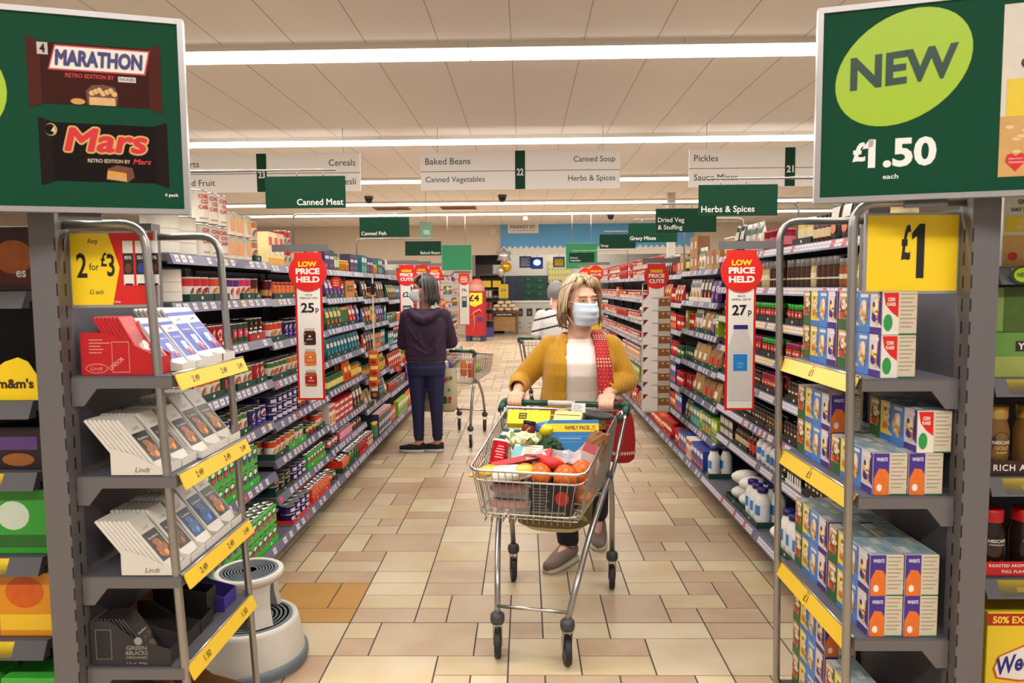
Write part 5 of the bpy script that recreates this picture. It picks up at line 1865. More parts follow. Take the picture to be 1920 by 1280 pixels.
tag(o, 'black jar left behind the cereal multipacks on the top stand shelf', 'jar')

# ------------------------------------------------------------------ shelf ends that face the cross aisle
def end_shelf(label, x0, x1, Y, zs, ztop):
    t = thing('end_shelving', label, 'shelving', ((x0 + x1) / 2, Y, 0))
    h = (x1 - x0) / 2
    b = MB()
    b.box(-h, .42, .02, h, .44, ztop, BACKP)
    b.build('back_panel', t)
    for z in zs:
        b = MB()
        b.box(-h, 0.015, z - .03, h, .418, z, SHELFM)
        s = b.build('shelf', t)
        b = MB()
        b.prism([(.0145, z), (.005, z), (-.02, z - .05), (.0145, z - .05)], 'x', -h, h, GREYD)
        k = -h + .04
        while k < h - .1:
            v = Vector((0, -.025, -.05)).normalized()
            p0 = Vector((k, .0035, z - .003))
            b.add([p0, p0 + UX * .12, p0 + UX * .12 + v * .046, p0 + v * .046], [(3, 2, 1, 0)], YEL if z < 1.6 else m(200, 196, 190, .5))
            p1 = p0 + Vector((.05, -.0008, -.0006)) + v * .018
            b.add([p1, p1 + UX * .03, p1 + UX * .03 + v * .014, p1 + v * .014], [(3, 2, 1, 0)], m(150, 124, 40, .5))
            k += .17
        b.build('price_rail', s)
    return t


end_shelf('dark shelf end of coffee, tea and cereal at the right edge of the photo', 1.345, 2.3, 2.06, [1.605, 1.285, .995, .69, .185], 1.8)
end_shelf('dark shelf end of sweets and chocolate at the left edge of the photo', -2.4, -1.46, 2.06, [1.56, 1.235, 1.02, .76, .5, .1], 1.74)
RE = [1.606, 1.286, .996, .691, .186]


def carton(name, label, x, Y, z, w, d, h, base, cat, extra=None, group=None, side=None):
    t = thing(name, label, cat, (x, Y, z), 0, group)
    b = MB()
    b.cbox(-w / 2, 0, 0, w / 2, d, h, c3(base), .002)
    b.build('box', t)
    if extra:
        b = MB()
        extra(b)
        b.build('print', t)
    return t


def quaker(b):
    o = (0, -.0006, 0)
    b.rect(o, UX, UZ, -.074, .0, .074, .09, m(206, 160, 92, .5, 0, .15, 25))
    b.rect((0, -.0009, 0), UX, UZ, -.07, .1, .074, .145, m(226, 196, 40, .5))
    b.disc((0, -.0012, 0), UX, UZ, .04, .06, .034, .026, WHITE, 18)
    b.text('QUAKER', (0, -.0012, 0), UX, UZ, -.036, .185, None, .014, K, .03, 0, 'l')
    b.text('OAT SO SIMPLE', (0, -.0012, 0), UX, UZ, -.055, .163, None, .011, K, .02, 0, 'l')
    b.text('Classic', (0, -.0014, 0), UX, UZ, -.03, .13, None, .01, PAPER, 0, 0, 'l')
    b.text('Banana', (0, -.0014, 0), UX, UZ, -.035, .114, None, .01, PAPER, 0, 0, 'l')
    b.disc((0, -.0014, 0), UX, UZ, -.045, .03, .014, .012, RED, 14)


carton('cereal_box', 'white and yellow oat box on the top right-hand end shelf', 1.45, 2.09, RE[0], .15, .08, .235, (214, 206, 194), 'box', quaker)
carton('cereal_box', 'second oat box beside it, mostly beyond the photo edge', 1.605, 2.09, RE[0], .15, .08, .235, (214, 206, 194), 'box', quaker)
b = MB()
b.disc((0, 0, 0), UX, UZ, 0, 0, .026, .02, LIME, 20)
b.text('NEW', (0, -.0008, 0), UX, UZ, 0, 0, .034, .012, m(30, 70, 40, .5), .02)
b.prism([(.034 * math.cos(2 * PI * k / 24), .026 * math.sin(2 * PI * k / 24)) for k in range(24)], 'y', .0008, .002, m(40, 60, 40, .5))
o = b.build('shelf_ticket', None, (1.4, 2.0335, 1.582))
tag(o, 'small lime NEW ticket on the rail below the oat box', 'ticket')


def tea(b):
    b.rect((0, -.0006, 0), UX, UZ, -.1, .06, .1, .13, m(96, 140, 60, .5, 0, .2, 15))
    b.rect((0, -.0009, 0), UX, UZ, -.1, 0, .1, .06, m(150, 160, 80, .5, 0, .2, 15))
    b.text('YORKSHIRE', (0, -.0016, 0), UX, UZ, .0, .082, .15, .026, m(220, 180, 190, .5), .03) if False else None
    b.rect((0, -.0012, 0), UX, UZ, -.035, .075, .1, .105, m(40, 30, 30, .5))
    b.text('YORKS', (0, -.0016, 0), UX, UZ, -.028, .09, None, .02, WHITE, .03, 0, 'l')


carton('tea_box', 'green landscape tea box, lower of two on the second right-hand end shelf', 1.46, 2.09, RE[1], .2, .1, .13, (150, 170, 96), 'box', tea)


def tea2(b):
    b.rect((0, -.0006, 0), UX, UZ, -.08, .0, .0, .13, m(70, 96, 30, .5, 0, .3, 20))
    b.rect((0, -.0006, 0), UX, UZ, .0, .0, .1, .13, m(110, 150, 50, .5, 0, .3, 20))


carton('tea_box', 'green landscape tea box, upper of two on the second right-hand end shelf', 1.47, 2.095, RE[1] + .1315, .2, .1, .13, (120, 150, 70), 'box', tea2)

# coffee jars
def coffee_jar(label, x, z, lid, body, lab, name_lines, hh=.17, r=.042):
    t = thing('coffee_jar', label, 'jar', (x, 2.14, z))
    b = MB()
    b.lathe([(r * .92, 0), (r, .01), (r, hh * .62), (r * .8, hh * .78), (r * .8, hh * .8)], c3(body, .15), 20)
    b.build('jar', t)
    b = MB()
    b.lathe([(r * .86, hh * .8), (r * .88, hh * .97), (r * .8, hh), (.001, hh)], m(*lid[:3], *lid[3:]), 20)
    b.build('lid', t)
    b = MB()
    cyl_disc(b, r, hh * .36, r * .8, hh * .26, c3(lab), 20)
    bb = MB()
    for s_, z_, w_, h_, col in name_lines:
        bb.text(s_, (0, 0, 0), UX, UZ, 0, z_ * hh, w_, h_, c3(col), .02)
    for v in bb.v:
        a = -PI / 2 + v.x / r
        v.x, v.y = (r + .0022) * math.cos(a), (r + .0022) * math.sin(a)
    b.T = Matrix()
    k0 = len(b.v)
    b.v += bb.v
    b.f += [tuple(k0 + i for i in f) for f in bb.f]
    b.m += bb.m
    b.s += bb.s
    b.build('label', t)


for k, x in enumerate((1.405, 1.51, 1.615)):
    coffee_jar('gold lidded coffee jar, %s on the third right-hand end shelf' % ['first', 'second', 'third'][k], x, RE[2] + .002, (196, 156, 80, .3, .5), (120, 86, 40), (34, 26, 22),
               [('NESCAFE', .46, .05, .01, (226, 220, 206)), ('GOLD', .38, .036, .011, (214, 176, 96)), ('BLEND', .31, .03, .006, (214, 176, 96))], .2)
    coffee_jar('red lidded coffee jar, %s on the fourth right-hand end shelf' % ['first', 'second', 'third'][k], x, RE[3] + .002, (180, 22, 26, .35, 0), (40, 22, 18), (30, 24, 26),
               [('NESCAFE', .52, .05, .01, (226, 220, 214)), ('ORIGINAL', .46, .046, .005, (206, 200, 190)), ('_', .2, .04, .004, (120, 60, 40))], .19)
for lines, z, col, lab in ((['RICH AROMA'], RE[2] + .002, (52, 28, 22), 'brown card tray front reading RICH below the gold coffee jars'), (['ROASTED AROMA', 'FULL FLAVOUR'], RE[3] + .002, (190, 26, 28), 'red card tray front reading ROASTED below the red lidded jars')):
    t = thing('display_tray', lab, 'tray', (1.36, 2.082, z))
    b = MB()
    b.box(0, 0, 0, .62, .004, .042, c3(col, .5))
    b.build('front_lip', t)
    b = MB()
    for k, s_ in enumerate(lines):
        b.text(s_, (0, -.0008, 0), UX, UZ, .012 if k == 0 else .05, .021 if len(lines) == 1 else .031 - .018 * k, None, .019 if len(lines) == 1 else .009, PAPER, .01, 0, 'l', 1.15)
    b.build('lettering', t)


def weet(b):
    b.rect((0, -.0006, 0), UX, UZ, -.15, .225, .15, .262, m(180, 30, 20, .5))
    b.text('50% EXTRA', (0, -.0012, 0), UX, UZ, -.135, .243, None, .022, m(246, 214, 60, .5), .03, 0, 'l')
    pts = [(-.13, .09), (-.12, .06), (-.05, .05), (.1, .07), (.14, .15), (.12, .2), (-.03, .17), (-.115, .13)]
    b.poly((0, -.0009, 0), UX, UZ, pts, m(206, 90, 20, .5))
    pts = [(x * .95, .115 + (z - .115) * .9) for x, z in pts]
    b.poly((0, -.0012, 0), UX, UZ, pts, WHITE)
    up = Vector((math.cos(.25), 0, math.sin(.25)))
    b.text('Weetabix', (-.12, -.0016, .095), up, UZ, 0, 0, .22, .055, m(40, 36, 120, .5), .03, .1, 'l')


carton('cereal_box', 'yellow wheat biscuit box with 50 percent extra on the lowest end shelf', 1.53, 2.09, RE[4], .3, .12, .27 * 1.45, (232, 200, 40), 'box', None)
t = bpy.data.objects[[o.name for o in bpy.data.objects if o.get('label', '').startswith('yellow wheat')][0]]
b = MB()
weet(b)
for v in b.v:
    v.z = v.z * 1.0 + .125
b.build('print', t)

# left-hand shelf end
LE = [1.561, 1.236, 1.021, .761, .501, .101]
for k in range(3):
    x = -1.54 - .2 * k
    nm = ['nearest the stand', 'second from the stand', 'third from the stand'][k]
    def choc(b):
        b.disc((0, -.0008, 0), UX, UZ, .03, .1, .06, .05, m(170, 90, 30, .4, 0, .3, 30), 16)
        b.rect((0, -.0006, 0), UX, UZ, -.085, .02, .085, .06, m(90, 24, 26, .4))
        b.text('Roses' if False else 'es', (0, -.0012, 0), UX, UZ, .05, .05, .03, .02, PAPER, .02)
    carton('chocolate_box', 'brown chocolate carton on the top left-hand end shelf, %s' % nm, x, 2.09, LE[0], .17, .08, .19, (60, 26, 20), 'box', choc, 'brown cartons on the left end shelf')
    def mm(b):
        b.text('m&m\'s', (0, -.0008, 0), UX, UZ, .02, .05, .11, .03, m(60, 36, 20, .5), .04)
    t = thing('display_box', 'yellow card sweet box with brown lettering, %s' % nm, 'box', (x, 2.08, LE[1]), 0, 'yellow sweet boxes')
    b = MB()
    b.prism([(-.085, 0), (.085, 0), (.085, .075), (.06, .115), (.03, .128), (-.01, .115), (-.085, .06)], 'y', 0, .0025, YEL)
    b.box(-.085, .0026, 0, .085, .12, .06, YEL)
    b.build('box', t)
    b = MB()
    mm(b)
    b.build('lettering', t)
    def brown(b):
        b.rect((0, -.0006, 0), UX, UZ, -.06, .06, .06, .1, m(90, 60, 120, .4))
        b.disc((0, -.0009, 0), UX, UZ, 0, .03, .05, .02, m(150, 90, 40, .4), 14)
    carton('chocolate_box', 'dark brown sweet carton on the third left-hand end shelf, %s' % nm, x, 2.1, LE[2], .17, .08, .13, (40, 24, 24), 'box', brown, 'dark cartons')
    def grn(b):
        b.disc((0, -.0006, 0), UX, UZ, -.02, .12, .05, .045, m(196, 210, 190, .4), 16)
        b.rect((0, -.0006, 0), UX, UZ, -.08, .02, .08, .06, m(30, 100, 30, .4))
    carton('chocolate_box', 'green sweet carton on the fourth left-hand end shelf, %s' % nm, x, 2.09, LE[3], .17, .1, .2, (50, 150, 50), 'box', grn, 'green cartons')
    def org(b):
        b.disc((0, -.0006, 0), UX, UZ, 0, .14, .06, .05, m(206, 90, 20, .4, 0, .3, 30), 16)
        b.rect((0, -.0006, 0), UX, UZ, -.08, .02, .08, .07, m(236, 190, 40, .4))
    carton('chocolate_box', 'orange and yellow sweet carton on the fifth left-hand end shelf, %s' % nm, x, 2.09, LE[4], .17, .1, .2, (220, 140, 24), 'box', org, 'orange cartons')
    def aero(b):
        b.rect((0, -.0006, 0), UX, UZ, -.08, .17, .05, .25, m(200, 206, 196, .4))
        b.text('Aero', (0, -.0010, 0), UX, UZ, -.02, .215, .1, .036, m(80, 24, 40, .5), .03, .2)
        b.rect((0, -.0010, 0), UX, UZ, .055, .2, .078, .23, RED)
        b.text('x4', (0, -.0014, 0), UX, UZ, .066, .215, .016, .016, WHITE)
        b.disc((0, -.0010, 0), UX, UZ, -.01, .12, .06, .03, m(70, 40, 24, .4), 14)
    carton('chocolate_box', 'bright green bubbly chocolate pack on the lowest left-hand end shelf, %s' % nm, x, 2.08, LE[5], .17, .12, .27, (70, 180, 60), 'box', aero, 'bright green packs')

# ------------------------------------------------------------------ kick stool
t = thing('step_stool', 'round white plastic step stool with grey treads, scuffed', 'stool', (-1.155, 2.86, 0), R(10))
t.scale = (1, 1, .9)
OFFW = m(196, 190, 180, .5, 0, .1, 12)
TREAD = m(92, 100, 104, .6, 0, .1, 20)
b = MB()
b.lathe([(.225, .012), (.228, .03), (.226, .055), (.216, .06)], m(90, 100, 108, .5), 40)
b.build('bumper', t)
b = MB()
b.lathe([(.214, .0), (.214, .061), (.208, .1), (.192, .2), (.188, .215), (.178, .222), (.17, .215), (.05, .213)], OFFW, 40)
b.build('base', t)
b = MB()
b.lathe([(.168, .214), (.166, .2195), (.02, .2195)], TREAD, 40)
for k in range(7):
    b.lathe([(.045 + .018 * k, .2196), (.048 + .018 * k, .2208), (.052 + .018 * k, .2208), (.055 + .018 * k, .2196)], TREAD, 32)
b.build('lower_tread', t)
for a in (60, 180, 300):
    b = MB()
    ca, sa = math.cos(R(a)), math.sin(R(a))
    wv = Vector((-sa, ca, 0))
    rings = []
    for z, r, w_ in ((.2235, .135, .08), (.3, .118, .075), (.37, .112, .078), (.405, .112, .085)):
        c = Vector((ca * r, sa * r, z))
        d = Vector((ca, sa, 0))
        rings.append([c + wv * w_ / 2 * -1 - d * .014, c + wv * w_ / 2 - d * .014, c + wv * w_ / 2 + d * .012, c - wv * w_ / 2 + d * .012])
    b.loft(rings, OFFW, False)
    b.build('leg', t)

b = MB()
b.lathe([(.1, .4), (.13, .405), (.138, .425), (.137, .44), (.13, .445), (.118, .441)], OFFW, 40)
b.build('top_step', t)
b = MB()
b.lathe([(.117, .43), (.117, .4415), (.01, .4415)], TREAD, 40)
for k in range(7):
    b.lathe([(.03 + .012 * k, .4416), (.032 + .012 * k, .4427), (.035 + .012 * k, .4427), (.037 + .012 * k, .4416)], TREAD, 32)
b.build('top_tread', t)
# ================================================================== shopping trolleys
TGREEN = m(18, 70, 56, .35, 0, .03)
TWHITE = m(206, 200, 190, .4, 0, .03)
RUB = m(34, 32, 34, .6, 0, .1)
PLAST = m(60, 60, 64, .45, 0, .05)


def basket_pt(u, v, part):
    pass


def make_trolley(label, loc, rz):
    """local: origin on the floor between the front castors, +y towards the handle"""
    t = thing('shopping_trolley', label, 'trolley', loc, rz)
    FY, RY = -.10, .80
    def half(y, top):
        k = (y - FY) / (RY - FY)
        return (.238 + .055 * k) if top else (.2 + .045 * k)
    def ztop(y):
        return .83 + .10 * (y - FY) / (RY - FY)
    def zbot(y):
        return .64 - .04 * (y - FY) / (RY - FY)
    yb0, yb1 = FY + .025, RY - .05
    # rings
    def ring(f, inset=0.0):
        """closed ring round the basket at height fraction f (1 rim, 0 bottom)"""
        def pt(x, y, top_y):
            return None
        y0 = FY * f + yb0 * (1 - f)
        y1 = RY * f + yb1 * (1 - f)
        pts = []
        c = .055
        def h(y):
            return half(y, True) * f + half(y, False) * (1 - f)
        def z(y):
            return ztop(y) * f + zbot(y) * (1 - f)
        path = []
        for a in range(7):
            t_ = R(180 + 15 * a)
            path.append((-h(y0) + c + c * math.cos(t_), y0 + c + c * math.sin(t_)))
        for a in range(7):
            t_ = R(270 + 15 * a)
            path.append((h(y0) - c + c * math.cos(t_), y0 + c + c * math.sin(t_)))
        path.append((h(y1), y1))
        path.append((-h(y1), y1))
        return [Vector((x, y, z(y))) for x, y in path]
    b = MB()
    b.tube(ring(1), .0065, CHROME, 8, True)
    b.build('rim', t)
    b = MB()
    for f, r in ((.78, .004), (.06, .004)):
        b.tube(ring(f), r, CHROME, 6, True)
    W = .0021
    # upright wires round the front and sides, running on under the floor
    n = 15
    for k in range(n):
        x = -.2 + .4 * k / (n - 1)
        xb = x * .86
        b.tube([(x, FY + (.012 if abs(x) > .19 else .0), .83), (xb, yb0, .66), (xb, yb0 - .012, .622), (xb, yb0 + .03, .632), (xb, yb0 + .2, .63)], W, CHROME, 5, caps=False)
    for sg in (-1, 1):
        y = FY + .06
        while y < RY - .01:
            yb = y * .94 + .01
            b.tube([(sg * half(y, True), y, ztop(y)), (sg * (half(yb, False) + .006), yb, zbot(yb) + .03), (sg * half(yb, False), yb, zbot(yb) - .005), (sg * (half(yb, False) - .04), yb, zbot(yb))], W, CHROME, 5, caps=False)
            y += .031
    # floor wires
    for k in range(9):
        x = -.18 + .36 * k / 8
        b.tube([(x, yb0, zbot(yb0)), (x * 1.15, yb1, zbot(yb1))], W, CHROME, 5, caps=False)
    for k in range(10):
        y = yb0 + (yb1 - yb0) * k / 9
        b.tube([(-half(y, False), y, zbot(y) - .003), (half(y, False), y, zbot(y) - .003)], W * 1.3, CHROME, 5, caps=False)
    b.build('wire_basket', t)
    # hinged rear gate
    b = MB()
    for k in range(12):
        x = -.26 + .52 * k / 11
        b.tube([(x, RY - .005, ztop(RY) - .005), (x * .9, yb1, zbot(yb1) + .02)], W, CHROME, 5, caps=False)
    for f in (.1, .5, .9):
        z = zbot(yb1) * (1 - f) + ztop(RY) * f
        y = yb1 * (1 - f) + RY * f
        b.tube([(-.27, y, z), (.27, y, z)], .0032, CHROME, 5)
    b.build('rear_gate', t)
    # handle
    hy, hz = .872, .948
    for sg in (-1, 1):
        b = MB()
        p, q = sorted((sg * .3, -.085 if sg < 0 else .06))
        b.tube([(p, hy, hz), (q, hy, hz)], .0155, TGREEN, 14)
        b.tube(fillet([(sg * .298, hy + .004, hz + .004), (sg * .325, hy + .002, hz), (sg * .325, hy - .06, hz - .035)], .02), .02, TGREEN, 12)
        hd = b.build('handle', t)
    b = MB()
    b.tube([(-.0848, hy, hz), (.0598, hy, hz)], .016, TWHITE, 14)
    b.build('handle_sleeve', hd)
    for sg in (-1, 1):
        b = MB()
        b.tube([(sg * .325, hy - .05, hz - .03), (sg * .318, RY + .005, ztop(RY) - .05), (sg * .29, RY - .06, .72), (sg * .262, RY - .14, .61)], .011, CHROME, 10)
        b.tube([(sg * .3, RY + .012, ztop(RY)), (sg * .318, RY + .008, ztop(RY) - .045)], .009, CHROME, 8)
        b.ell((sg * .3, RY - .02, ztop(RY) - .035), (.016, .02, .022), PLAST, 10, 7)
        b.ell((sg * .262, RY - .16, .63), (.014, .03, .03), PLAST, 10, 7)
        b.build('rear_stay', t)
        # one bent tube: front castor, up and back under the basket, down to the rear castor
        b = MB()
        pts = fillet([(sg * .148, 0, .195), (sg * .2, .22, .44), (sg * .252, .52, .615), (sg * .262, .66, .63), (sg * .264, .74, .5), (sg * .26, .79, .195)], .12, 6)
        b.tube(pts, .0135, STEEL, 10)
        b.build('leg', t)
    b = MB()
    b.tube([(-.152, .012, .225), (.152, .012, .225)], .0075, CHROME, 8)
    b.build('cross_bar', t)
    b = MB()
    b.tube([(-.245, .48, .59), (.245, .48, .59)], .009, CHROME, 8)
    b.build('cross_bar', t)
    for (x, y, a) in ((-.148, 0, 12), (.148, 0, 18), (-.26, .79, 20), (.26, .79, 8)):
        c = thing('castor', None, None, (x, y, 0), R(a))
        c.parent = t
        b = MB()
        b.lathe([(.014, .155), (.028, .16), (.031, .175), (.029, .195), (.018, .205), (.0136, .206)], PLAST, 16)
        for sg in (-1, 1):
            b.prism([(-.022, .158), (.022, .158), (.036, .06), (.028, .05), (.012, .05)], 'x', *sorted((sg * .0165, sg * .0195)), STEEL)
        b.box(-.0195, -.022, .152, .0195, .022, .158, STEEL)
        b.build('fork', c)
        b = MB()
        wy = .02
        prof = [(.052, -.011), (.0595, -.0135), (.0625, -.008), (.0625, .008), (.0595, .0135), (.052, .011)]
        bb = MB()
        bb.lathe(prof, RUB, 24)
        bb.lathe([(.012, -.0125), (.05, -.0105), (.05, .0105), (.012, .0125)], PLAST, 20)
        bb.lathe([(.007, -.016), (.007, .016)], STEEL, 10)
        rot = Matrix.Translation((0, wy, .0632)) @ Matrix.Rotation(PI / 2, 4, 'Y')
        bb.v = [rot @ v for v in bb.v]
        bb.build('wheel', c)
    return t


TR_LOC, TR_RZ = Vector((.02, 2.855, 0)), R(-12)
trolley = make_trolley('loaded wire shopping trolley with green and white handle pushed by the woman in yellow', TR_LOC, TR_RZ)
make_trolley('wire shopping trolley beside the woman in the purple hooded top', (-.59, 7.72, 0), R(180 - 15))
make_trolley('mostly hidden trolley pushed by the person behind the woman in yellow', (.22, 9.35, 0), R(180 + 2))
TT = Matrix.Translation(TR_LOC) @ Matrix.Rotation(TR_RZ, 4, 'Z')


def item(name, label, cat, b, x, y, z, rot=(0, 0, 0), group=None, TM=None, parts=None):
    """one thing lying in the trolley, built about its own centre"""
    o = b.build(name)
    o.matrix_world = (TM or TT) @ Matrix.Translation((x, y, z)) @ Matrix.Rotation(R(rot[2]), 4, 'Z') @ Matrix.Rotation(R(rot[1]), 4, 'Y') @ Matrix.Rotation(R(rot[0]), 4, 'X')
    tag(o, label, cat, group)
    for nm, pb in (parts or []):
        pb.build(nm, o)
    return o


def lumpy(seed, amp, f=3):
    r = random.Random(seed)
    ph = [r.uniform(0, 6) for _ in range(6)]
    return lambda t, a: 1 + amp * (math.sin(f * a + ph[0]) * math.sin(2 * t + ph[1]) + .6 * math.sin((f + 2) * a + ph[2] + 3 * t) + .5 * math.sin(5 * t + ph[3]))


def pack_label(pts_fn):
    pass


IN = 'shopping in the trolley'
# meat trays, front left
MEAT = m(150, 44, 40, .4, 0, .3, 60)
MEAT2 = m(196, 120, 110, .4, 0, .25, 50)
CLEAR = film(230, 225, 225, .22)
for k, (mt, z, lab) in enumerate(((MEAT2, .642, 'lower plastic meat tray at the front of the trolley'), (MEAT, .705, 'upper plastic tray of red mince at the front of the trolley'))):
    b = MB()
    b.loft([[(x * q, y * q, zz) for x, y in ((-.1, -.065), (.1, -.065), (.1, .065), (-.1, .065))] for q, zz in ((.9, 0), (1, .052), (1.05, .054), (1.05, .056))], CLEAR, False)
    p = MB()
    p.ell((0, 0, .026), (.088, .055, .022), mt, 16, 8, None, lumpy(k, .05, 5))
    p2 = MB()
    p2.rect((0, 0, .0572), UX, UY, -.06, -.05, .06, .05, m(120, 30, 34, .4) if k else m(60, 44, 90, .4))
    item('meat_tray', lab, 'meat tray', b, -.095, .02, z, (0, 0, 3 - 5 * k), parts=[('meat', p), ('film_label', p2)])
# bag of potatoes or frozen food
b = MB()
b.ell((0, 0, 0), (.125, .075, .03), m(216, 208, 196, .35, 0, .06, 20), 20, 10, None, lumpy(4, .05, 3))
p = MB()
for sg in (-1, 1):
    p.ell((sg * .075, .0, .012), (.045, .07, .022), m(226, 170, 30, .35, 0, .06), 12, 8, None, lumpy(8 + sg, .06, 3))
p.prism([(-.15, -.03), (-.1, -.035), (-.1, .04), (-.15, .03)], 'z', -.004, .004, m(226, 160, 24, .35))
item('frozen_food_bag', 'white and yellow food bag on the meat trays at the front', 'food bag', b, -.105, .0, .797, (0, -4, 4), parts=[('printed_end', p)])
# black box with a red fruit picture
b = MB()
b.cbox(-.085, -.045, 0, .085, .045, .13, m(30, 26, 28, .4), .002)
p = MB()
for k in range(8):
    p.rect((0, -.0456, 0), UX, UZ, -.075, .02 + .012 * k, -.075 + (.07 - .01 * (k % 3)), .025 + .012 * k, m(110, 104, 104, .5))
p.disc((0, -.0458, 0), UX, UZ, .045, .07, .028, .03, m(170, 40, 30, .4, 0, .4, 90), 16)
p.rect((0, -.0456, 0), UX, UZ, -.08, .005, .06, .015, m(120, 116, 110, .5))
item('food_box', 'black food box with a red fruit picture in the trolley front', 'box', b, .085, .015, .642, (0, 0, 2), parts=[('print', p)])
# bread roll pack
b = MB()
b.ell((0, 0, 0), (.04, .05, .03), m(176, 112, 60, .5, 0, .2, 20), 12, 8)
item('bread_roll', 'brown bread roll beside the black food box', 'bread', b, .2, .09, .69)
b = MB()
b.ell((0, 0, 0), (.04, .05, .028), m(170, 104, 56, .5, 0, .2, 20), 12, 8)
item('bread_roll', 'second bread roll behind the first one', 'bread', b, .195, .2, .685)
# net of oranges
ORG = m(226, 112, 18, .4, 0, .06, 200, .25)
t = thing('net_of_oranges', 'red net bag of four oranges at the front right of the trolley', 'oranges')
t.matrix_world = TT @ Matrix.Translation((.09, .03, .795))
opos = [(-.055, -.01, 0), (.047, -.015, -.002), (.105, .06, .0), (-.005, .07, .012)]
for (x, y, z) in opos:
    b = MB()
    b.ell((x, y, z), .047, ORG, 18, 12)
    b.build('orange', t)
b = MB()
NET = m(206, 40, 24, .5)
for (x, y, z) in opos[:3]:
    for k in range(7):
        a0 = PI * k / 7
        for sg in (-1, 1):
            pts = []
            for q in range(19):
                th = .25 + (PI - .5) * q / 18
                a = a0 * 2 + sg * (th - PI / 2) * 1.1
                pts.append((x + .0485 * math.sin(th) * math.cos(a), y + .0485 * math.sin(th) * math.sin(a), z - .0485 * math.cos(th)))
            b.tube(pts, .0009, NET, 4, caps=False)
b.build('net', t)
b = MB()
b.loft([[(x + r_ * math.cos(2 * PI * k / 10) * 1.3, y + r_ * math.sin(2 * PI * k / 10), z) for k in range(10)] for x, y, z, r_ in ((-.01, .03, .03, .05), (-.03, .02, .062, .026), (-.07, .03, .07, .016), (-.12, .04, .066, .012))], m(190, 30, 30, .5, 0, .2, 80))
b.build('gathered_neck', t)
# crisp tube
b = MB()
b.lathe([(.034, 0), (.036, .004), (.036, .155), (.038, .158), (.038, .166), (.03, .167), (.03, .163), (.001, .163)], [m(196, 20, 30, .3), m(196, 20, 30, .3), m(196, 20, 30, .3), WHITE, WHITE, SILVER, m(180, 30, 40, .3)], 24)
p = MB()
cyl_patch(p, .0362, .02, .065, -24, 24, WHITE, 6)
for k in range(9):
    cyl_patch(p, .0367, .024, .058, -20 + 4.6 * k, -18 + 4.6 * k, BLACK, 1)
for k, ww in enumerate((30, 24, 34, 28, 20)):
    cyl_patch(p, .0364, .085 + .012 * k, .089 + .012 * k, -ww, ww, m(226, 170, 170, .4), 4)
cyl_patch(p, .0364, .09, .14, 40, 75, m(110, 20, 26, .4), 4)
item('crisp_tube', 'red tube of crisps with a barcode standing at the left front', 'tube', b, -.185, .12, .74, (-22, 12, 14), parts=[('print', p)])
# red packet lying across, white label pack
b = MB()
b.prism([(-.13, -.012), (.1, .018), (.13, .03), (.12, -.006), (-.12, -.03)], 'y', -.055, .055, m(200, 26, 30, .3, 0, .06))
p = MB()
p.prism([(.02, .006), (.1, .016), (.11, -.004), (.02, -.014)], 'y', -.0565, -.0555, m(216, 206, 204, .4))
p.text('WHITE', (0, -.0572, 0), Vector((1, 0, .13)), UZ, .066, -.007, .05, .01, m(60, 50, 50, .5), .0)
item('food_packet', 'long red packet lying across the front of the trolley', 'packet', b, -.06, .12, .83, (-22, -6, 6), parts=[('white_panel', p)])
b = MB()
b.cbox(-.065, -.045, -.012, .065, .045, .012, m(206, 206, 200, .4), .004)
p = MB()
p.rect((0, 0, .0126), UX, UY, -.06, -.04, -.02, .03, m(120, 180, 190, .4))
for k in range(5):
    p.rect((0, 0, .0126), UX, UY, -.01, -.035 + .015 * k, .05 - .01 * (k % 2), -.03 + .015 * k, m(190, 150, 90, .4))
item('food_packet', 'small white packet with a blue label beneath the cauliflower', 'packet', b, -.06, .21, .835, (28, 0, -3), parts=[('print', p)])
# clear crinkled wrap in the middle
b = MB()
r = random.Random(4)
vs = []
N = 9
for i in range(N):
    for j in range(N):
        vs.append(((i - 4) * .026, (j - 4) * .02, .03 * math.exp(-((i - 4) ** 2 + (j - 4) ** 2) / 14) + r.uniform(-.016, .016)))
fs = [(i * N + j, (i + 1) * N + j, (i + 1) * N + j + 1, i * N + j + 1) for i in range(N - 1) for j in range(N - 1)]
b.add(vs, fs, film(226, 216, 214, .45), False)
item('plastic_wrap', 'crumpled clear plastic wrapping with red print mid trolley', 'wrapping', b, .08, .15, .83, (8, 0, 10))
b = MB()
b.loft([[(x, y, z) for x, y in ((-w_, -.03), (w_, -.03), (w_, .03), (-w_, .03))] for w_, z in ((.06, 0), (.055, .05), (.035, .09), (.03, .11))], film(220, 190, 186, .5), False)
p = MB()
p.ell((0, 0, .02), (.05, .026, .016), m(150, 90, 60, .5, 0, .3, 50), 12, 7)
p.prism([(-.03, .07), (.03, .07), (.028, .11), (-.028, .11)], 'y', -.031, -.026, m(160, 40, 50, .4, 0, .3, 80))
item('bakery_bag', 'clear bag of bread with red and green print at the right side', 'bag', b, .185, .22, .775, (-22, 18, -8), parts=[('bread', p)])
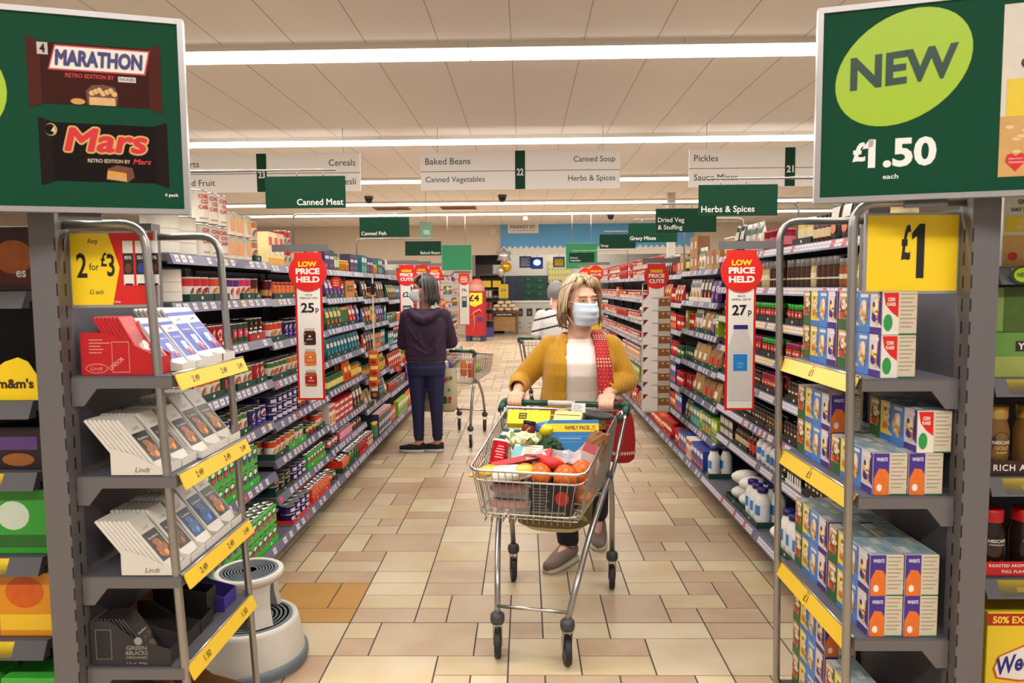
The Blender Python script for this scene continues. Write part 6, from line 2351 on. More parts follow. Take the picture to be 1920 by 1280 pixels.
# cauliflower
t = thing('cauliflower', 'white cauliflower with pale green leaves at the left of the trolley', 'cauliflower')
t.matrix_world = TT @ Matrix.Translation((-.09, .3, .855))
b = MB()
r = random.Random(9)
FL = m(222, 212, 176, .7, 0, .1, 150, .5)
for k in range(46):
    th, a = math.acos(1 - r.random() * 1.0), r.uniform(0, 2 * PI)
    b.ell((.055 * math.sin(th) * math.cos(a), .055 * math.sin(th) * math.sin(a), .04 * math.cos(th)), r.uniform(.012, .018), FL, 8, 6, None, lumpy(k, .12, 4))
b.ell((0, 0, -.005), (.052, .052, .04), FL, 14, 8)
b.build('curd', t)
LF = m(136, 160, 84, .6, 0, .25, 40, .3)
for k in range(6):
    b = MB()
    a = R(-60 + 52 * k)
    rings = []
    for q in range(6):
        s_ = q / 5
        c = Vector((.045 + .035 * s_, 0, -.035 + .075 * s_))
        ww = .035 * math.sin(PI * (.12 + .85 * s_)) + .004
        rings.append([Matrix.Rotation(a, 3, 'Z') @ (c + Vector((.006 * math.sin(9 * s_ + k) + abs(d) * -.15 * ww, d * ww, .006 * math.sin(7 * d + 5 * s_)))) for d in (-1, -.5, 0, .5, 1)] )
        rings[-1] += [p_ + Matrix.Rotation(a, 3, 'Z') @ Vector((.003, 0, 0)) for p_ in rings[-1][::-1]]
    b.loft(rings, LF)
    b.build('leaf', t)
# broccoli
t = thing('broccoli', 'dark green broccoli head next to the blue family pack', 'broccoli')
t.matrix_world = TT @ Matrix.Translation((.018, .315, .835))
BR = m(38, 66, 30, .8, 0, .35, 160, .7)
b = MB()
for k in range(50):
    th, a = math.acos(1 - r.random() * 1.0), r.uniform(0, 2 * PI)
    b.ell((.05 * math.sin(th) * math.cos(a), .042 * math.sin(th) * math.sin(a), .036 * math.cos(th)), r.uniform(.011, .016), BR, 8, 6, None, lumpy(k + 50, .18, 5))
b.ell((0, 0, 0), (.046, .04, .033), BR, 14, 8)
b.build('florets', t)
b = MB()
b.tube([(0, 0, -.01), (.005, 0, -.06)], [.022, .026], m(120, 150, 76, .6), 10)
b.build('stalk', t)
# lemon
b = MB()
b.lathe([(.001, -.042), (.008, -.038), (.022, -.026), (.031, 0), (.022, .026), (.008, .038), (.001, .044)], m(232, 206, 30, .4, 0, .05, 250, .25), 18)
item('lemon', 'single yellow lemon on top of the shopping', 'lemon', b, -.012, .42, .895, (70, 0, 50))
# jar of sauce
b = MB()
b.lathe([(.03, 0), (.033, .006), (.033, .07), (.028, .082)], m(120, 50, 22, .15, 0, .15, 30), 20)
p = MB()
p.lathe([(.0295, .0825), (.031, .084), (.031, .098), (.029, .101), (.001, .101)], m(36, 30, 30, .35), 20)
item('sauce_jar', 'brown sauce jar with a black lid among the shopping', 'jar', b, -.125, .5, .82, (-14, 8, 0), parts=[('lid', p)])
# green pack with white cross
b = MB()
b.cbox(-.05, -.045, -.012, .05, .045, .012, m(12, 76, 52, .35), .004)
p = MB()
w_ = m(206, 200, 190, .4)
p.rect((0, 0, .0128), UX, UY, -.012, -.042, .012, .042, w_)
p.rect((0, 0, .0131), UX, UY, -.044, .0, .044, .022, w_)
item('green_packet', 'dark green packet with a pale cross, propped at the left side', 'packet', b, -.175, .37, .865, (38, 0, -14), parts=[('pale_cross', p)])
# blue plastic bag
b = MB()
b.ell((0, 0, 0), (.07, .045, .035), m(60, 110, 176, .3, 0, .25, 40, .4), 18, 11, None, lumpy(21, .1, 4))
item('plastic_bag', 'crumpled blue plastic bag behind the lemon', 'bag', b, -.02, .53, .88, (0, 6, 5))
b = MB()
b.ell((0, 0, 0), (.07, .05, .04), m(70, 76, 86, .3, 0, .25, 40, .4), 18, 11, None, lumpy(23, .1, 4))
item('plastic_bag', 'dark grey plastic bag under the blue one', 'bag', b, .0, .49, .82, (0, 0, 5))
# blue and yellow family pack
t = thing('tea_bag_box', 'large blue and yellow box reading FAMILY PACK 40 in the trolley', 'box')
t.matrix_world = TT @ Matrix.Translation((.12, .40, .765)) @ Matrix.Rotation(R(12), 4, 'Z') @ Matrix.Rotation(R(-14), 4, 'X')
b = MB()
BB = m(40, 118, 178, .35, 0, .04)
b.cbox(-.117, 0, 0, .117, .075, .185, BB, .003)
b.build('box', t)
b = MB()
b.rect((0, -.0006, 0), UX, UZ, -.116, .13, .116, .168, m(238, 206, 20, .4))
b.text('FAMILY PACK', (0, -.0011, 0), UX, UZ, .018, .149, .115, .019, m(130, 30, 40, .4), .03)
b.text('40', (0, -.0011, 0), UX, UZ, .092, .153, .017, .012, m(200, 90, 30, .4), .03)
b.text('BISCUITS', (0, -.0011, 0), UX, UZ, .092, .141, .024, .006, m(200, 90, 30, .4), .02)
b.text('PROVIDES ESSENTIAL', (0, -.0011, 0), UX, UZ, -.015, .1, .1, .007, m(190, 210, 226, .4), .01)
for (xa, za, xb, zb) in ((-.1, .109, .1, .1105), (-.1, .083, .1, .0845), (-.1, .0, -.0985, .109)):
    b.rect((0, -.0008, 0), UX, UZ, xa, za, xb, zb, m(110, 170, 206, .4))
b.disc((0, .04, .1856), UX, UY, 0, 0, .024, .024, m(226, 214, 214, .4), 18)
b.text('Heinz', (0, .04, .1862), UX, UY, 0, 0, .034, .012, m(206, 50, 40, .4), .02, .2)
b.rect((0, .04, .1856), UX, UY, .09, .005, .108, .02, m(190, 206, 220, .4))
b.build('print', t)
# brown paper bag
b = MB()
rings = []
rr_ = random.Random(31)
for k in range(7):
    s_ = k / 6
    w_ = .062 * (1 - .45 * s_)
    rings.append([(w_ * math.cos(2 * PI * q / 14) * (1 + rr_.uniform(-.18, .18)) + .02 * s_, w_ * .8 * math.sin(2 * PI * q / 14) * (1 + rr_.uniform(-.18, .18)), .12 * s_ + rr_.uniform(-.008, .008)) for q in range(14)])
b.loft(rings, m(136, 88, 48, .7, 0, .12, 20), False)
item('paper_bag', 'crumpled brown paper bag at the right side of the trolley', 'bag', b, .2, .33, .8, (-10, 14, 0))
# yellow box at the back, with paler box beside
b = MB()
b.cbox(-.105, 0, 0, .105, .09, .035, m(240, 222, 40, .4), .002)
p = MB()
p.rect((0, 0, .0356), UX, UY, -.05, .03, -.01, .07, m(36, 30, 34, .4))
p.text('LEMON', (0, 0, .0360), UX, UY, -.03, .058, .03, .01, m(240, 222, 40, .4), .02)
p.text('SLICES', (0, 0, .0360), UX, UY, -.03, .042, .03, .01, m(240, 222, 40, .4), .02)
item('cake_box', 'bright yellow flat box with a black label at the back left', 'box', b, -.135, .6, .865, (38, 0, 4), parts=[('print', p)])
b = MB()
b.cbox(-.07, 0, 0, .07, .09, .03, m(224, 206, 140, .4), .002)
p = MB()
p.rect((0, 0, .0306), UX, UY, -.06, .06, .06, .064, m(90, 40, 36, .4))
item('cake_box', 'pale yellow box behind the blue family pack', 'box', b, .05, .63, .865, (36, 0, -4), parts=[('print', p)])
b = MB()
b.rect((0, 0, 0), UX, UY, -.035, -.025, .035, .025, m(216, 212, 206, .5)) 
b.prism([(-.035, -.001), (.035, -.001), (.035, -.0002), (-.035, -.0002)], 'y', -.025, .025, m(216, 212, 206, .5))
for k in range(4):
    b.rect((0, 0, .0006), UX, UY, -.028, -.018 + .01 * k, .02 - .008 * (k % 2), -.014 + .01 * k, m(150, 146, 150, .5))
item('receipt', 'small white paper slip clipped near the trolley handle', 'paper', b, .09, .77, .945, (62, 0, 0))
b = MB()
b.ell((0, 0, 0), (.085, .04, .022), m(50, 50, 48, .5, 0, .3, 200, .4), 18, 9, None, lumpy(44, .05, 3))
item('net_bag', 'dark net bag lying at the back right by the handle', 'bag', b, .2, .73, .915, (0, 4, -6))
b = MB()
b.ell((0, 0, 0), (.012, .05, .009), m(190, 176, 90, .5, 0, .1), 10, 7)
item('bread_stick', 'thin pale baguette end in the trolley corner by the handle', 'bread', b, .02, .74, .93, (0, 0, 60))
# filler groceries low in the basket, seen through the wires
for k, (x, y, c, lab) in enumerate(((-.13, .28, (206, 196, 180), 'white carton low under the cauliflower'), (.02, .24, (150, 40, 40), 'red carton low in the middle of the trolley'), (-.12, .5, (60, 90, 60), 'green carton low at the left rear'), (.12, .6, (196, 180, 150), 'cream carton low at the rear'), (.15, .28, (176, 150, 120), 'tan carton low at the right side'))):
    b = MB()
    b.cbox(-.06, -.05, 0, .06, .05, .13 if k != 3 else .2, c3(c), .003)
    item('grocery_box', lab, 'box', b, x, y, .628, (0, 0, 4 * k - 8))
# reusable bag slung below the basket
t = thing('shopping_bag', 'beige reusable bag with an olive pattern slung beneath the trolley basket', 'bag')
t.matrix_world = TT
b = MB()
rings = []
for z, hx, y0, y1 in ((.585, .17, .2, .62), (.54, .175, .21, .61), (.49, .165, .25, .56), (.45, .12, .32, .48), (.435, .06, .36, .44)):
    yc, hy = (y0 + y1) / 2, (y1 - y0) / 2
    rings.append([(.03 + hx * math.copysign(abs(math.cos(a)) ** .6, math.cos(a)) * (1 + .03 * math.sin(5 * a + z * 30)), yc + hy * math.copysign(abs(math.sin(a)) ** .7, math.sin(a)), z) for a in [2 * PI * k / 24 for k in range(24)]])
OLV = m(96, 84, 40, .6, 0, .3, 60)
b.loft(rings[::-1], [m(196, 180, 140, .6, 0, .05), m(196, 180, 140, .6, 0, .05), OLV, OLV])
b.build('bag', t)
b = MB()
for q in range(9):
    x = -.12 + .0375 * q
    for s_ in (.012, .02, .028):
        b.tube([(x + s_ * math.cos(a), .192 + .004 * (1 if False else 0), .55 + s_ * math.sin(a) * .9) for a in [PI * k / 8 for k in range(9)]], .0014, m(196, 176, 110, .6), 4)
b.build('pattern', t)

# second trolley: groceries and flowered bag
T2 = Matrix.Translation((-.59, 7.72, 0)) @ Matrix.Rotation(R(165), 4, 'Z')
b = MB()
b.lathe([(.06, 0), (.065, .01), (.065, .15), (.04, .18), (.04, .2), (.001, .2)], m(50, 40, 110, .35, 0, .1), 16)
item('purple_tub', 'purple tub in the trolley of the woman in purple', 'tub', b, .1, .5, .625, TM=T2)
b = MB()
b.cbox(-.09, -.05, 0, .09, .05, .2, m(206, 206, 196, .4, 0, .06), .006)
item('bread_bag', 'white and green pack in the trolley of the woman in purple', 'pack', b, .12, .66, .625, TM=T2)
b = MB()
b.ell((0, 0, .05), (.05, .05, .05), m(150, 180, 50, .4), 14, 9)
item('apple', 'green apple bag in the front of the trolley beside the woman in purple', 'apple', b, -.12, .16, .65, TM=T2)
b = MB()
b.lathe([(.035, 0), (.035, .11), (.02, .15), (.02, .17), (.001, .17)], m(206, 110, 40, .3, 0, .1), 14)
item('juice_bottle', 'orange bottle in the trolley beside the woman in purple', 'bottle', b, -.02, .3, .635, TM=T2)
b = MB()
b.lathe([(.04, 0), (.04, .13), (.03, .15), (.001, .15)], m(196, 60, 50, .3, 0, .1), 14)
item('juice_bottle', 'red bottle in the trolley beside the woman in purple', 'bottle', b, -.13, .36, .63, TM=T2)
t = thing('shopping_bag', 'flowered beige shopping bag hung behind the woman in purple', 'bag', (-.86, 6.86, 0), R(-10))
b = MB()
rings = []
for z, hx, hy in ((.36, .17, .05), (.4, .2, .07), (.6, .2, .07), (.76, .19, .04), (.78, .19, .02)):
    rings.append([(hx * math.copysign(abs(math.cos(a)) ** .6, math.cos(a)), hy * math.sin(a), z) for a in [2 * PI * k / 20 for k in range(20)]])
b.loft(rings, m(186, 172, 140, .6, 0, .1, 14))
b.build('bag', t)
b = MB()
rr_ = random.Random(6)
for k in range(34):
    x, z = rr_.uniform(-.16, .17), rr_.uniform(.42, .72)
    b.disc((0, -.074, 0), UX, UZ, x, z, rr_.uniform(.012, .026), rr_.uniform(.012, .024), rr_.choice([m(196, 90, 70, .6), m(206, 150, 130, .6), m(110, 130, 90, .6), m(170, 60, 50, .6)]), 9)
b.rect((0, -.0752, 0), UX, UZ, .04, .45, .12, .51, m(20, 96, 60, .5))
b.build('flower_pattern', t)
for sg in (-1, 1):
    b = MB()
    b.tube([(-.1, .01 * sg, .775), (-.06, .012 * sg, .88), (.06, .012 * sg, .88), (.1, .01 * sg, .775)], .008, m(176, 160, 130, .6), 6)
    b.build('strap', t)
# ================================================================== people
def fuse(mb, voxel, smooth=3, fac=.5):
    """one continuous skin over overlapping closed forms"""
    me = mb.mesh('form')
    ob = bpy.data.objects.new('form', me)
    COL.objects.link(ob)
    md = ob.modifiers.new('r', 'REMESH')
    md.mode = 'VOXEL'
    md.voxel_size = voxel
    if smooth:
        ms = ob.modifiers.new('s', 'SMOOTH')
        ms.factor = fac
        ms.iterations = smooth
    dg = bpy.context.evaluated_depsgraph_get()
    dg.update()
    out = bpy.data.meshes.new_from_object(ob.evaluated_get(dg))
    bpy.data.objects.remove(ob)
    bpy.data.meshes.remove(me)
    out.materials.clear()
    return out


def paint(me, mats, fn=None):
    for q in mats:
        me.materials.append(q)
    if fn:
        me.polygons.foreach_set('material_index', [fn(p.center, p.normal) for p in me.polygons])
    me.polygons.foreach_set('use_smooth', [True] * len(me.polygons))
    me.update()
    return me


def link(me, name, parent=None):
    me.name = name
    o = bpy.data.objects.new(name, me)
    COL.objects.link(o)
    if parent is not None:
        o.parent = parent
    return o


def cut_faces(me, test):
    bm = bmesh.new()
    bm.from_mesh(me)
    dead = [f for f in bm.faces if test(f.calc_center_median(), f.normal)]
    bmesh.ops.delete(bm, geom=dead, context='FACES')
    bm.to_mesh(me)
    bm.free()
    return me


def limb(mb, pts, rad, mat, n=14):
    """tapering limb with round ends; pts dense enough by interpolation"""
    P_, R_ = [], []
    for i in range(len(pts) - 1):
        a, b = Vector(pts[i]), Vector(pts[i + 1])
        for k in range(5):
            t = k / 5
            P_.append(a.lerp(b, t))
            R_.append(rad[i] * (1 - t) + rad[i + 1] * t)
    P_.append(Vector(pts[-1]))
    R_.append(rad[-1])
    mb.tube(P_, R_, mat, n)
    for p, r in zip(pts, rad):
        mb.ell(p, r, mat, n, 10)


def torso(mb, rows, mat, n=28):
    """rows: centre x, y, z, half width, half depth, squareness"""
    rings = []
    for cx, cy, cz, rx, ry, pw in rows:
        rg = []
        for k in range(n):
            a = 2 * PI * k / n
            ca, sa = math.cos(a), math.sin(a)
            rg.append((cx + rx * math.copysign(abs(ca) ** pw, ca), cy + ry * math.copysign(abs(sa) ** pw, sa), cz))
        rings.append(rg)
    mb.loft(rings, mat)


SKIN = m(228, 176, 150, .5, 0, .07, 30)
SKIN2 = m(196, 140, 112, .5, 0, .07, 30)
LIP = m(170, 90, 80, .5)
MASK = m(204, 218, 232, .7, 0, .03, 20)
EYEW = m(226, 220, 214, .2)
IRIS = m(60, 74, 80, .2, 0, 0)
CL = m(150, 120, 100)


def head(mb, c, rot, s=1.0):
    """skull, jaw, nose, cheeks, ears; face towards local -y"""
    def E(p, r, rr=None):
        mb.ell(c + rot @ (Vector(p) * s), [q * s for q in r], CL, 18, 12, rot @ rr if rr else rot)
    E((0, .012, .035), (.073, .092, .082))
    E((0, -.02, -.01), (.066, .072, .085))
    E((0, -.032, -.06), (.048, .052, .045))
    E((0, -.062, -.082), (.026, .022, .022))
    E((.028, -.056, -.025), (.026, .024, .028))
    E((-.028, -.056, -.025), (.026, .024, .028))
    E((0, -.076, .036), (.05, .016, .016))
    pts = [Vector((0, -.088, .02)), Vector((0, -.1, -.01)), Vector((0, -.108, -.026))]
    mb.tube([c + rot @ (p * s) for p in pts], [.009 * s, .011 * s, .014 * s], CL, 10)
    E((.011, -.096, -.03), (.009, .01, .008))
    E((-.011, -.096, -.03), (.009, .01, .008))
    E((0, -.088, -.058), (.024, .012, .007))
    E((0, -.086, -.068), (.022, .012, .007))
    for sg in (-1, 1):
        E((sg * .075, .008, -.005), (.011, .02, .032), Matrix.Rotation(sg * .35, 3, 'Z'))


def fist(mb, wrist, grip, axis, out, up=Vector((0, 0, 1)), flip=1, r=.0155):
    """hand closed round a bar: grip = centre of the grasp on the bar, axis = along the bar towards the little finger side, out = away from the person"""
    axis = axis.normalized()
    out = (out - axis * out.dot(axis)).normalized()
    upv = out.cross(axis)
    if upv.z < 0:
        upv = -upv
    # palm lies above and behind the bar
    pc = grip - out * .026 + upv * .026
    for k in range(4):
        q = grip + axis * (-.03 + .02 * k)
        mb.tube([q - out * .05 + upv * .035, q - out * .012 + upv * .036, q + out * .006 + upv * .03], [.016, .0155, .0125], CL, 10)
    limb(mb, [wrist, (wrist + pc) / 2, pc], [.027, .03, .031], CL, 12)
    lens = [.92, 1.0, .96, .82]
    for k in range(4):
        q = grip + axis * (-.03 + .0203 * k)
        rr = (.0098, .0102, .0098, .0086)[k]
        d = (r + rr * .95)
        path = []
        a0, a1 = 100, -75 * lens[k] - 20
        for i in range(9):
            a = R(a0 + (a1 - a0) * i / 8)
            path.append(q + out * (d * math.cos(a) * (1.12 if 0 < i < 6 else 1)) + upv * (d * math.sin(a)))
        mb.tube(path, [rr * 1.12, rr * 1.14, rr * 1.06, rr * 1.04, rr * 1.1, rr, rr * .98, rr * .92, rr * .8], CL, 10)
        mb.ell(path[-1], rr * .82, CL, 8, 6)
        mb.ell(path[1], rr * 1.22, CL, 10, 7)
    # thumb wraps below, from the side of the palm nearest the other hand
    q = grip - axis * .036
    th = [q - out * .045 + upv * .02, q - axis * .012 - out * .028 + upv * .0, q - axis * .006 - out * .004 - upv * .03, q + axis * .008 + out * .02 - upv * .028]
    mb.tube(th, [.016, .0135, .0115, .0095], CL, 10)
    mb.ell(th[-1], .0095, CL, 8, 6)


def strands(mb, roots, mats, seed=1):
    """locks of hair: (path points, width)"""
    r = random.Random(seed)
    for pts, w_ in roots:
        P_ = []
        pts = [Vector(p) for p in pts]
        for i in range(len(pts) - 1):
            for k in range(4):
                P_.append(pts[i].lerp(pts[i + 1], k / 4))
        P_.append(pts[-1])
        # soften corners
        for _ in range(2):
            P_ = [P_[0]] + [(P_[i - 1] + P_[i] * 2 + P_[i + 1]) / 4 for i in range(1, len(P_) - 1)] + [P_[-1]]
        n = len(P_)
        rad = [w_ * (.55 + .45 * math.sin(PI * min(1, .25 + .8 * i / n))) * (1 - .75 * (i / (n - 1)) ** 4) for i in range(n)]
        mb.tube(P_, rad, r.choice(mats), 6, flat=.55)


# ------------------------------------------------------------------ woman in yellow
O1 = Vector((.29, 3.95, 0))
H1 = TT @ Vector((-.262, .872, .948)) - O1
H2 = TT @ Vector((.222, .872, .948)) - O1
AX = (TT.to_3x3() @ Vector((1, 0, 0))).normalized()
OUT = (TT.to_3x3() @ Vector((0, -1, 0))).normalized()


def woman_yellow():
    b = MB()
    hc = Vector((.012, -.055, 1.476))
    hrot = Matrix.Rotation(R(24), 3, 'Z') @ Matrix.Rotation(R(-3), 3, 'Y') @ Matrix.Rotation(R(4), 3, 'X')
    head(b, hc, hrot, 1.1)
    limb(b, [(.012, .0, 1.24), (.012, -.015, 1.32), (.012, -.03, 1.4)], [.075, .066, .06], CL)
    body_rows = [(-.0, .05, .80, .175, .125, .8), (-.005, .05, .88, .185, .13, .8), (.0, .03, .98, .165, .12, .8), (.005, .0, 1.08, .16, .125, .8), (.01, -.01, 1.16, .17, .125, .8), (.012, .0, 1.24, .165, .095, .8), (.012, .005, 1.285, .09, .07, .9)]
    torso(b, body_rows, CL)
    sh_r, el_r, wr_r = Vector((-.155, .01, 1.225)), Vector((-.31, .06, 1.035)), H1 + Vector((.012, .085, .045))
    sh_l, el_l, wr_l = Vector((.19, -.01, 1.225)), Vector((.272, -.02, 1.04)), H2 + Vector((.02, .085, .048))
    limb(b, [sh_r, el_r, wr_r], [.055, .042, .028], CL)
    limb(b, [sh_l, el_l, wr_l], [.055, .042, .028], CL)
    fist(b, wr_r, H1, -AX, OUT)
    fist(b, wr_l, H2, AX, OUT)
    # legs
    hipr, knr, anr = Vector((-.09, .05, .84)), Vector((-.09, -.05, .47)), Vector((-.055, .0, .1))
    hipl, knl, anl = Vector((.09, .05, .84)), Vector((.115, .12, .47)), Vector((.15, .36, .15))
    limb(b, [hipr, knr, anr], [.1, .06, .042], CL)
    limb(b, [hipl, knl, anl], [.1, .06, .042], CL)
    limb(b, [anr, anr + Vector((-.085, -.115, -.06))], [.034, .022], CL)
    limb(b, [anl, anl + Vector((-.01, -.11, -.1))], [.034, .022], CL)
    me = fuse(b, .0042, 3)
    inv = hrot.inverted()
    def face(c, n):
        p = inv @ (Vector(c) - hc)
        if p.y < -.06 and abs(p.x) > .014 and abs(p.x) < .05 and .030 < p.z < .042:
            return 1
        return 0
    body = link(paint(me, [SKIN, m(166, 124, 96, .6)], face), 'person')
    body.location = O1
    tag(body, 'woman in mustard cardigan and blue face mask pushing the loaded trolley', 'person')
    # eyes looking to her left
    for sg in (-1, 1):
        e = MB()
        p = hc + hrot @ (Vector((sg * .0325, -.0735, .014)) * 1.1)
        e.ell(p, .0125, EYEW, 14, 10)
        look = (hrot @ Vector((.35, -1, .0))).normalized()
        e.ell(p + look * .0085, .0064, IRIS, 10, 8)
        e.ell(p + look * .0125, .003, BLACK, 8, 6)
        e.build('eye', body)
        e = MB()
        pts = [hc + hrot @ (Vector((sg * (.012 + .011 * k), -.091 + .0028 * k * (k - 1) * .6, .019 + .004 * math.sin(PI * k / 4))) * 1.1) for k in range(5)]
        e.tube(pts, [.003, .0042, .0048, .0042, .003], SKIN2, 6)
        e.build('eyelid', body)
    # mask
    b = MB()
    rows = []
    NU, NV = 13, 15
    for j in range(NV):
        t_ = j / (NV - 1)                       # 0 top, 1 chin
        z = .008 - .118 * t_
        bulge = .026 * math.sin(PI * min(1, t_ * 1.05)) + .004 * math.sin(t_ * PI * 7)
        hw = 74 - 10 * abs(t_ - .4) * 2
        row = []
        for i in range(NU):
            s_ = i / (NU - 1) * 2 - 1
            a = R(s_ * hw)
            rad_y = .09 + bulge
            rad_x = .069 + .004 * math.sin(PI * t_)
            nose = .034 * math.exp(-(s_ * 3.2) ** 2) * (1 - t_) * (1.2 if t_ < .5 else 1.1)
            row.append(hc + hrot @ (Vector((rad_x * math.sin(a), -.012 - rad_y * math.cos(a) - nose, z - .004 * math.cos(a) * (1 if t_ < .1 else 0))) * 1.1))
        rows.append(row)
    vs = [p for r_ in rows for p in r_]
    fs = [(j * NU + i, (j + 1) * NU + i, (j + 1) * NU + i + 1, j * NU + i + 1) for j in range(NV - 1) for i in range(NU - 1)]
    b.add(vs, fs, MASK, True)
    me = b.mesh('face_mask')
    mo = link(me, 'face_mask', body)
    sd = mo.modifiers.new('thick', 'SOLIDIFY')
    sd.thickness = .002
    for sg in (-1, 1):
        b = MB()
        for jj in (0, NV - 1):
            p0 = rows[jj][0 if sg < 0 else -1]
            p1 = hc + hrot @ (Vector((sg * .083, .012, .012 if jj == 0 else -.03)) * 1.1)
            b.tube([p0, (p0 + p1) / 2 + hrot @ Vector((sg * .006, 0, 0)), p1], .0016, WHITE, 5)
        b.build('ear_loop', mo)
    # hair
    HB = [m(206, 182, 142, .45, 0, .2, 60), m(176, 148, 108, .45, 0, .2, 60), m(214, 198, 172, .45, 0, .15, 60), m(190, 166, 130, .45, 0, .2, 60), m(160, 128, 88, .45, 0, .2, 60)]
    HD = [m(120, 84, 54, .45, 0, .2, 60), m(104, 70, 44, .45, 0, .2, 60), m(140, 102, 68, .45, 0, .2, 60)]
    b = MB()
    b.ell(hc + hrot @ Vector((0, .022, .046)), (.084, .098, .088), HB[1], 20, 14, hrot)
    b.ell(hc + hrot @ Vector((0, .06, -.03)), (.08, .06, .085), HD[0], 18, 12, hrot)
    r = random.Random(5)
    locks = []
    def hp(x, y, z):
        return hc + hrot @ (Vector((x, y, z)) * 1.1)
    # crown to sides and back
    for k in range(120):
        a = R(-150 + 300 * k / 119) + PI / 2          # around the head, 0 = left side .. back .. right side
        ca, sa = math.cos(a), math.sin(a)
        j1, j2 = r.uniform(-.006, .006), r.uniform(-.012, .012)
        top = hp(.02 * ca - .012, .02 * sa - .01, .136 + r.uniform(-.003, .003))
        p1 = hp(.07 * ca, .078 * sa + .012, .105 + j1)
        p2 = hp((.092 + j1) * ca, (.102 + j1) * sa + .015, .045 + j2)
        low = -.07 + r.uniform(-.03, .02)
        p3 = hp((.098 + j2) * ca, (.1 + j2) * sa + .018, -.03)
        p4 = hp((.09 + j2 * 1.5) * ca, (.098 + j1) * sa + .02, low)
        if sa < -.3:
            continue
        if sa < -.05:
            locks.append(([top, p1, p2, hp(.097 * ca, .09 * sa, -.01)], r.uniform(.011, .015)))
        else:
            locks.append(([top, p1, p2, p3, p4], r.uniform(.007, .012)))
    strands(b, locks, HB, 3)
    # darker lower layer
    locks = []
    for k in range(60):
        a = R(-112 + 224 * k / 59) + PI / 2
        ca, sa = math.cos(a), math.sin(a)
        p1 = hp(.088 * ca, .094 * sa + .016, .03)
        p2 = hp((.1) * ca, (.1) * sa + .018, -.04)
        p3 = hp((.104 + r.uniform(-.01, .012)) * ca, .104 * sa + .016, -.085 + r.uniform(-.008, .008))
        p4 = hp((.098 + r.uniform(-.02, .022)) * ca, .098 * sa + .006 + r.uniform(-.01, .006), -.118 + r.uniform(-.016, .012))
        locks.append(([p1, p2, p3, p4], r.uniform(.007, .011)))
    strands(b, locks, HD, 4)
    # hair parted at the side and swept back off the forehead
    locks = []
    for k in range(22):
        t_ = k / 21
        x0 = -.062 + .124 * t_
        side = 1 if x0 > -.02 else -1
        locks.append(([hp(-.02, .0, .134), hp(x0 * .75, -.058, .122 + r.uniform(-.004, .004)), hp(x0 + side * .008, -.082 + .35 * abs(x0) ** 1.6, .102), hp(x0 * 1.15 + side * .022, -.07 + .6 * abs(x0) ** 1.5, .08 - .25 * abs(x0) + r.uniform(-.006, .006))], r.uniform(.006, .009)))
    for k in range(16):
        t_ = k / 15
        for sg in (-1, 1):
            locks.append(([hp(-.02, -.005, .134), hp(sg * .06, -.05 + .03 * t_, .106), hp(sg * (.09), -.046 + .045 * t_, .06), hp(sg * (.095 + r.uniform(0, .012)), -.036 + .045 * t_, .01 - .05 * t_), hp(sg * (.1 + r.uniform(-.004, .014)), -.03 + .045 * t_, -.04 - .03 * t_)], r.uniform(.007, .011)))
    strands(b, locks, HB, 6)
    b.build('hair', body)
    # glasses pushed up on the hair
    b = MB()
    GB = m(60, 56, 56, .3)
    for sg in (-1, 1):
        cx = sg * .036
        b.tube([hp(cx + .03 * math.cos(a), -.085 - .012 * math.sin(a) + .012 * abs(cx + .03 * math.cos(a)) * 4, .118 + .018 * math.sin(a)) for a in [2 * PI * k / 16 for k in range(16)]], .0016, GB, 5, True)
        b.tube([hp(sg * .066, -.078, .116), hp(sg * .098, -.03, .09), hp(sg * .1, .04, .06)], .002, GB, 5)
    b.tube([hp(-.008, -.088, .12), hp(.008, -.088, .12)], .0018, GB, 5)
    b.build('glasses', body)
    # white top
    b = MB()
    rows = [(-.0, .05, .82, .185, .135, .8), (-.005, .045, .9, .19, .142, .8), (.0, .02, .99, .176, .142, .8), (.005, -.012, 1.08, .17, .145, .8), (.01, -.02, 1.15, .175, .142, .8), (.012, -.005, 1.22, .172, .112, .8), (.012, .005, 1.262, .125, .088, .85), (.012, .0, 1.285, .085, .078, .95)]
    torso(b, rows, CL)
    b.ell((-.065, -.085, 1.11), (.075, .06, .075), CL)
    b.ell((.085, -.085, 1.11), (.075, .06, .075), CL)
    me = fuse(b, .006, 6)
    TOP = m(242, 230, 222, .8, 0, .03, 12, .12)
    cut_faces(me, lambda c, n: c.z > 1.275)
    link(paint(me, [TOP]), 'top', body)
    # cardigan
    b = MB()
    rows = [(-.005, .05, .76, .212, .158, .8), (-.005, .045, .88, .214, .16, .8), (.0, .022, .99, .2, .158, .8), (.005, -.008, 1.08, .196, .16, .8), (.01, -.014, 1.15, .2, .156, .8), (.012, .0, 1.22, .196, .126, .8), (.012, .012, 1.27, .15, .105, .85), (.012, .02, 1.305, .098, .09, .95)]
    torso(b, rows, CL)
    b.ell((-.07, -.088, 1.11), (.084, .066, .085), CL)
    b.ell((.09, -.088, 1.11), (.084, .066, .085), CL)
    limb(b, [sh_r + Vector((.01, 0, -.005)), el_r, wr_r + Vector((-.0, .035, .02))], [.074, .064, .046], CL)
    limb(b, [sh_l + Vector((-.01, 0, -.005)), el_l, wr_l + Vector((.0, .035, .02))], [.074, .064, .046], CL)
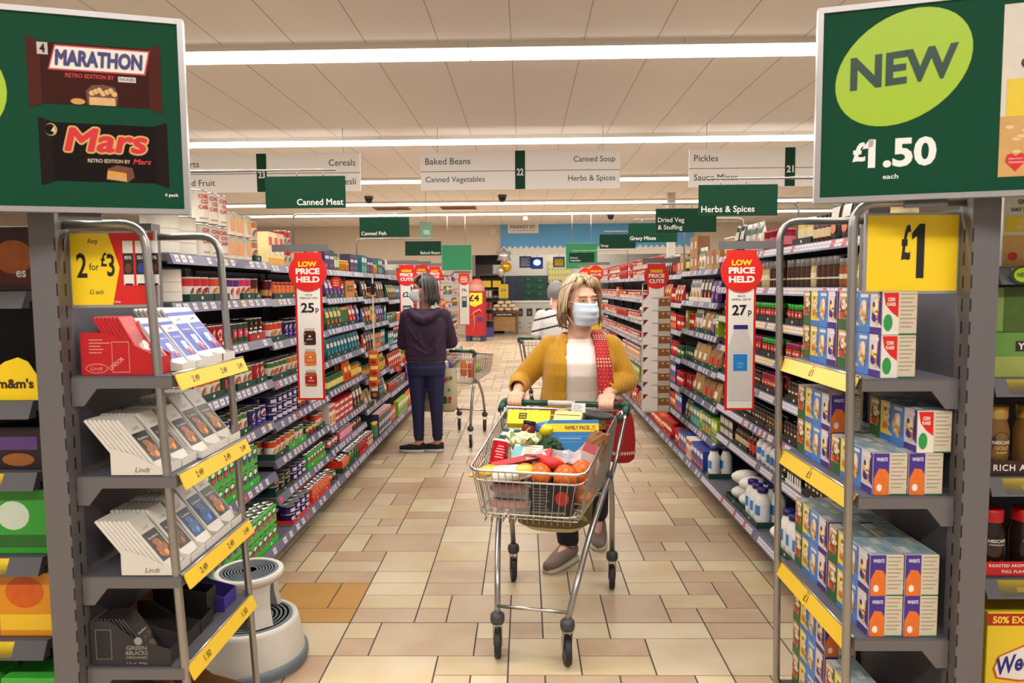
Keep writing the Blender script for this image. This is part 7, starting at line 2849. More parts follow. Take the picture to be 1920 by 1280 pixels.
    # gathered folds on the sleeves
    for s0, e0, w0 in ((sh_r, el_r, wr_r), (sh_l, el_l, wr_l)):
        for k in range(9):
            t_ = .15 + .1 * k
            c = e0.lerp(w0 + Vector((0, .035, .02)), t_)
            d = (w0 - e0).normalized()
            rr = .066 - .018 * t_
            b.tube([c + (d.orthogonal().normalized() * math.cos(a) + d.cross(d.orthogonal().normalized()) * math.sin(a)) * (rr * .93) + d * (.008 * math.sin(a * 1.0 + k)) for a in [2 * PI * q / 16 for q in range(16)]], .0075, CL, 6, True)
    me = fuse(b, .006, 2)
    XC = .016
    def open_(c, n):
        if c.z < .775:
            return True
        half = .088 if c.z < 1.12 else .088 - .1 * max(0, c.z - 1.2)
        if c.y < .0 and abs(c.x - XC) < max(half, .06) and n.y < .5 and c.z < 1.32:
            if abs(c.x + .35) > .15 and c.y > -.32:
                return True
        if c.z > 1.285 and ((c.x - .012) ** 2 + (c.y - .01) ** 2) < .098 ** 2:
            return True
        # cuffs open round the hands
        for wv, e0 in ((wr_r, el_r), (wr_l, el_l)):
            w2 = wv + Vector((0, .035, .02))
            d = (w2 - e0).normalized()
            if (Vector(c) - w2).dot(d) > .012 and (Vector(c) - w2).length < .09:
                return True
        return False
    cut_faces(me, open_)
    KNIT = m(198, 144, 20, .85, 0, .06, 60, .55, sheen=.2, wave=('X', 28, 3))
    co = link(paint(me, [KNIT]), 'cardigan', body)
    sd = co.modifiers.new('thick', 'SOLIDIFY')
    sd.thickness = .007
    sd.offset = -1
    # trousers
    b = MB()
    torso(b, [(0, .05, .95, .17, .13, .8), (0, .05, .86, .19, .145, .8), (0, .05, .78, .185, .14, .85)], CL)
    limb(b, [hipr, knr, anr + Vector((0, 0, .03))], [.115, .078, .062], CL)
    limb(b, [hipl, knl, anl + Vector((0, -.02, .03))], [.115, .078, .062], CL)
    me = fuse(b, .007, 3)
    cut_faces(me, lambda c, n: c.z < .115 and n.z < -.3 or c.z > .945)
    link(paint(me, [m(20, 22, 34, .8, 0, .1, 30, .2)]), 'trousers', body)
    # slip-on shoes
    SH = m(128, 108, 96, .75, 0, .06, 60)
    SO = m(196, 188, 172, .6, 0, .04)
    for an, tip, heel_lift in ((Vector((-.045, .02, 0)), Vector((-.185, -.18, 0)), 0), (Vector((.152, .385, 0)), Vector((.135, .15, 0)), .05)):
        b = MB()
        d = tip - an
        L = d.length
        d.normalize()
        sv = Vector((-d.y, d.x, 0))
        rings, soles = [], []
        for k in range(11):
            t_ = k / 10
            wd = .040 + .012 * math.sin(PI * min(1, t_ * .9 + .12)) if t_ < .9 else .04
            hh = (.1 if t_ < .3 else .1 - .055 * min(1, (t_ - .3) / .5))
            if k in (0, 10):
                wd *= .55
                hh *= .8
            lift = heel_lift * max(0, 1 - t_ * 1.7)
            c = an - d * .05 + d * (L + .05) * t_
            rings.append([c + sv * (wd * math.cos(a)) + Vector((0, 0, lift + .018 + max(-.004, hh * .5 + hh * .5 * math.sin(a)) * (1 if math.sin(a) > -2 else 0))) for a in [2 * PI * q / 14 for q in range(14)]])
            soles.append([c + sv * (wd * 1.08 * x) + Vector((0, 0, lift + z)) for x, z in ((-1, .001), (1, .001), (1, .026), (-1, .026))])
        b.loft(rings, SH)
        so = b.build('shoe', body)
        b = MB()
        b.loft(soles, SO)
        b.build('sole', so)
    return body


W1 = woman_yellow()

# her red patterned bag
t = thing('shoulder_bag', 'red and cream patterned cloth bag on the shoulder of the woman in yellow', 'bag', O1)
REDB = m(180, 30, 36, .8, 0, .08, 40)
CRM = m(206, 170, 150, .8, 0, .05)
b = MB()
path = [Vector(p) for p in ((.115, .09, 1.285), (.105, .03, 1.315), (.108, -.05, 1.30), (.118, -.135, 1.24), (.128, -.185, 1.14), (.138, -.19, 1.02), (.15, -.19, .92))]
rings = []
for i, p in enumerate(path):
    w_ = .028 + .003 * i
    d = (path[min(i + 1, len(path) - 1)] - path[max(i - 1, 0)]).normalized()
    nr = d.cross(UX).normalized()
    rings.append([p - UX * w_ - nr * .004, p + UX * w_ - nr * .004, p + UX * w_ + nr * .004, p - UX * w_ + nr * .004])
b.loft(rings, REDB)
rr_ = random.Random(2)
sp = b.build('strap', t)
b = MB()
for i in range(1, len(path) - 1):
    for q in range(6):
        f = q / 6
        p = path[i].lerp(path[i + 1], f)
        d = (path[i + 1] - path[i]).normalized()
        nr = d.cross(UX).normalized()
        if nr.y > 0:
            nr = -nr
        w_ = .028 + .003 * i
        band = (i * 6 + q) % 9
        if band in (4, 5, 6):
            for k in range(5):
                b.disc(p + nr * .0052, UX, d, -w_ * .8 + w_ * .4 * k, 0, .005, .007, CRM, 6)
        else:
            for k in range(4):
                b.disc(p + nr * .0052, UX, d, -w_ * .75 + w_ * .5 * k + (.006 if q % 2 else 0), 0, .0026, .0026, CRM, 6)
b.build('pattern', sp)
b = MB()
rings = []
for z, hx, hy, xc, yc in ((.58, .05, .03, .24, -.02), (.6, .075, .045, .24, -.02), (.7, .085, .055, .235, -.03), (.82, .08, .05, .225, -.06), (.92, .07, .035, .2, -.11), (.95, .055, .02, .18, -.14)):
    rings.append([(xc + hx * math.cos(a), yc + hy * math.sin(a), z) for a in [2 * PI * k / 18 for k in range(18)]])
b.loft(rings, REDB)
bg = b.build('bag', t)
b = MB()
for z in (.64, .7, .76, .82, .88):
    for k in range(18):
        a = R(180 + 10 * k)
        f = (z - .58) / .37
        xc, yc = .24 - .03 * f ** 2, -.02 - .07 * f ** 2
        hx, hy = .083, .053
        p = Vector((xc + hx * math.cos(a), yc + hy * math.sin(a) - .002, z))
        tv = Vector((-hx * math.sin(a), hy * math.cos(a), 0)).normalized()
        if int(z * 100) % 4 == 0:
            b.disc(p, tv, UZ, 0, 0, .006, .011, CRM, 6)
        else:
            b.disc(p, tv, UZ, 0, 0, .003, .003, CRM, 6)
            b.disc(p + UZ * .015, tv, UZ, .005, 0, .003, .003, CRM, 6)
b.build('pattern', bg)


# ------------------------------------------------------------------ woman in the purple hooded top, seen from behind
def woman_purple():
    O = Vector((-.93, 6.62, 0))
    b = MB()
    hc = Vector((-.005, -.01, 1.545))
    hrot = Matrix.Rotation(R(-84), 3, 'Z') @ Matrix.Rotation(R(3), 3, 'X')
    head(b, hc, hrot, 1.05)
    limb(b, [(0, .02, 1.3), (0, .01, 1.38), (-.002, 0, 1.46)], [.065, .055, .052], CL)
    torso(b, [(.0, .0, .86, .165, .11, .8), (0, 0, 1.0, .14, .1, .8), (0, .0, 1.15, .16, .11, .8), (0, .01, 1.28, .165, .09, .8), (0, .015, 1.34, .08, .06, .9)], CL)
    shl, ell_, wrl = Vector((-.175, .02, 1.3)), Vector((-.215, .06, 1.04)), Vector((-.17, .25, 1.0))
    shr, elr, wrr = Vector((.175, .02, 1.3)), Vector((.225, .08, 1.05)), Vector((.1, .27, 1.02))
    limb(b, [shl, ell_, wrl], [.052, .04, .028], CL)
    limb(b, [shr, elr, wrr], [.052, .04, .028], CL)
    for wv, sg in ((wrl, 1), (wrr, -1)):
        c = wv + Vector((sg * .03, .05, .0))
        limb(b, [wv, c], [.028, .032], CL)
        for k in range(4):
            q = c + Vector((sg * .02, .02, .03 - .02 * k))
            b.tube([c + Vector((0, 0, .027 - .018 * k)), q + Vector((0, .025, 0)), q + Vector((sg * .03, .03, 0)), q + Vector((sg * .05, .015, 0))], [.011, .01, .009, .008], CL, 8)
        b.tube([c + Vector((0, -.02, .025)), c + Vector((sg * .03, -.01, .05)), c + Vector((sg * .055, .01, .055))], [.013, .011, .009], CL, 8)
    hl, kl, al = Vector((-.082, 0, .84)), Vector((-.085, .01, .46)), Vector((-.085, .04, .08))
    hr, kr, ar = Vector((.08, 0, .84)), Vector((.09, .0, .46)), Vector((.09, .06, .08))
    limb(b, [hl, kl, al], [.09, .054, .036], CL)
    limb(b, [hr, kr, ar], [.09, .054, .036], CL)
    for a_ in (al, ar):
        limb(b, [a_, a_ + Vector((-.12, .02, -.045))], [.036, .026], CL)
    body = link(paint(fuse(b, .0055, 3), [SKIN2]), 'person')
    body.location = O
    tag(body, 'grey-haired woman in purple hooded top and jeans facing the left-hand shelves', 'person')
    def hp(x, y, z):
        return hc + hrot @ (Vector((x, y, z)) * 1.05)
    # hair
    HG = [m(84, 74, 72, .5, 0, .2, 60), m(54, 46, 44, .5, 0, .2, 60), m(120, 110, 106, .5, 0, .2, 60), m(66, 55, 50, .5, 0, .2, 60)]
    b = MB()
    b.ell(hp(0, .02, .044), (.086, .1, .088), HG[1], 18, 12, hrot)
    b.ell(hp(0, .06, -.05), (.085, .055, .1), HG[1], 18, 12, hrot)
    r = random.Random(8)
    locks = []
    for k in range(90):
        a = R(-104 + 208 * k / 89) + PI / 2
        ca, sa = math.cos(a), math.sin(a)
        j = r.uniform(-.008, .01)
        low = -.13 + r.uniform(-.035, .025)
        locks.append(([hp(.015 * ca, .02 * sa, .138), hp(.072 * ca, .08 * sa + .01, .108), hp((.095 + j) * ca, (.104 + j) * sa + .012, .04), hp((.1 + j) * ca, (.1 + j) * sa + .015, -.05), hp((.112 + r.uniform(-.02, .022)) * ca, (.106 + r.uniform(-.012, .014)) * sa + .02, -.095), hp((.108 + r.uniform(-.03, .03)) * ca, (.1 + r.uniform(-.02, .02)) * sa + .02, low)], r.uniform(.008, .012)))
    for k in range(12):
        t_ = k / 11
        locks.append(([hp(-.04 + .08 * t_, -.02, .132), hp(-.05 + .1 * t_, -.08, .1), hp(-.075 + .15 * t_, -.085, .06)], .011))
    strands(b, locks, HG, 5)
    b.build('hair', body)
    b = MB()
    GB = m(40, 30, 28, .3)
    for sg in (-1, 1):
        b.tube([hp(sg * .036 + .026 * math.cos(a), -.112, .014 + .02 * math.sin(a)) for a in [2 * PI * k / 14 for k in range(14)]], .003, GB, 5, True)
        b.tube([hp(sg * .062, -.11, .018), hp(sg * .085, -.04, .016), hp(sg * .085, .02, .01)], .003, GB, 5)
    b.build('glasses', body)
    b = MB()
    NU, NV = 11, 9
    rows = []
    for j in range(NV):
        t_ = j / (NV - 1)
        rows.append([hp((.066) * math.sin(R(s_ * 75)), -.014 - (.09 + .024 * math.sin(PI * t_)) * math.cos(R(s_ * 75)) - .02 * math.exp(-(s_ * 3) ** 2) * (1 - t_), .002 - .108 * t_) for s_ in [i / (NU - 1) * 2 - 1 for i in range(NU)]])
    b.add([p for r_ in rows for p in r_], [(j * NU + i, (j + 1) * NU + i, (j + 1) * NU + i + 1, j * NU + i + 1) for j in range(NV - 1) for i in range(NU - 1)], m(206, 206, 206, .7, 0, .2, 90), True)
    mo = b.build('face_mask', body)
    sd = mo.modifiers.new('thick', 'SOLIDIFY')
    sd.thickness = .002
    b = MB()
    for jj in (0, NV - 1):
        for sg, i in ((-1, 0), (1, -1)):
            b.tube([rows[jj][i], hp(sg * .085, .012, .005 - .03 * (jj > 0))], .0018, WHITE, 5)
    b.build('ear_loop', mo)
    # hooded top
    b = MB()
    torso(b, [(0, 0, .88, .178, .125, .8), (0, 0, .9, .186, .132, .8), (0, 0, .95, .19, .135, .8), (0, 0, 1.05, .186, .132, .8), (0, 0, 1.16, .196, .135, .8), (0, .01, 1.26, .2, .118, .8), (0, .02, 1.32, .16, .1, .85), (0, .02, 1.365, .1, .085, .95)], CL)
    limb(b, [shl + Vector((.01, 0, -.01)), ell_, wrl], [.078, .068, .05], CL)
    limb(b, [shr + Vector((-.01, 0, -.01)), elr, wrr], [.078, .068, .05], CL)
    # hood lying on the back
    b.tube([(.1, .05, 1.345), (.125, -.03, 1.345), (.1, -.1, 1.32), (.05, -.135, 1.285), (0, -.145, 1.265), (-.05, -.135, 1.285), (-.1, -.1, 1.32), (-.125, -.03, 1.345), (-.1, .05, 1.345)], [.03, .036, .04, .042, .044, .042, .04, .036, .03], CL, 12)
    b.ell((0, -.09, 1.31), (.1, .06, .06), CL)
    # folds and hem band
    for z, y in ((.885, 0), (.905, 0)):
        b.tube([(.185 * math.copysign(abs(math.cos(a)) ** .8, math.cos(a)), .13 * math.copysign(abs(math.sin(a)) ** .8, math.sin(a)), z) for a in [2 * PI * k / 28 for k in range(28)]], .008, CL, 6, True)
    for (p0, p1) in (((-.15, -.1, 1.2), (.02, -.137, 1.0)), ((.15, -.1, 1.22), (.05, -.137, 1.02)), ((-.14, -.1, 1.06), (.03, -.135, .95)), ((.16, -.09, 1.1), (.06, -.135, .94)), ((-.05, -.13, 1.2), (-.02, -.14, 1.05))):
        b.tube([p0, ((p0[0] + p1[0]) / 2, min(p0[1], p1[1]) - .004, (p0[2] + p1[2]) / 2 - .01), p1], [.004, .012, .004], CL, 8)
    me = fuse(b, .0065, 3)
    link(paint(me, [m(46, 24, 48, .85, 0, .08, 40, .15)]), 'hooded_top', body)
    b = MB()
    torso(b, [(0, 0, .868, .172, .12, .8), (0, 0, .885, .178, .124, .8)], CL)
    me = fuse(b, .007, 1)
    link(paint(me, [m(190, 180, 186, .8)]), 'shirt_hem', body)
    b = MB()
    torso(b, [(0, 0, .9, .168, .116, .8), (0, -.005, .82, .18, .13, .8), (0, 0, .75, .178, .125, .85)], CL)
    limb(b, [hl, kl, al.lerp(kl, .17)], [.102, .064, .046], CL)
    limb(b, [hr, kr, ar.lerp(kr, .17)], [.102, .064, .046], CL)
    for an in (al, ar):
        for k in range(4):
            z = .17 + .035 * k
            b.tube([(an.x + .05 * math.cos(a), an.y - .006 - .004 * k + .05 * math.sin(a), z + .006 * math.sin(a + k)) for a in [2 * PI * q / 14 for q in range(14)]], .006, CL, 6, True)
    link(paint(fuse(b, .006, 2), [m(24, 28, 70, .8, 0, .12, 40, .15)]), 'jeans', body)
    for an in (al, ar):
        b = MB()
        d = Vector((-.97, .2, 0)).normalized()
        sv = Vector((-d.y, d.x, 0))
        rings, soles = [], []
        for k in range(10):
            t_ = k / 9
            wd = (.032 + .014 * math.sin(PI * min(1, .15 + .8 * t_))) * (.5 if k in (0, 9) else 1)
            hh = .075 if t_ < .3 else .075 - .04 * (t_ - .3) / .7
            c = Vector((an.x, an.y, 0)) - d * .055 + d * .25 * t_
            rings.append([c + sv * wd * math.cos(a) + Vector((0, 0, .02 + hh * .5 + hh * .5 * math.sin(a))) for a in [2 * PI * q / 12 for q in range(12)]])
            soles.append([c + sv * (wd * 1.1 * x) + Vector((0, 0, z)) for x, z in ((-1, .001), (1, .001), (1, .024 + .01 * (1 - t_)), (-1, .024 + .01 * (1 - t_)))])
        b.loft(rings, m(18, 18, 20, .8, 0, .1, 40))
        so = b.build('shoe', body)
        b = MB()
        b.loft(soles, m(190, 186, 184, .6))
        b.build('sole', so)
    return body


woman_purple()


def bystander(O, rz, label, hair_m, top_m, leg_m, cap=None, stripes=None, hs=1.0):
    b = MB()
    hc = Vector((0, -.02, 1.53 * hs))
    hrot = Matrix.Identity(3)
    head(b, hc, hrot, 1.02)
    limb(b, [(0, 0, 1.28 * hs), (0, -.01, 1.44 * hs)], [.06, .054], CL)
    torso(b, [(0, 0, .82, .16, .11, .8), (0, 0, 1.0, .15, .11, .8), (0, 0, 1.15, .17, .12, .8), (0, 0, 1.27 * hs, .16, .09, .8), (0, 0, 1.32 * hs, .08, .06, .9)], CL)
    arms = []
    for sg in (-1, 1):
        s_, e_, w_ = Vector((sg * .175, 0, 1.26 * hs)), Vector((sg * .24, .02, 1.02)), Vector((sg * .2, -.2, .98))
        arms.append((s_, e_, w_))
        limb(b, [s_, e_, w_], [.052, .04, .027], CL)
        c = w_ + Vector((0, -.05, 0))
        limb(b, [w_, c], [.026, .03], CL)
        for k in range(4):
            x = -.027 + .018 * k
            b.tube([c + Vector((x, -.02, .01)), c + Vector((x, -.055, 0)), c + Vector((x, -.06, -.03))], [.01, .0095, .008], CL, 8)
        b.tube([c + Vector((-sg * .025, 0, 0)), c + Vector((-sg * .045, -.03, -.01)), c + Vector((-sg * .03, -.05, -.02))], [.012, .011, .009], CL, 8)
    for sg in (-1, 1):
        limb(b, [(sg * .085, 0, .82), (sg * .09, -.02, .45), (sg * .09, .01, .07)], [.095, .058, .04], CL)
        limb(b, [(sg * .09, .01, .07), (sg * .1, -.12, .035)], [.036, .028], CL)
    body = link(paint(fuse(b, .007, 3), [SKIN]), 'person')
    body.location = O
    body.rotation_euler = (0, 0, rz)
    tag(body, label, 'person')
    b = MB()
    b.ell(hc + Vector((0, .022, .04)), (.086, .1, .088), hair_m, 18, 12)
    r = random.Random(4)
    locks = []
    for k in range(44):
        a = R(-112 + 224 * k / 43) + PI / 2
        ca, sa = math.cos(a), math.sin(a)
        j = r.uniform(-.006, .008)
        locks.append(([hc + Vector((.015 * ca, .02 * sa, .136)), hc + Vector((.072 * ca, .08 * sa + .01, .105)), hc + Vector(((.094 + j) * ca, (.104 + j) * sa + .012, .03)), hc + Vector(((.088 + j) * ca, .094 * sa + .012, -.06 + r.uniform(-.015, .01)))], .014))
    strands(b, locks, [hair_m], 5)
    b.build('hair', body)
    if cap:
        b = MB()
        b.lathe([(.1, .045), (.1, .09), (.07, .135), (.001, .145)], cap, 20, hc + Vector((0, .01, 0)), 1, 1.1)
        b.prism([(-.07, -.08), (.07, -.08), (.05, -.165), (-.05, -.165)], 'z', hc.z + .05, hc.z + .058, cap)
        b.build('cap', body)
    b = MB()
    torso(b, [(0, 0, .8, .19, .14, .8), (0, 0, 1.0, .182, .14, .8), (0, 0, 1.15, .196, .14, .8), (0, 0, 1.26 * hs, .19, .112, .8), (0, 0, 1.335 * hs, .095, .08, .9)], CL)
    for s_, e_, w_ in arms:
        limb(b, [s_, e_, e_.lerp(w_, .8)], [.074, .062, .048], CL)
    fn = (lambda c, n: 1 if (math.sin((c.z * 1.0 + .25 * abs(c.x)) * 52) > .86) else 0) if stripes else None
    link(paint(fuse(b, .0075, 3), [top_m, stripes or top_m], fn), 'shirt', body)
    b = MB()
    torso(b, [(0, 0, .86, .165, .12, .8), (0, 0, .78, .18, .13, .8), (0, 0, .74, .178, .125, .85)], CL)
    for sg in (-1, 1):
        limb(b, [(sg * .085, 0, .8), (sg * .09, -.02, .45), (sg * .09, .01, .1)], [.11, .078, .064], CL)
    link(paint(fuse(b, .009, 3), [leg_m]), 'trousers', body)
    for sg in (-1, 1):
        b = MB()
        b.ell((sg * .095, -.06, .046), (.048, .13, .045), m(40, 36, 36, .6), 14, 9)
        b.build('shoe', body)
    return body


bystander(Vector((.365, 8.25, 0)), R(180), 'person in white striped top, seen from behind, hidden by the woman in yellow', m(150, 146, 142, .5, 0, .2, 60), m(216, 212, 210, .8, 0, .04), m(50, 50, 60, .8), stripes=m(40, 40, 50, .8), hs=.97)
bystander(Vector((1.02, 21.6, 0)), R(150), 'distant shop worker in white coat and dark cap near the bakery', m(90, 70, 50, .5), m(216, 216, 218, .8), m(40, 40, 50, .8), cap=m(40, 56, 90, .6), hs=1.05)
# ================================================================== far end of the shop
YB = 23.6
def wp(px, py, Y=YB):
    return P(px, py, Y)


# blue market wall panel with a scalloped white edge
p0, p1 = wp(939, 467), wp(1300, 416)
t = thing('market_fascia', 'long sky-blue fascia board with a white scalloped lower edge', 'fascia', (p0.x, YB - .06, p0.z))
W, Hh = p1.x - p0.x, p1.z - p0.z
b = MB()
b.box(0, 0, 0, W, .05, Hh, m(96, 172, 230, .6, 0, .08, 2))
b.build('board', t)
b = MB()
n = 34
for k in range(n):
    x = W * (k + .5) / n
    b.poly((x, -.012, 0), UX, UZ, [(-W / n / 2, -.12), (W / n / 2, -.12), (W / n / 2, .02), (W / n * .1, .1), (-W / n * .3, .03), (-W / n / 2, .0)], WHITE)
b.box(0, -.03, -.2, W, 0, -.1, WHITE)
b.build('scalloped_edge', t)
p0, p1 = wp(952, 438), wp(1010, 418)
t = thing('market_sign', 'white plaque reading MARKET ST on the blue fascia', 'sign', (p0.x, YB - .11, p0.z))
W, Hh = p1.x - p0.x, p1.z - p0.z
b = MB()
b.cbox(0, 0, 0, W, .045, Hh, WHITE, .01)
b.build('plaque', t)
b = MB()
b.text('MARKET ST.', (0, -.004, 0), UX, UZ, W / 2, Hh * .62, W * .82, Hh * .32, m(96, 100, 104, .5), .02)
b.rect((0, -.004, 0), UX, UZ, W * .12, Hh * .24, W * .88, Hh * .32, m(190, 190, 190, .5))
b.build('lettering', t)
# plain green hanging boards
for (x0, y0, x1, y1, Y, lab) in ((828, 506, 884, 459, 19.5, 'plain green board hanging at the far left end of the aisle'), (1061, 503, 1120, 456, 19.5, 'plain green board hanging at the far right end of the aisle')):
    a, c = P(x0, y1, Y), P(x1, y0, Y)
    b = MB()
    b.cbox(0, 0, 0, c.x - a.x, .03, a.z - c.z, m(14, 122, 76, .5, 0, .04), .004)
    o = b.build('hanging_board', None, (a.x, Y, c.z))
    tag(o, lab, 'sign')
    b = MB()
    for k in (.2, .8):
        b.tube([(k * (c.x - a.x), .015, a.z - c.z), (k * (c.x - a.x), .015, H - c.z)], .006, STEEL, 5)
    b.build('hanger', o)
q = P(799, 431, 15.5)
t = thing('hanging_board', 'small pale green aisle board seen nearly edge-on above the canned goods', 'sign', q, R(64))
b = MB()
b.cbox(-.22, -.01, -.17, .22, .01, .17, m(90, 140, 110, .5, 0, .05), .003)
b.build('board', t)
b = MB()
b.tube([(0, 0, .17), (0, 0, H - q.z)], .006, STEEL, 5)
b.build('hanger', t)
b = MB()
b.rect((0, -.0108, 0), UX, UZ, -.12, -.1, .12, .0, m(160, 190, 170, .5))
b.build('print', t)
# wall fittings
q = wp(842, 424)
b = MB()
b.cbox(-.12, -.1, -.11, .12, .0, .11, WHITE, .02)
b.box(-.1, -.104, -.09, .1, -.1005, .09, m(200, 196, 190, .6))
b.box(-.02, -.05, .11, .02, 0, .17, GREYD)
o = b.build('loudspeaker', None, (q.x, YB - .001, q.z))
tag(o, 'small white box loudspeaker high on the cream back wall', 'speaker')
q = wp(925, 434)
b = MB()
b.prism([(.085 * math.cos(2 * PI * k / 24), .085 * math.sin(2 * PI * k / 24)) for k in range(24)], 'y', -.04, 0, WHITE)
b.prism([(.06 * math.cos(2 * PI * k / 24), .06 * math.sin(2 * PI * k / 24)) for k in range(24)], 'y', -.045, -.0405, m(214, 208, 200, .5))
o = b.build('wall_bell', None, (q.x, YB - .001, q.z))
tag(o, 'round white bell on the cream wall left of the blue fascia', 'bell')
for (px, Y, lab) in ((692, 16, 'dark ceiling camera dome in front of the fourth lit row, left of the aisle'), (942, 16, 'dark ceiling camera dome above the middle of the aisle'), (1145, 20.5, 'dark ceiling camera dome to the right over the aisle end')):
    q = P(px, 394, Y)
    b = MB()
    b.lathe([(.001, -.16), (.06, -.14), (.085, -.08), (.085, -.05), (.1, -.045), (.1, 0)], [m(30, 30, 34, .2)] * 3 + [GREYD] * 2, 16)
    o = b.build('ceiling_camera', None, (q.x, Y, H - .001))
    tag(o, lab, 'camera')
for (px, lab) in ((860, 'slim square ceiling vent left of the aisle middle'), (735, 'slim square ceiling vent above the canned meat shelves')):
    q = P(px, 388, 18.4)
    b = MB()
    b.box(-.45, -.3, -.02, .45, .3, 0, m(170, 120, 100, .6))
    for k in range(6):
        b.box(-.42, -.27 + .09 * k, -.026, .42, -.24 + .09 * k, -.0205, m(140, 96, 80, .6))
    o = b.build('ceiling_vent', None, (q.x, 18.4, H - .001))
    tag(o, lab, 'vent')
# spotlight on the ceiling
q = P(985, 402, 19.9)
b = MB()
b.lathe([(.07, -.16), (.07, -.06), (.03, -.05), (.03, 0)], [WHITE] * 3, 14)
b.lathe([(.001, -.165), (.06, -.164)], m(255, 244, 224, .5, emit=10, var=0), 14)
o = b.build('ceiling_spotlight', None, (q.x, 20.05, H - .001))
tag(o, 'white ceiling spotlight in front of the blue fascia', 'light')
# ------------------------------------------------------------------ counter area beyond the opening
LAMP = m(255, 244, 226, .5, emit=6, var=0)
for k, (x, y) in enumerate(((.6, 26.0), (2.4, 26.0), (-.6, 27.2), (1.4, 27.2))):
    t = thing('counter_light', 'square glowing ceiling light over the far counter, %s of four' % ['first', 'second', 'third', 'fourth'][k], 'light', (x, y, H))
    b = MB()
    b.box(-.6, -.12, -.04, .6, .12, 0, WHITE)
    b.build('housing', t)
    b = MB()
    b.box(-.58, -.1, -.05, .58, .1, -.0405, LAMP)
    b.build('diffuser', t)
ld = bpy.data.lights.new('counter_lamp', 'AREA')
ld.shape = 'RECTANGLE'
ld.size, ld.size_y, ld.energy, ld.color = 4.5, 1.4, 110, (1, .96, .9)
lo = bpy.data.objects.new('counter_lamp', ld)
lo.location = (1.2, 26.4, H - .06)
COL.objects.link(lo)
# stacks of green crates on wheels
CRG = m(18, 84, 58, .5, 0, .06)
for si, (px0, px1, ytop) in enumerate(((981, 1000, 518), (1003, 1023, 520))):
    a = P(px0, 560, 26.4)
    c = P(px1, ytop, 26.4)
    W = c.x - a.x
    nz = 7
    for k in range(nz):
        z0 = .16 + (c.z - .16) / nz * k
        hgt = (c.z - .16) / nz
        b = MB()
        b.box(0, 0, 0, W, .4, hgt * .86, CRG)
        b.box(-.012, -.012, hgt * .78, W + .012, .412, hgt * .98, m(22, 96, 66, .5, 0, .06))
        b.box(W * .38, -.0135, hgt * .5, W * .62, -.001, hgt * .68, m(90, 140, 116, .5))
        for q in range(3):
            b.box(W * (.1 + .3 * q), -.004, hgt * .12, W * (.28 + .3 * q), -.0005, hgt * .4, m(14, 66, 46, .5))
        o = b.build('plastic_crate', None, (a.x, 26.4, z0))
        lay = ['lowest', 'second', 'third', 'fourth', 'fifth', 'sixth', 'topmost'][k]
        tag(o, '%s green plastic crate in the %s of two far stacks' % (lay, 'left' if si == 0 else 'right'), 'crate', 'green crates by the far counter')
    b = MB()
    b.box(0, 0, .1, W, .4, .158, GREYD)
    for x in (.06, W - .06):
        b.tube([(x - .015, .06, .05), (x + .015, .06, .05)], .05, RUB, 12)
    o = b.build('crate_dolly', None, (a.x, 26.4, 0))
    tag(o, 'low wheeled dolly under the %s green crate stack' % ('left' if si == 0 else 'right'), 'dolly')
# hanging screens
for (x0, x1, y0, y1, kind, lab) in ((974, 996, 480, 502, 'poster', 'blue and white poster hanging over the counter'), (996, 1018, 482, 504, 'screen', 'lit blue screen over the counter beside the poster'), (1037, 1059, 481, 501, 'yellow', 'blue framed board with a yellow panel over the counter')):
    a, c = P(x0, y1, 25.2), P(x1, y0, 25.2)
    W, Hh = c.x - a.x, c.z - a.z
    t = thing('hanging_screen', lab, 'screen', (a.x, 25.2, a.z))
    b = MB()
    b.cbox(0, 0, 0, W, .06, Hh, m(30, 46, 110, .4) if kind != 'yellow' else m(70, 110, 170, .4), .01)
    b.build('case', t)
    b = MB()
    if kind == 'poster':
        b.rect((0, -.003, 0), UX, UZ, W * .06, Hh * .06, W * .94, Hh * .94, m(90, 120, 180, .4))
        for k in range(5):
            b.rect((0, -.006, 0), UX, UZ, W * .15, Hh * (.2 + .14 * k), W * (.85 - .1 * (k % 2)), Hh * (.27 + .14 * k), m(190, 206, 226, .4))
    elif kind == 'screen':
        b.rect((0, -.003, 0), UX, UZ, W * .06, Hh * .1, W * .94, Hh * .92, m(24, 40, 120, .4, emit=.8, var=0))
        b.disc((0, -.006, 0), UX, UZ, W * .5, Hh * .55, W * .32, Hh * .26, m(190, 230, 240, .4, emit=1.2, var=0), 20)
    else:
        b.rect((0, -.003, 0), UX, UZ, W * .14, Hh * .16, W * .86, Hh * .8, m(240, 206, 40, .4))
    b.build('face', t)
    b = MB()
    b.tube([(W / 2, .03, Hh), (W / 2, .03, H - a.z)], .01, STEEL, 5)
    b.build('hanger', t)
# yellow poster panel on the counter back wall
a, c = P(1028, 530, 27.9), P(1072, 488, 27.9)
b = MB()
b.box(0, 0, 0, c.x - a.x,   .094, c.z - a.z, m(196, 184, 110, .6, 0, .08, 4))
for i in range(8):
    for j in range(4):
        b.rect((0, -.004, 0), UX, UZ, (c.x - a.x) * (i + .2) / 8, (c.z - a.z) * (j + .2) / 4, (c.x - a.x) * (i + .7) / 8, (c.z - a.z) * (j + .6) / 4, m(150, 150, 120, .6))
o = b.build('notice_board', None, (a.x, 27.9, a.z))
tag(o, 'pale yellow notice board on the far counter wall', 'board')
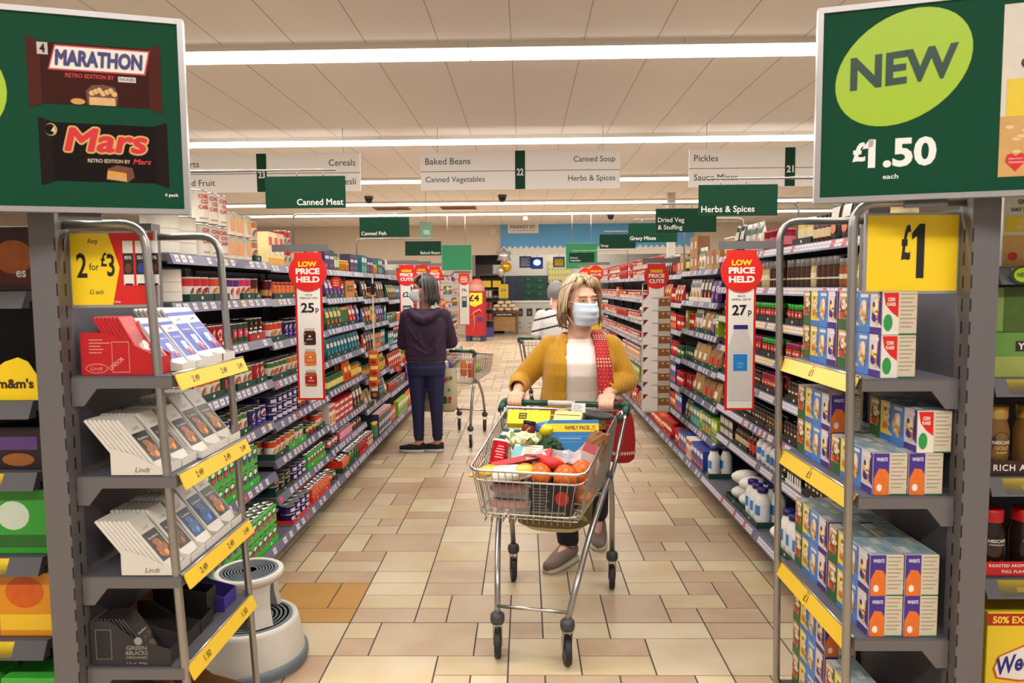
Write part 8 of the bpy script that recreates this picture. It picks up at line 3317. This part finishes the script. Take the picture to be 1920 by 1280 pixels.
# dark shelving recess at the left of the opening
a, c = P(898, 600, 24.3), P(915, 477, 24.3)
b = MB()
b.box(a.x - .15, 25.0, 0, a.x + .45, 25.4, 2.35, m(96, 88, 84, .6, 0, .05))
b.box(a.x - .15, 25.0, 2.352, a.x + .75, 25.4, 2.7, m(36, 34, 36, .6))
o = b.build('service_cabinet', None)
tag(o, 'plain grey-brown cabinet at the left edge of the far opening', 'cabinet')
# white counter front
a, c = P(962, 606, 24.6), P(1130, 566, 24.6)
t = thing('serving_counter', 'long white counter with small dark square openings behind the bakery table', 'counter', (a.x, 24.6, 0))
W, zt = c.x - a.x + 1.5, 1.02
b = MB()
b.box(0, 0, 0, W, .8, zt, m(206, 202, 196, .5, 0, .03))
b.build('front', t)
b = MB()
b.box(-.04, -.04, zt + .001, W + .04, .84, zt + .05, WHITE)
b.build('worktop', t)
for k in range(14):
    x = .14 + .33 * k
    if x + .2 < W:
        b = MB()
        b.box(x, -.006, .55, x + .2, -.0005, .82, m(60, 52, 48, .6))
        b.box(x + .05, -.012, .62, x + .15, -.0065, .72, m(120, 110, 104, .6))
        if k in (3, 6, 9):
            b.box(x - .05, -.006, .08, x + .25, -.0005, .46, m(86, 78, 76, .6))
        else:
            b.box(x + .08, -.006, .3, x + .12, -.0005, .34, m(90, 84, 80, .6))
            b.box(x + .08, -.006, .14, x + .12, -.0005, .18, m(90, 84, 80, .6))
        b.build('opening', t)
# bakery table
q = PZ(946, 627)
WOOD = m(160, 118, 72, .6, 0, .15, 6)
WOODD = m(124, 88, 54, .6, 0, .12, 6)
tx, ty = q.x, q.y
t = thing('bakery_table', 'wooden market table with a dark name board, piled with loaves', 'table', (tx, ty, 0))
for sx in (-1, 1):
    for sy in (0, 1):
        b = MB()
        b.cbox(sx * .40 - .05, sy * .42, 0, sx * .40 + .05, sy * .42 + .1, .72, WOODD, .005)
        b.build('leg', t)
b = MB()
b.box(-.347, .02, .12, .347, .05, .7, WOOD)
for k in range(3):
    b.box(-.347, .012, .12 + .19 * k, .347, .0195, .305 + .19 * k, m(176, 132, 82, .6, 0, .15, 6))
b.build('front_boards', t)
b = MB()
b.cbox(-.5, -.04, .722, .5, .56, .76, WOODD, .005)
b.build('tabletop', t)
b = MB()
b.box(-.4, -.045, .61, .4, -.003, .71, m(46, 38, 34, .6))
b.text('BAKED EVERY HOUR', (0, -.049, 0), UX, UZ, 0, .66, .5, .045, PAPER, .02)
b.build('name_board', t)
r = random.Random(14)
n = 0
for lay in range(3):
    nn = 4 - lay
    for k in range(nn):
        for dy in (0, .19):
            b = MB()
            b.ell((0, 0, 0), (.118, .085, .062), m(226, 200, 166, .7, 0, .16, 20), 12, 8, None, lumpy(n, .04, 3))
            o = b.build('bread_loaf', None, (tx + .245 * (k - (nn - 1) / 2), ty + .1 + dy, .826 + .112 * lay))
            n += 1
            tag(o, 'floury loaf heaped on the far wooden bakery table', 'bread', 'loaves on the bakery table')
# balloons with price card
q = P(946, 500, 23.35)
t = thing('balloon_bunch', 'bunch of foil balloons, white star and gold round ones, above the bakery', 'balloons', (q.x, 23.35, q.z))
FOILW, FOILG = m(206, 200, 206, .2, .5, .05), m(226, 176, 30, .2, .5, .05)
b = MB()
star = []
for k in range(12):
    a = 2 * PI * k / 12 + PI / 2
    rr_ = .27 if k % 2 == 0 else .18
    star.append((rr_ * math.cos(a), rr_ * math.sin(a)))
rings = []
for y, s_ in ((-.09, .3), (-.07, .7), (-.0, 1.0), (.07, .7), (.09, .3)):
    rings.append([(x * s_ - .02, y, z * s_ + .34) for x, z in star])
b.loft(rings, FOILW)
b.build('star_balloon', t)
b = MB()
b.ell((.06, 0, .0), (.17, .12, .17), FOILG, 18, 12)
b.build('gold_balloon', t)
b = MB()
b.ell((-.12, .05, -.15), (.14, .1, .18), FOILW, 18, 12)
b.build('white_balloon', t)
b = MB()
for (x, z) in ((.02, -.16), (-.1, -.32), (-.02, .1)):
    b.tube([(x, .02, z), (.0, .2, -.5), (-.02, .505, 1.1 - q.z)], .004, WHITE, 4)
b.build('string', t)
p = P(944, 545, 23.86)
b = MB()
b.box(-.16, 0, -.25, .16, .01, .22, m(226, 190, 50, .5))
b.text('£4', (0, -.003, 0), UX, UZ, 0, .02, .16, .1, m(120, 90, 30, .5), .02)
o = b.build('price_card', None, (p.x, 23.86, p.z))
tag(o, 'yellow price card standing on a green post under the balloons', 'price card')
b = MB()
b.box(-.17, .012, .762 - p.z, .17, .04, -.252, m(30, 76, 56, .5))
b.build('post', o)
# dark rack with yellow tickets and bottles
q = P(922, 575, 24.1)
t = thing('bakery_rack', 'dark rack with yellow tickets standing behind the bakery table', 'rack', (q.x, 24.1, 0))
b = MB()
b.box(-.42, .3, 0, .42, .34, 2.0, m(40, 34, 30, .6))
b.box(-.42, 0, 1.95, .42, .3, 2.0, m(96, 74, 50, .6))
b.box(-.42, 0, 0, -.39, .3, 1.95, m(96, 74, 50, .6))
b.box(.39, 0, 0, .42, .3, 1.95, m(96, 74, 50, .6))
b.build('frame', t)
for k in range(4):
    b = MB()
    b.box(-.388, .01, .3 + .38 * k, .388, .298, .33 + .38 * k, m(86, 66, 46, .6))
    b.build('shelf', t)
for k in range(2):
    b = MB()
    b.box(-.3 + .34 * k, -.01, 1.56, -.02 + .34 * k, .0, 1.78, YEL)
    b.build('ticket', t)
for k in range(10):
    for lev in range(2):
        b = MB()
        b.lathe([(.035, 0), (.035, .13), (.015, .18), (.015, .22), (.001, .22)], [m(60, 40, 30, .3), m(206, 196, 180, .5), m(60, 40, 30, .3), WHITE], 10)
        o = b.build('bottle', None, (q.x - .34 + .075 * k, 24.22, .331 + .38 * (lev + 1)))
        tag(o, 'small dark bottle on the %s row of the far bakery rack' % ['lower', 'upper'][lev], 'bottle', 'bottles on the far rack, %s row' % ['lower', 'upper'][lev])
# red four-pound stand
q = PZ(886, 640)
t = thing('promotion_stand', 'tall red cardboard stand with a yellow four pound panel at the aisle end', 'display', (q.x + .07, q.y, 0), R(-8))
b = MB()
RD = m(170, 26, 28, .5, 0, .05)
b.cbox(-.27, 0, .16, .27, .4, 1.46, RD, .006)
b.build('body', t)
b = MB()
b.box(-.23, -.004, 1.1, .23, -.0005, 1.4, m(240, 200, 40, .5))
b.poly((0, -.0045, 0), UX, UZ, [(-.23, 1.1), (.23, 1.1), (0, 1.0)], m(240, 200, 40, .5))
b.text('£4', (0, -.008, 0), UX, UZ, -.01, 1.25, .3, .19, BLACK, .03)
b.build('price_panel', t)
b = MB()
b.tube([(-.1, -.01, .75), (.0, -.012, .85), (.15, -.012, .92), (.2, -.012, .86)], .02, m(206, 130, 110, .5), 6)
b.tube([(-.05, -.01, .3), (.0, -.012, .5), (-.02, -.012, .78)], .012, m(206, 120, 90, .5), 6)
b.box(.06, -.004, .58, .24, -.0005, .7, m(60, 50, 110, .5))
b.build('picture', t)
for sx in (-.21, .21):
    b = MB()
    b.box(sx - .06, .02, 0, sx + .06, .38, .158, m(46, 50, 90, .5))
    b.build('foot', t)
# red topped display bins behind
for k, (px, Y, lab) in enumerate(((905, 24.9, 'far freestanding shelf of packets behind the red stand'),)):
    q = P(px, 600, 22.3)
    t = thing('gondola', lab, 'shelving', (q.x - .1, 22.3, 0))
    b = MB()
    b.box(-.42, .02, .0, .42, .3, .3, m(70, 60, 130, .5))
    b.build('plinth', t)
    b = MB()
    b.box(-.42, .28, .302, .42, .3, 1.5, BACKP)
    b.build('back_panel', t)
    for j in range(3):
        b = MB()
        b.box(-.42, .02, .5 + .36 * j, .42, .278, .53 + .36 * j, GREY)
        b.build('shelf', t)
        for i in range(7):
            b = MB()
            b.cbox(-.045, 0, 0, .045, .12, .2, c3(rnd.choice([(170, 40, 40), (60, 50, 110), (190, 170, 150), (150, 60, 50), (206, 120, 60)])), .004)
            o = b.build('food_packet', None, (q.x - .1 - .34 + .113 * i, 22.36, .531 + .36 * j))
            tag(o, 'small packet on the %s shelf of the far freestanding unit' % ['lowest', 'middle', 'top'][j], 'packet', 'packets on the far unit, %s shelf' % ['lowest', 'middle', 'top'][j])
b = MB()
q = P(893, 540, 21.6)
b.lathe([(.22, 0), (.25, .15), (.24, .35), (.15, .5), (.001, .55)], [m(150, 60, 50, .5), m(196, 150, 130, .5), m(206, 110, 100, .5), m(200, 70, 60, .5)], 20)
b.tube([(0, 0, -q.z + .001), (0, 0, 0)], .05, STEEL, 8)
o = b.build('promotion_dome', None, (q.x, 21.75, q.z - .25))
for v in o.data.vertices:
    if v.co.z < -.5:
        v.co.z = -(q.z - .25) + .001
tag(o, 'rounded red and white promotion topper behind the small far banner', 'display')
# tall white end pillar on the right of the fascia, ceiling post and cable
q = P(1258, 380, 16.0)
b = MB()
b.box(-.08, -.08, 1.85 - 1.85, .08, .08, H - .001, m(206, 196, 186, .6))
o = b.build('roof_post', None, (3.25, 16, 0))
o['kind'] = 'structure'
# wire basket with goods and blue wrapped packs above the left shelves
t = thing('wire_basket', 'white wire basket of goods on top of the left-hand shelves', 'basket', (-1.62, 7.95, 1.692))
b = MB()
for z in (0.004, .08, .16):
    b.tube([(-.13, -.3, z), (.13, -.3, z), (.13, .3, z), (-.13, .3, z)], .005, WHITE, 5, True)
for k in range(9):
    for sx in (-.13, .13):
        b.tube([(sx, -.3 + .075 * k, .004), (sx, -.3 + .075 * k, .16)], .003, WHITE, 4)
b.build('wires', t)
b = MB()
r = random.Random(40)
pts = []
for k in range(60):
    z = 1.62 - .9 * k / 59
    pts.append((-1.36 + .05 * math.sin(k * 1.9), 10.4 + .05 * math.cos(k * 1.3), z))
b.tube(pts, .035, m(40, 66, 150, .35, 0, .2, 30), 7)
o = b.build('hanging_strip', None)
tag(o, 'long twisted strip of blue wrapped packets hanging behind the woman in purple', 'strip')
# hooks with utensils on the right
for k, (px, py, Y, lab) in enumerate(((1179, 560, 7.9, 'metal ladle hanging from the right-hand shelf front'), (1168, 645, 7.6, 'metal serving spoon hanging lower on the right-hand shelf front'))):
    q = P(px, py, Y)
    q.x = 1.3
    b = MB()
    b.tube([(0, 0, .16), (0, 0, -.1)], .008, STEEL, 6)
    b.ell((0, -.01, -.13), (.04, .02, .05), STEEL, 12, 8)
    b.tube([(0, 0, .16), (.06, 0, .18)], .004, STEEL, 5)
    o = b.build('hanging_utensil', None, q)
    tag(o, lab, 'utensil')
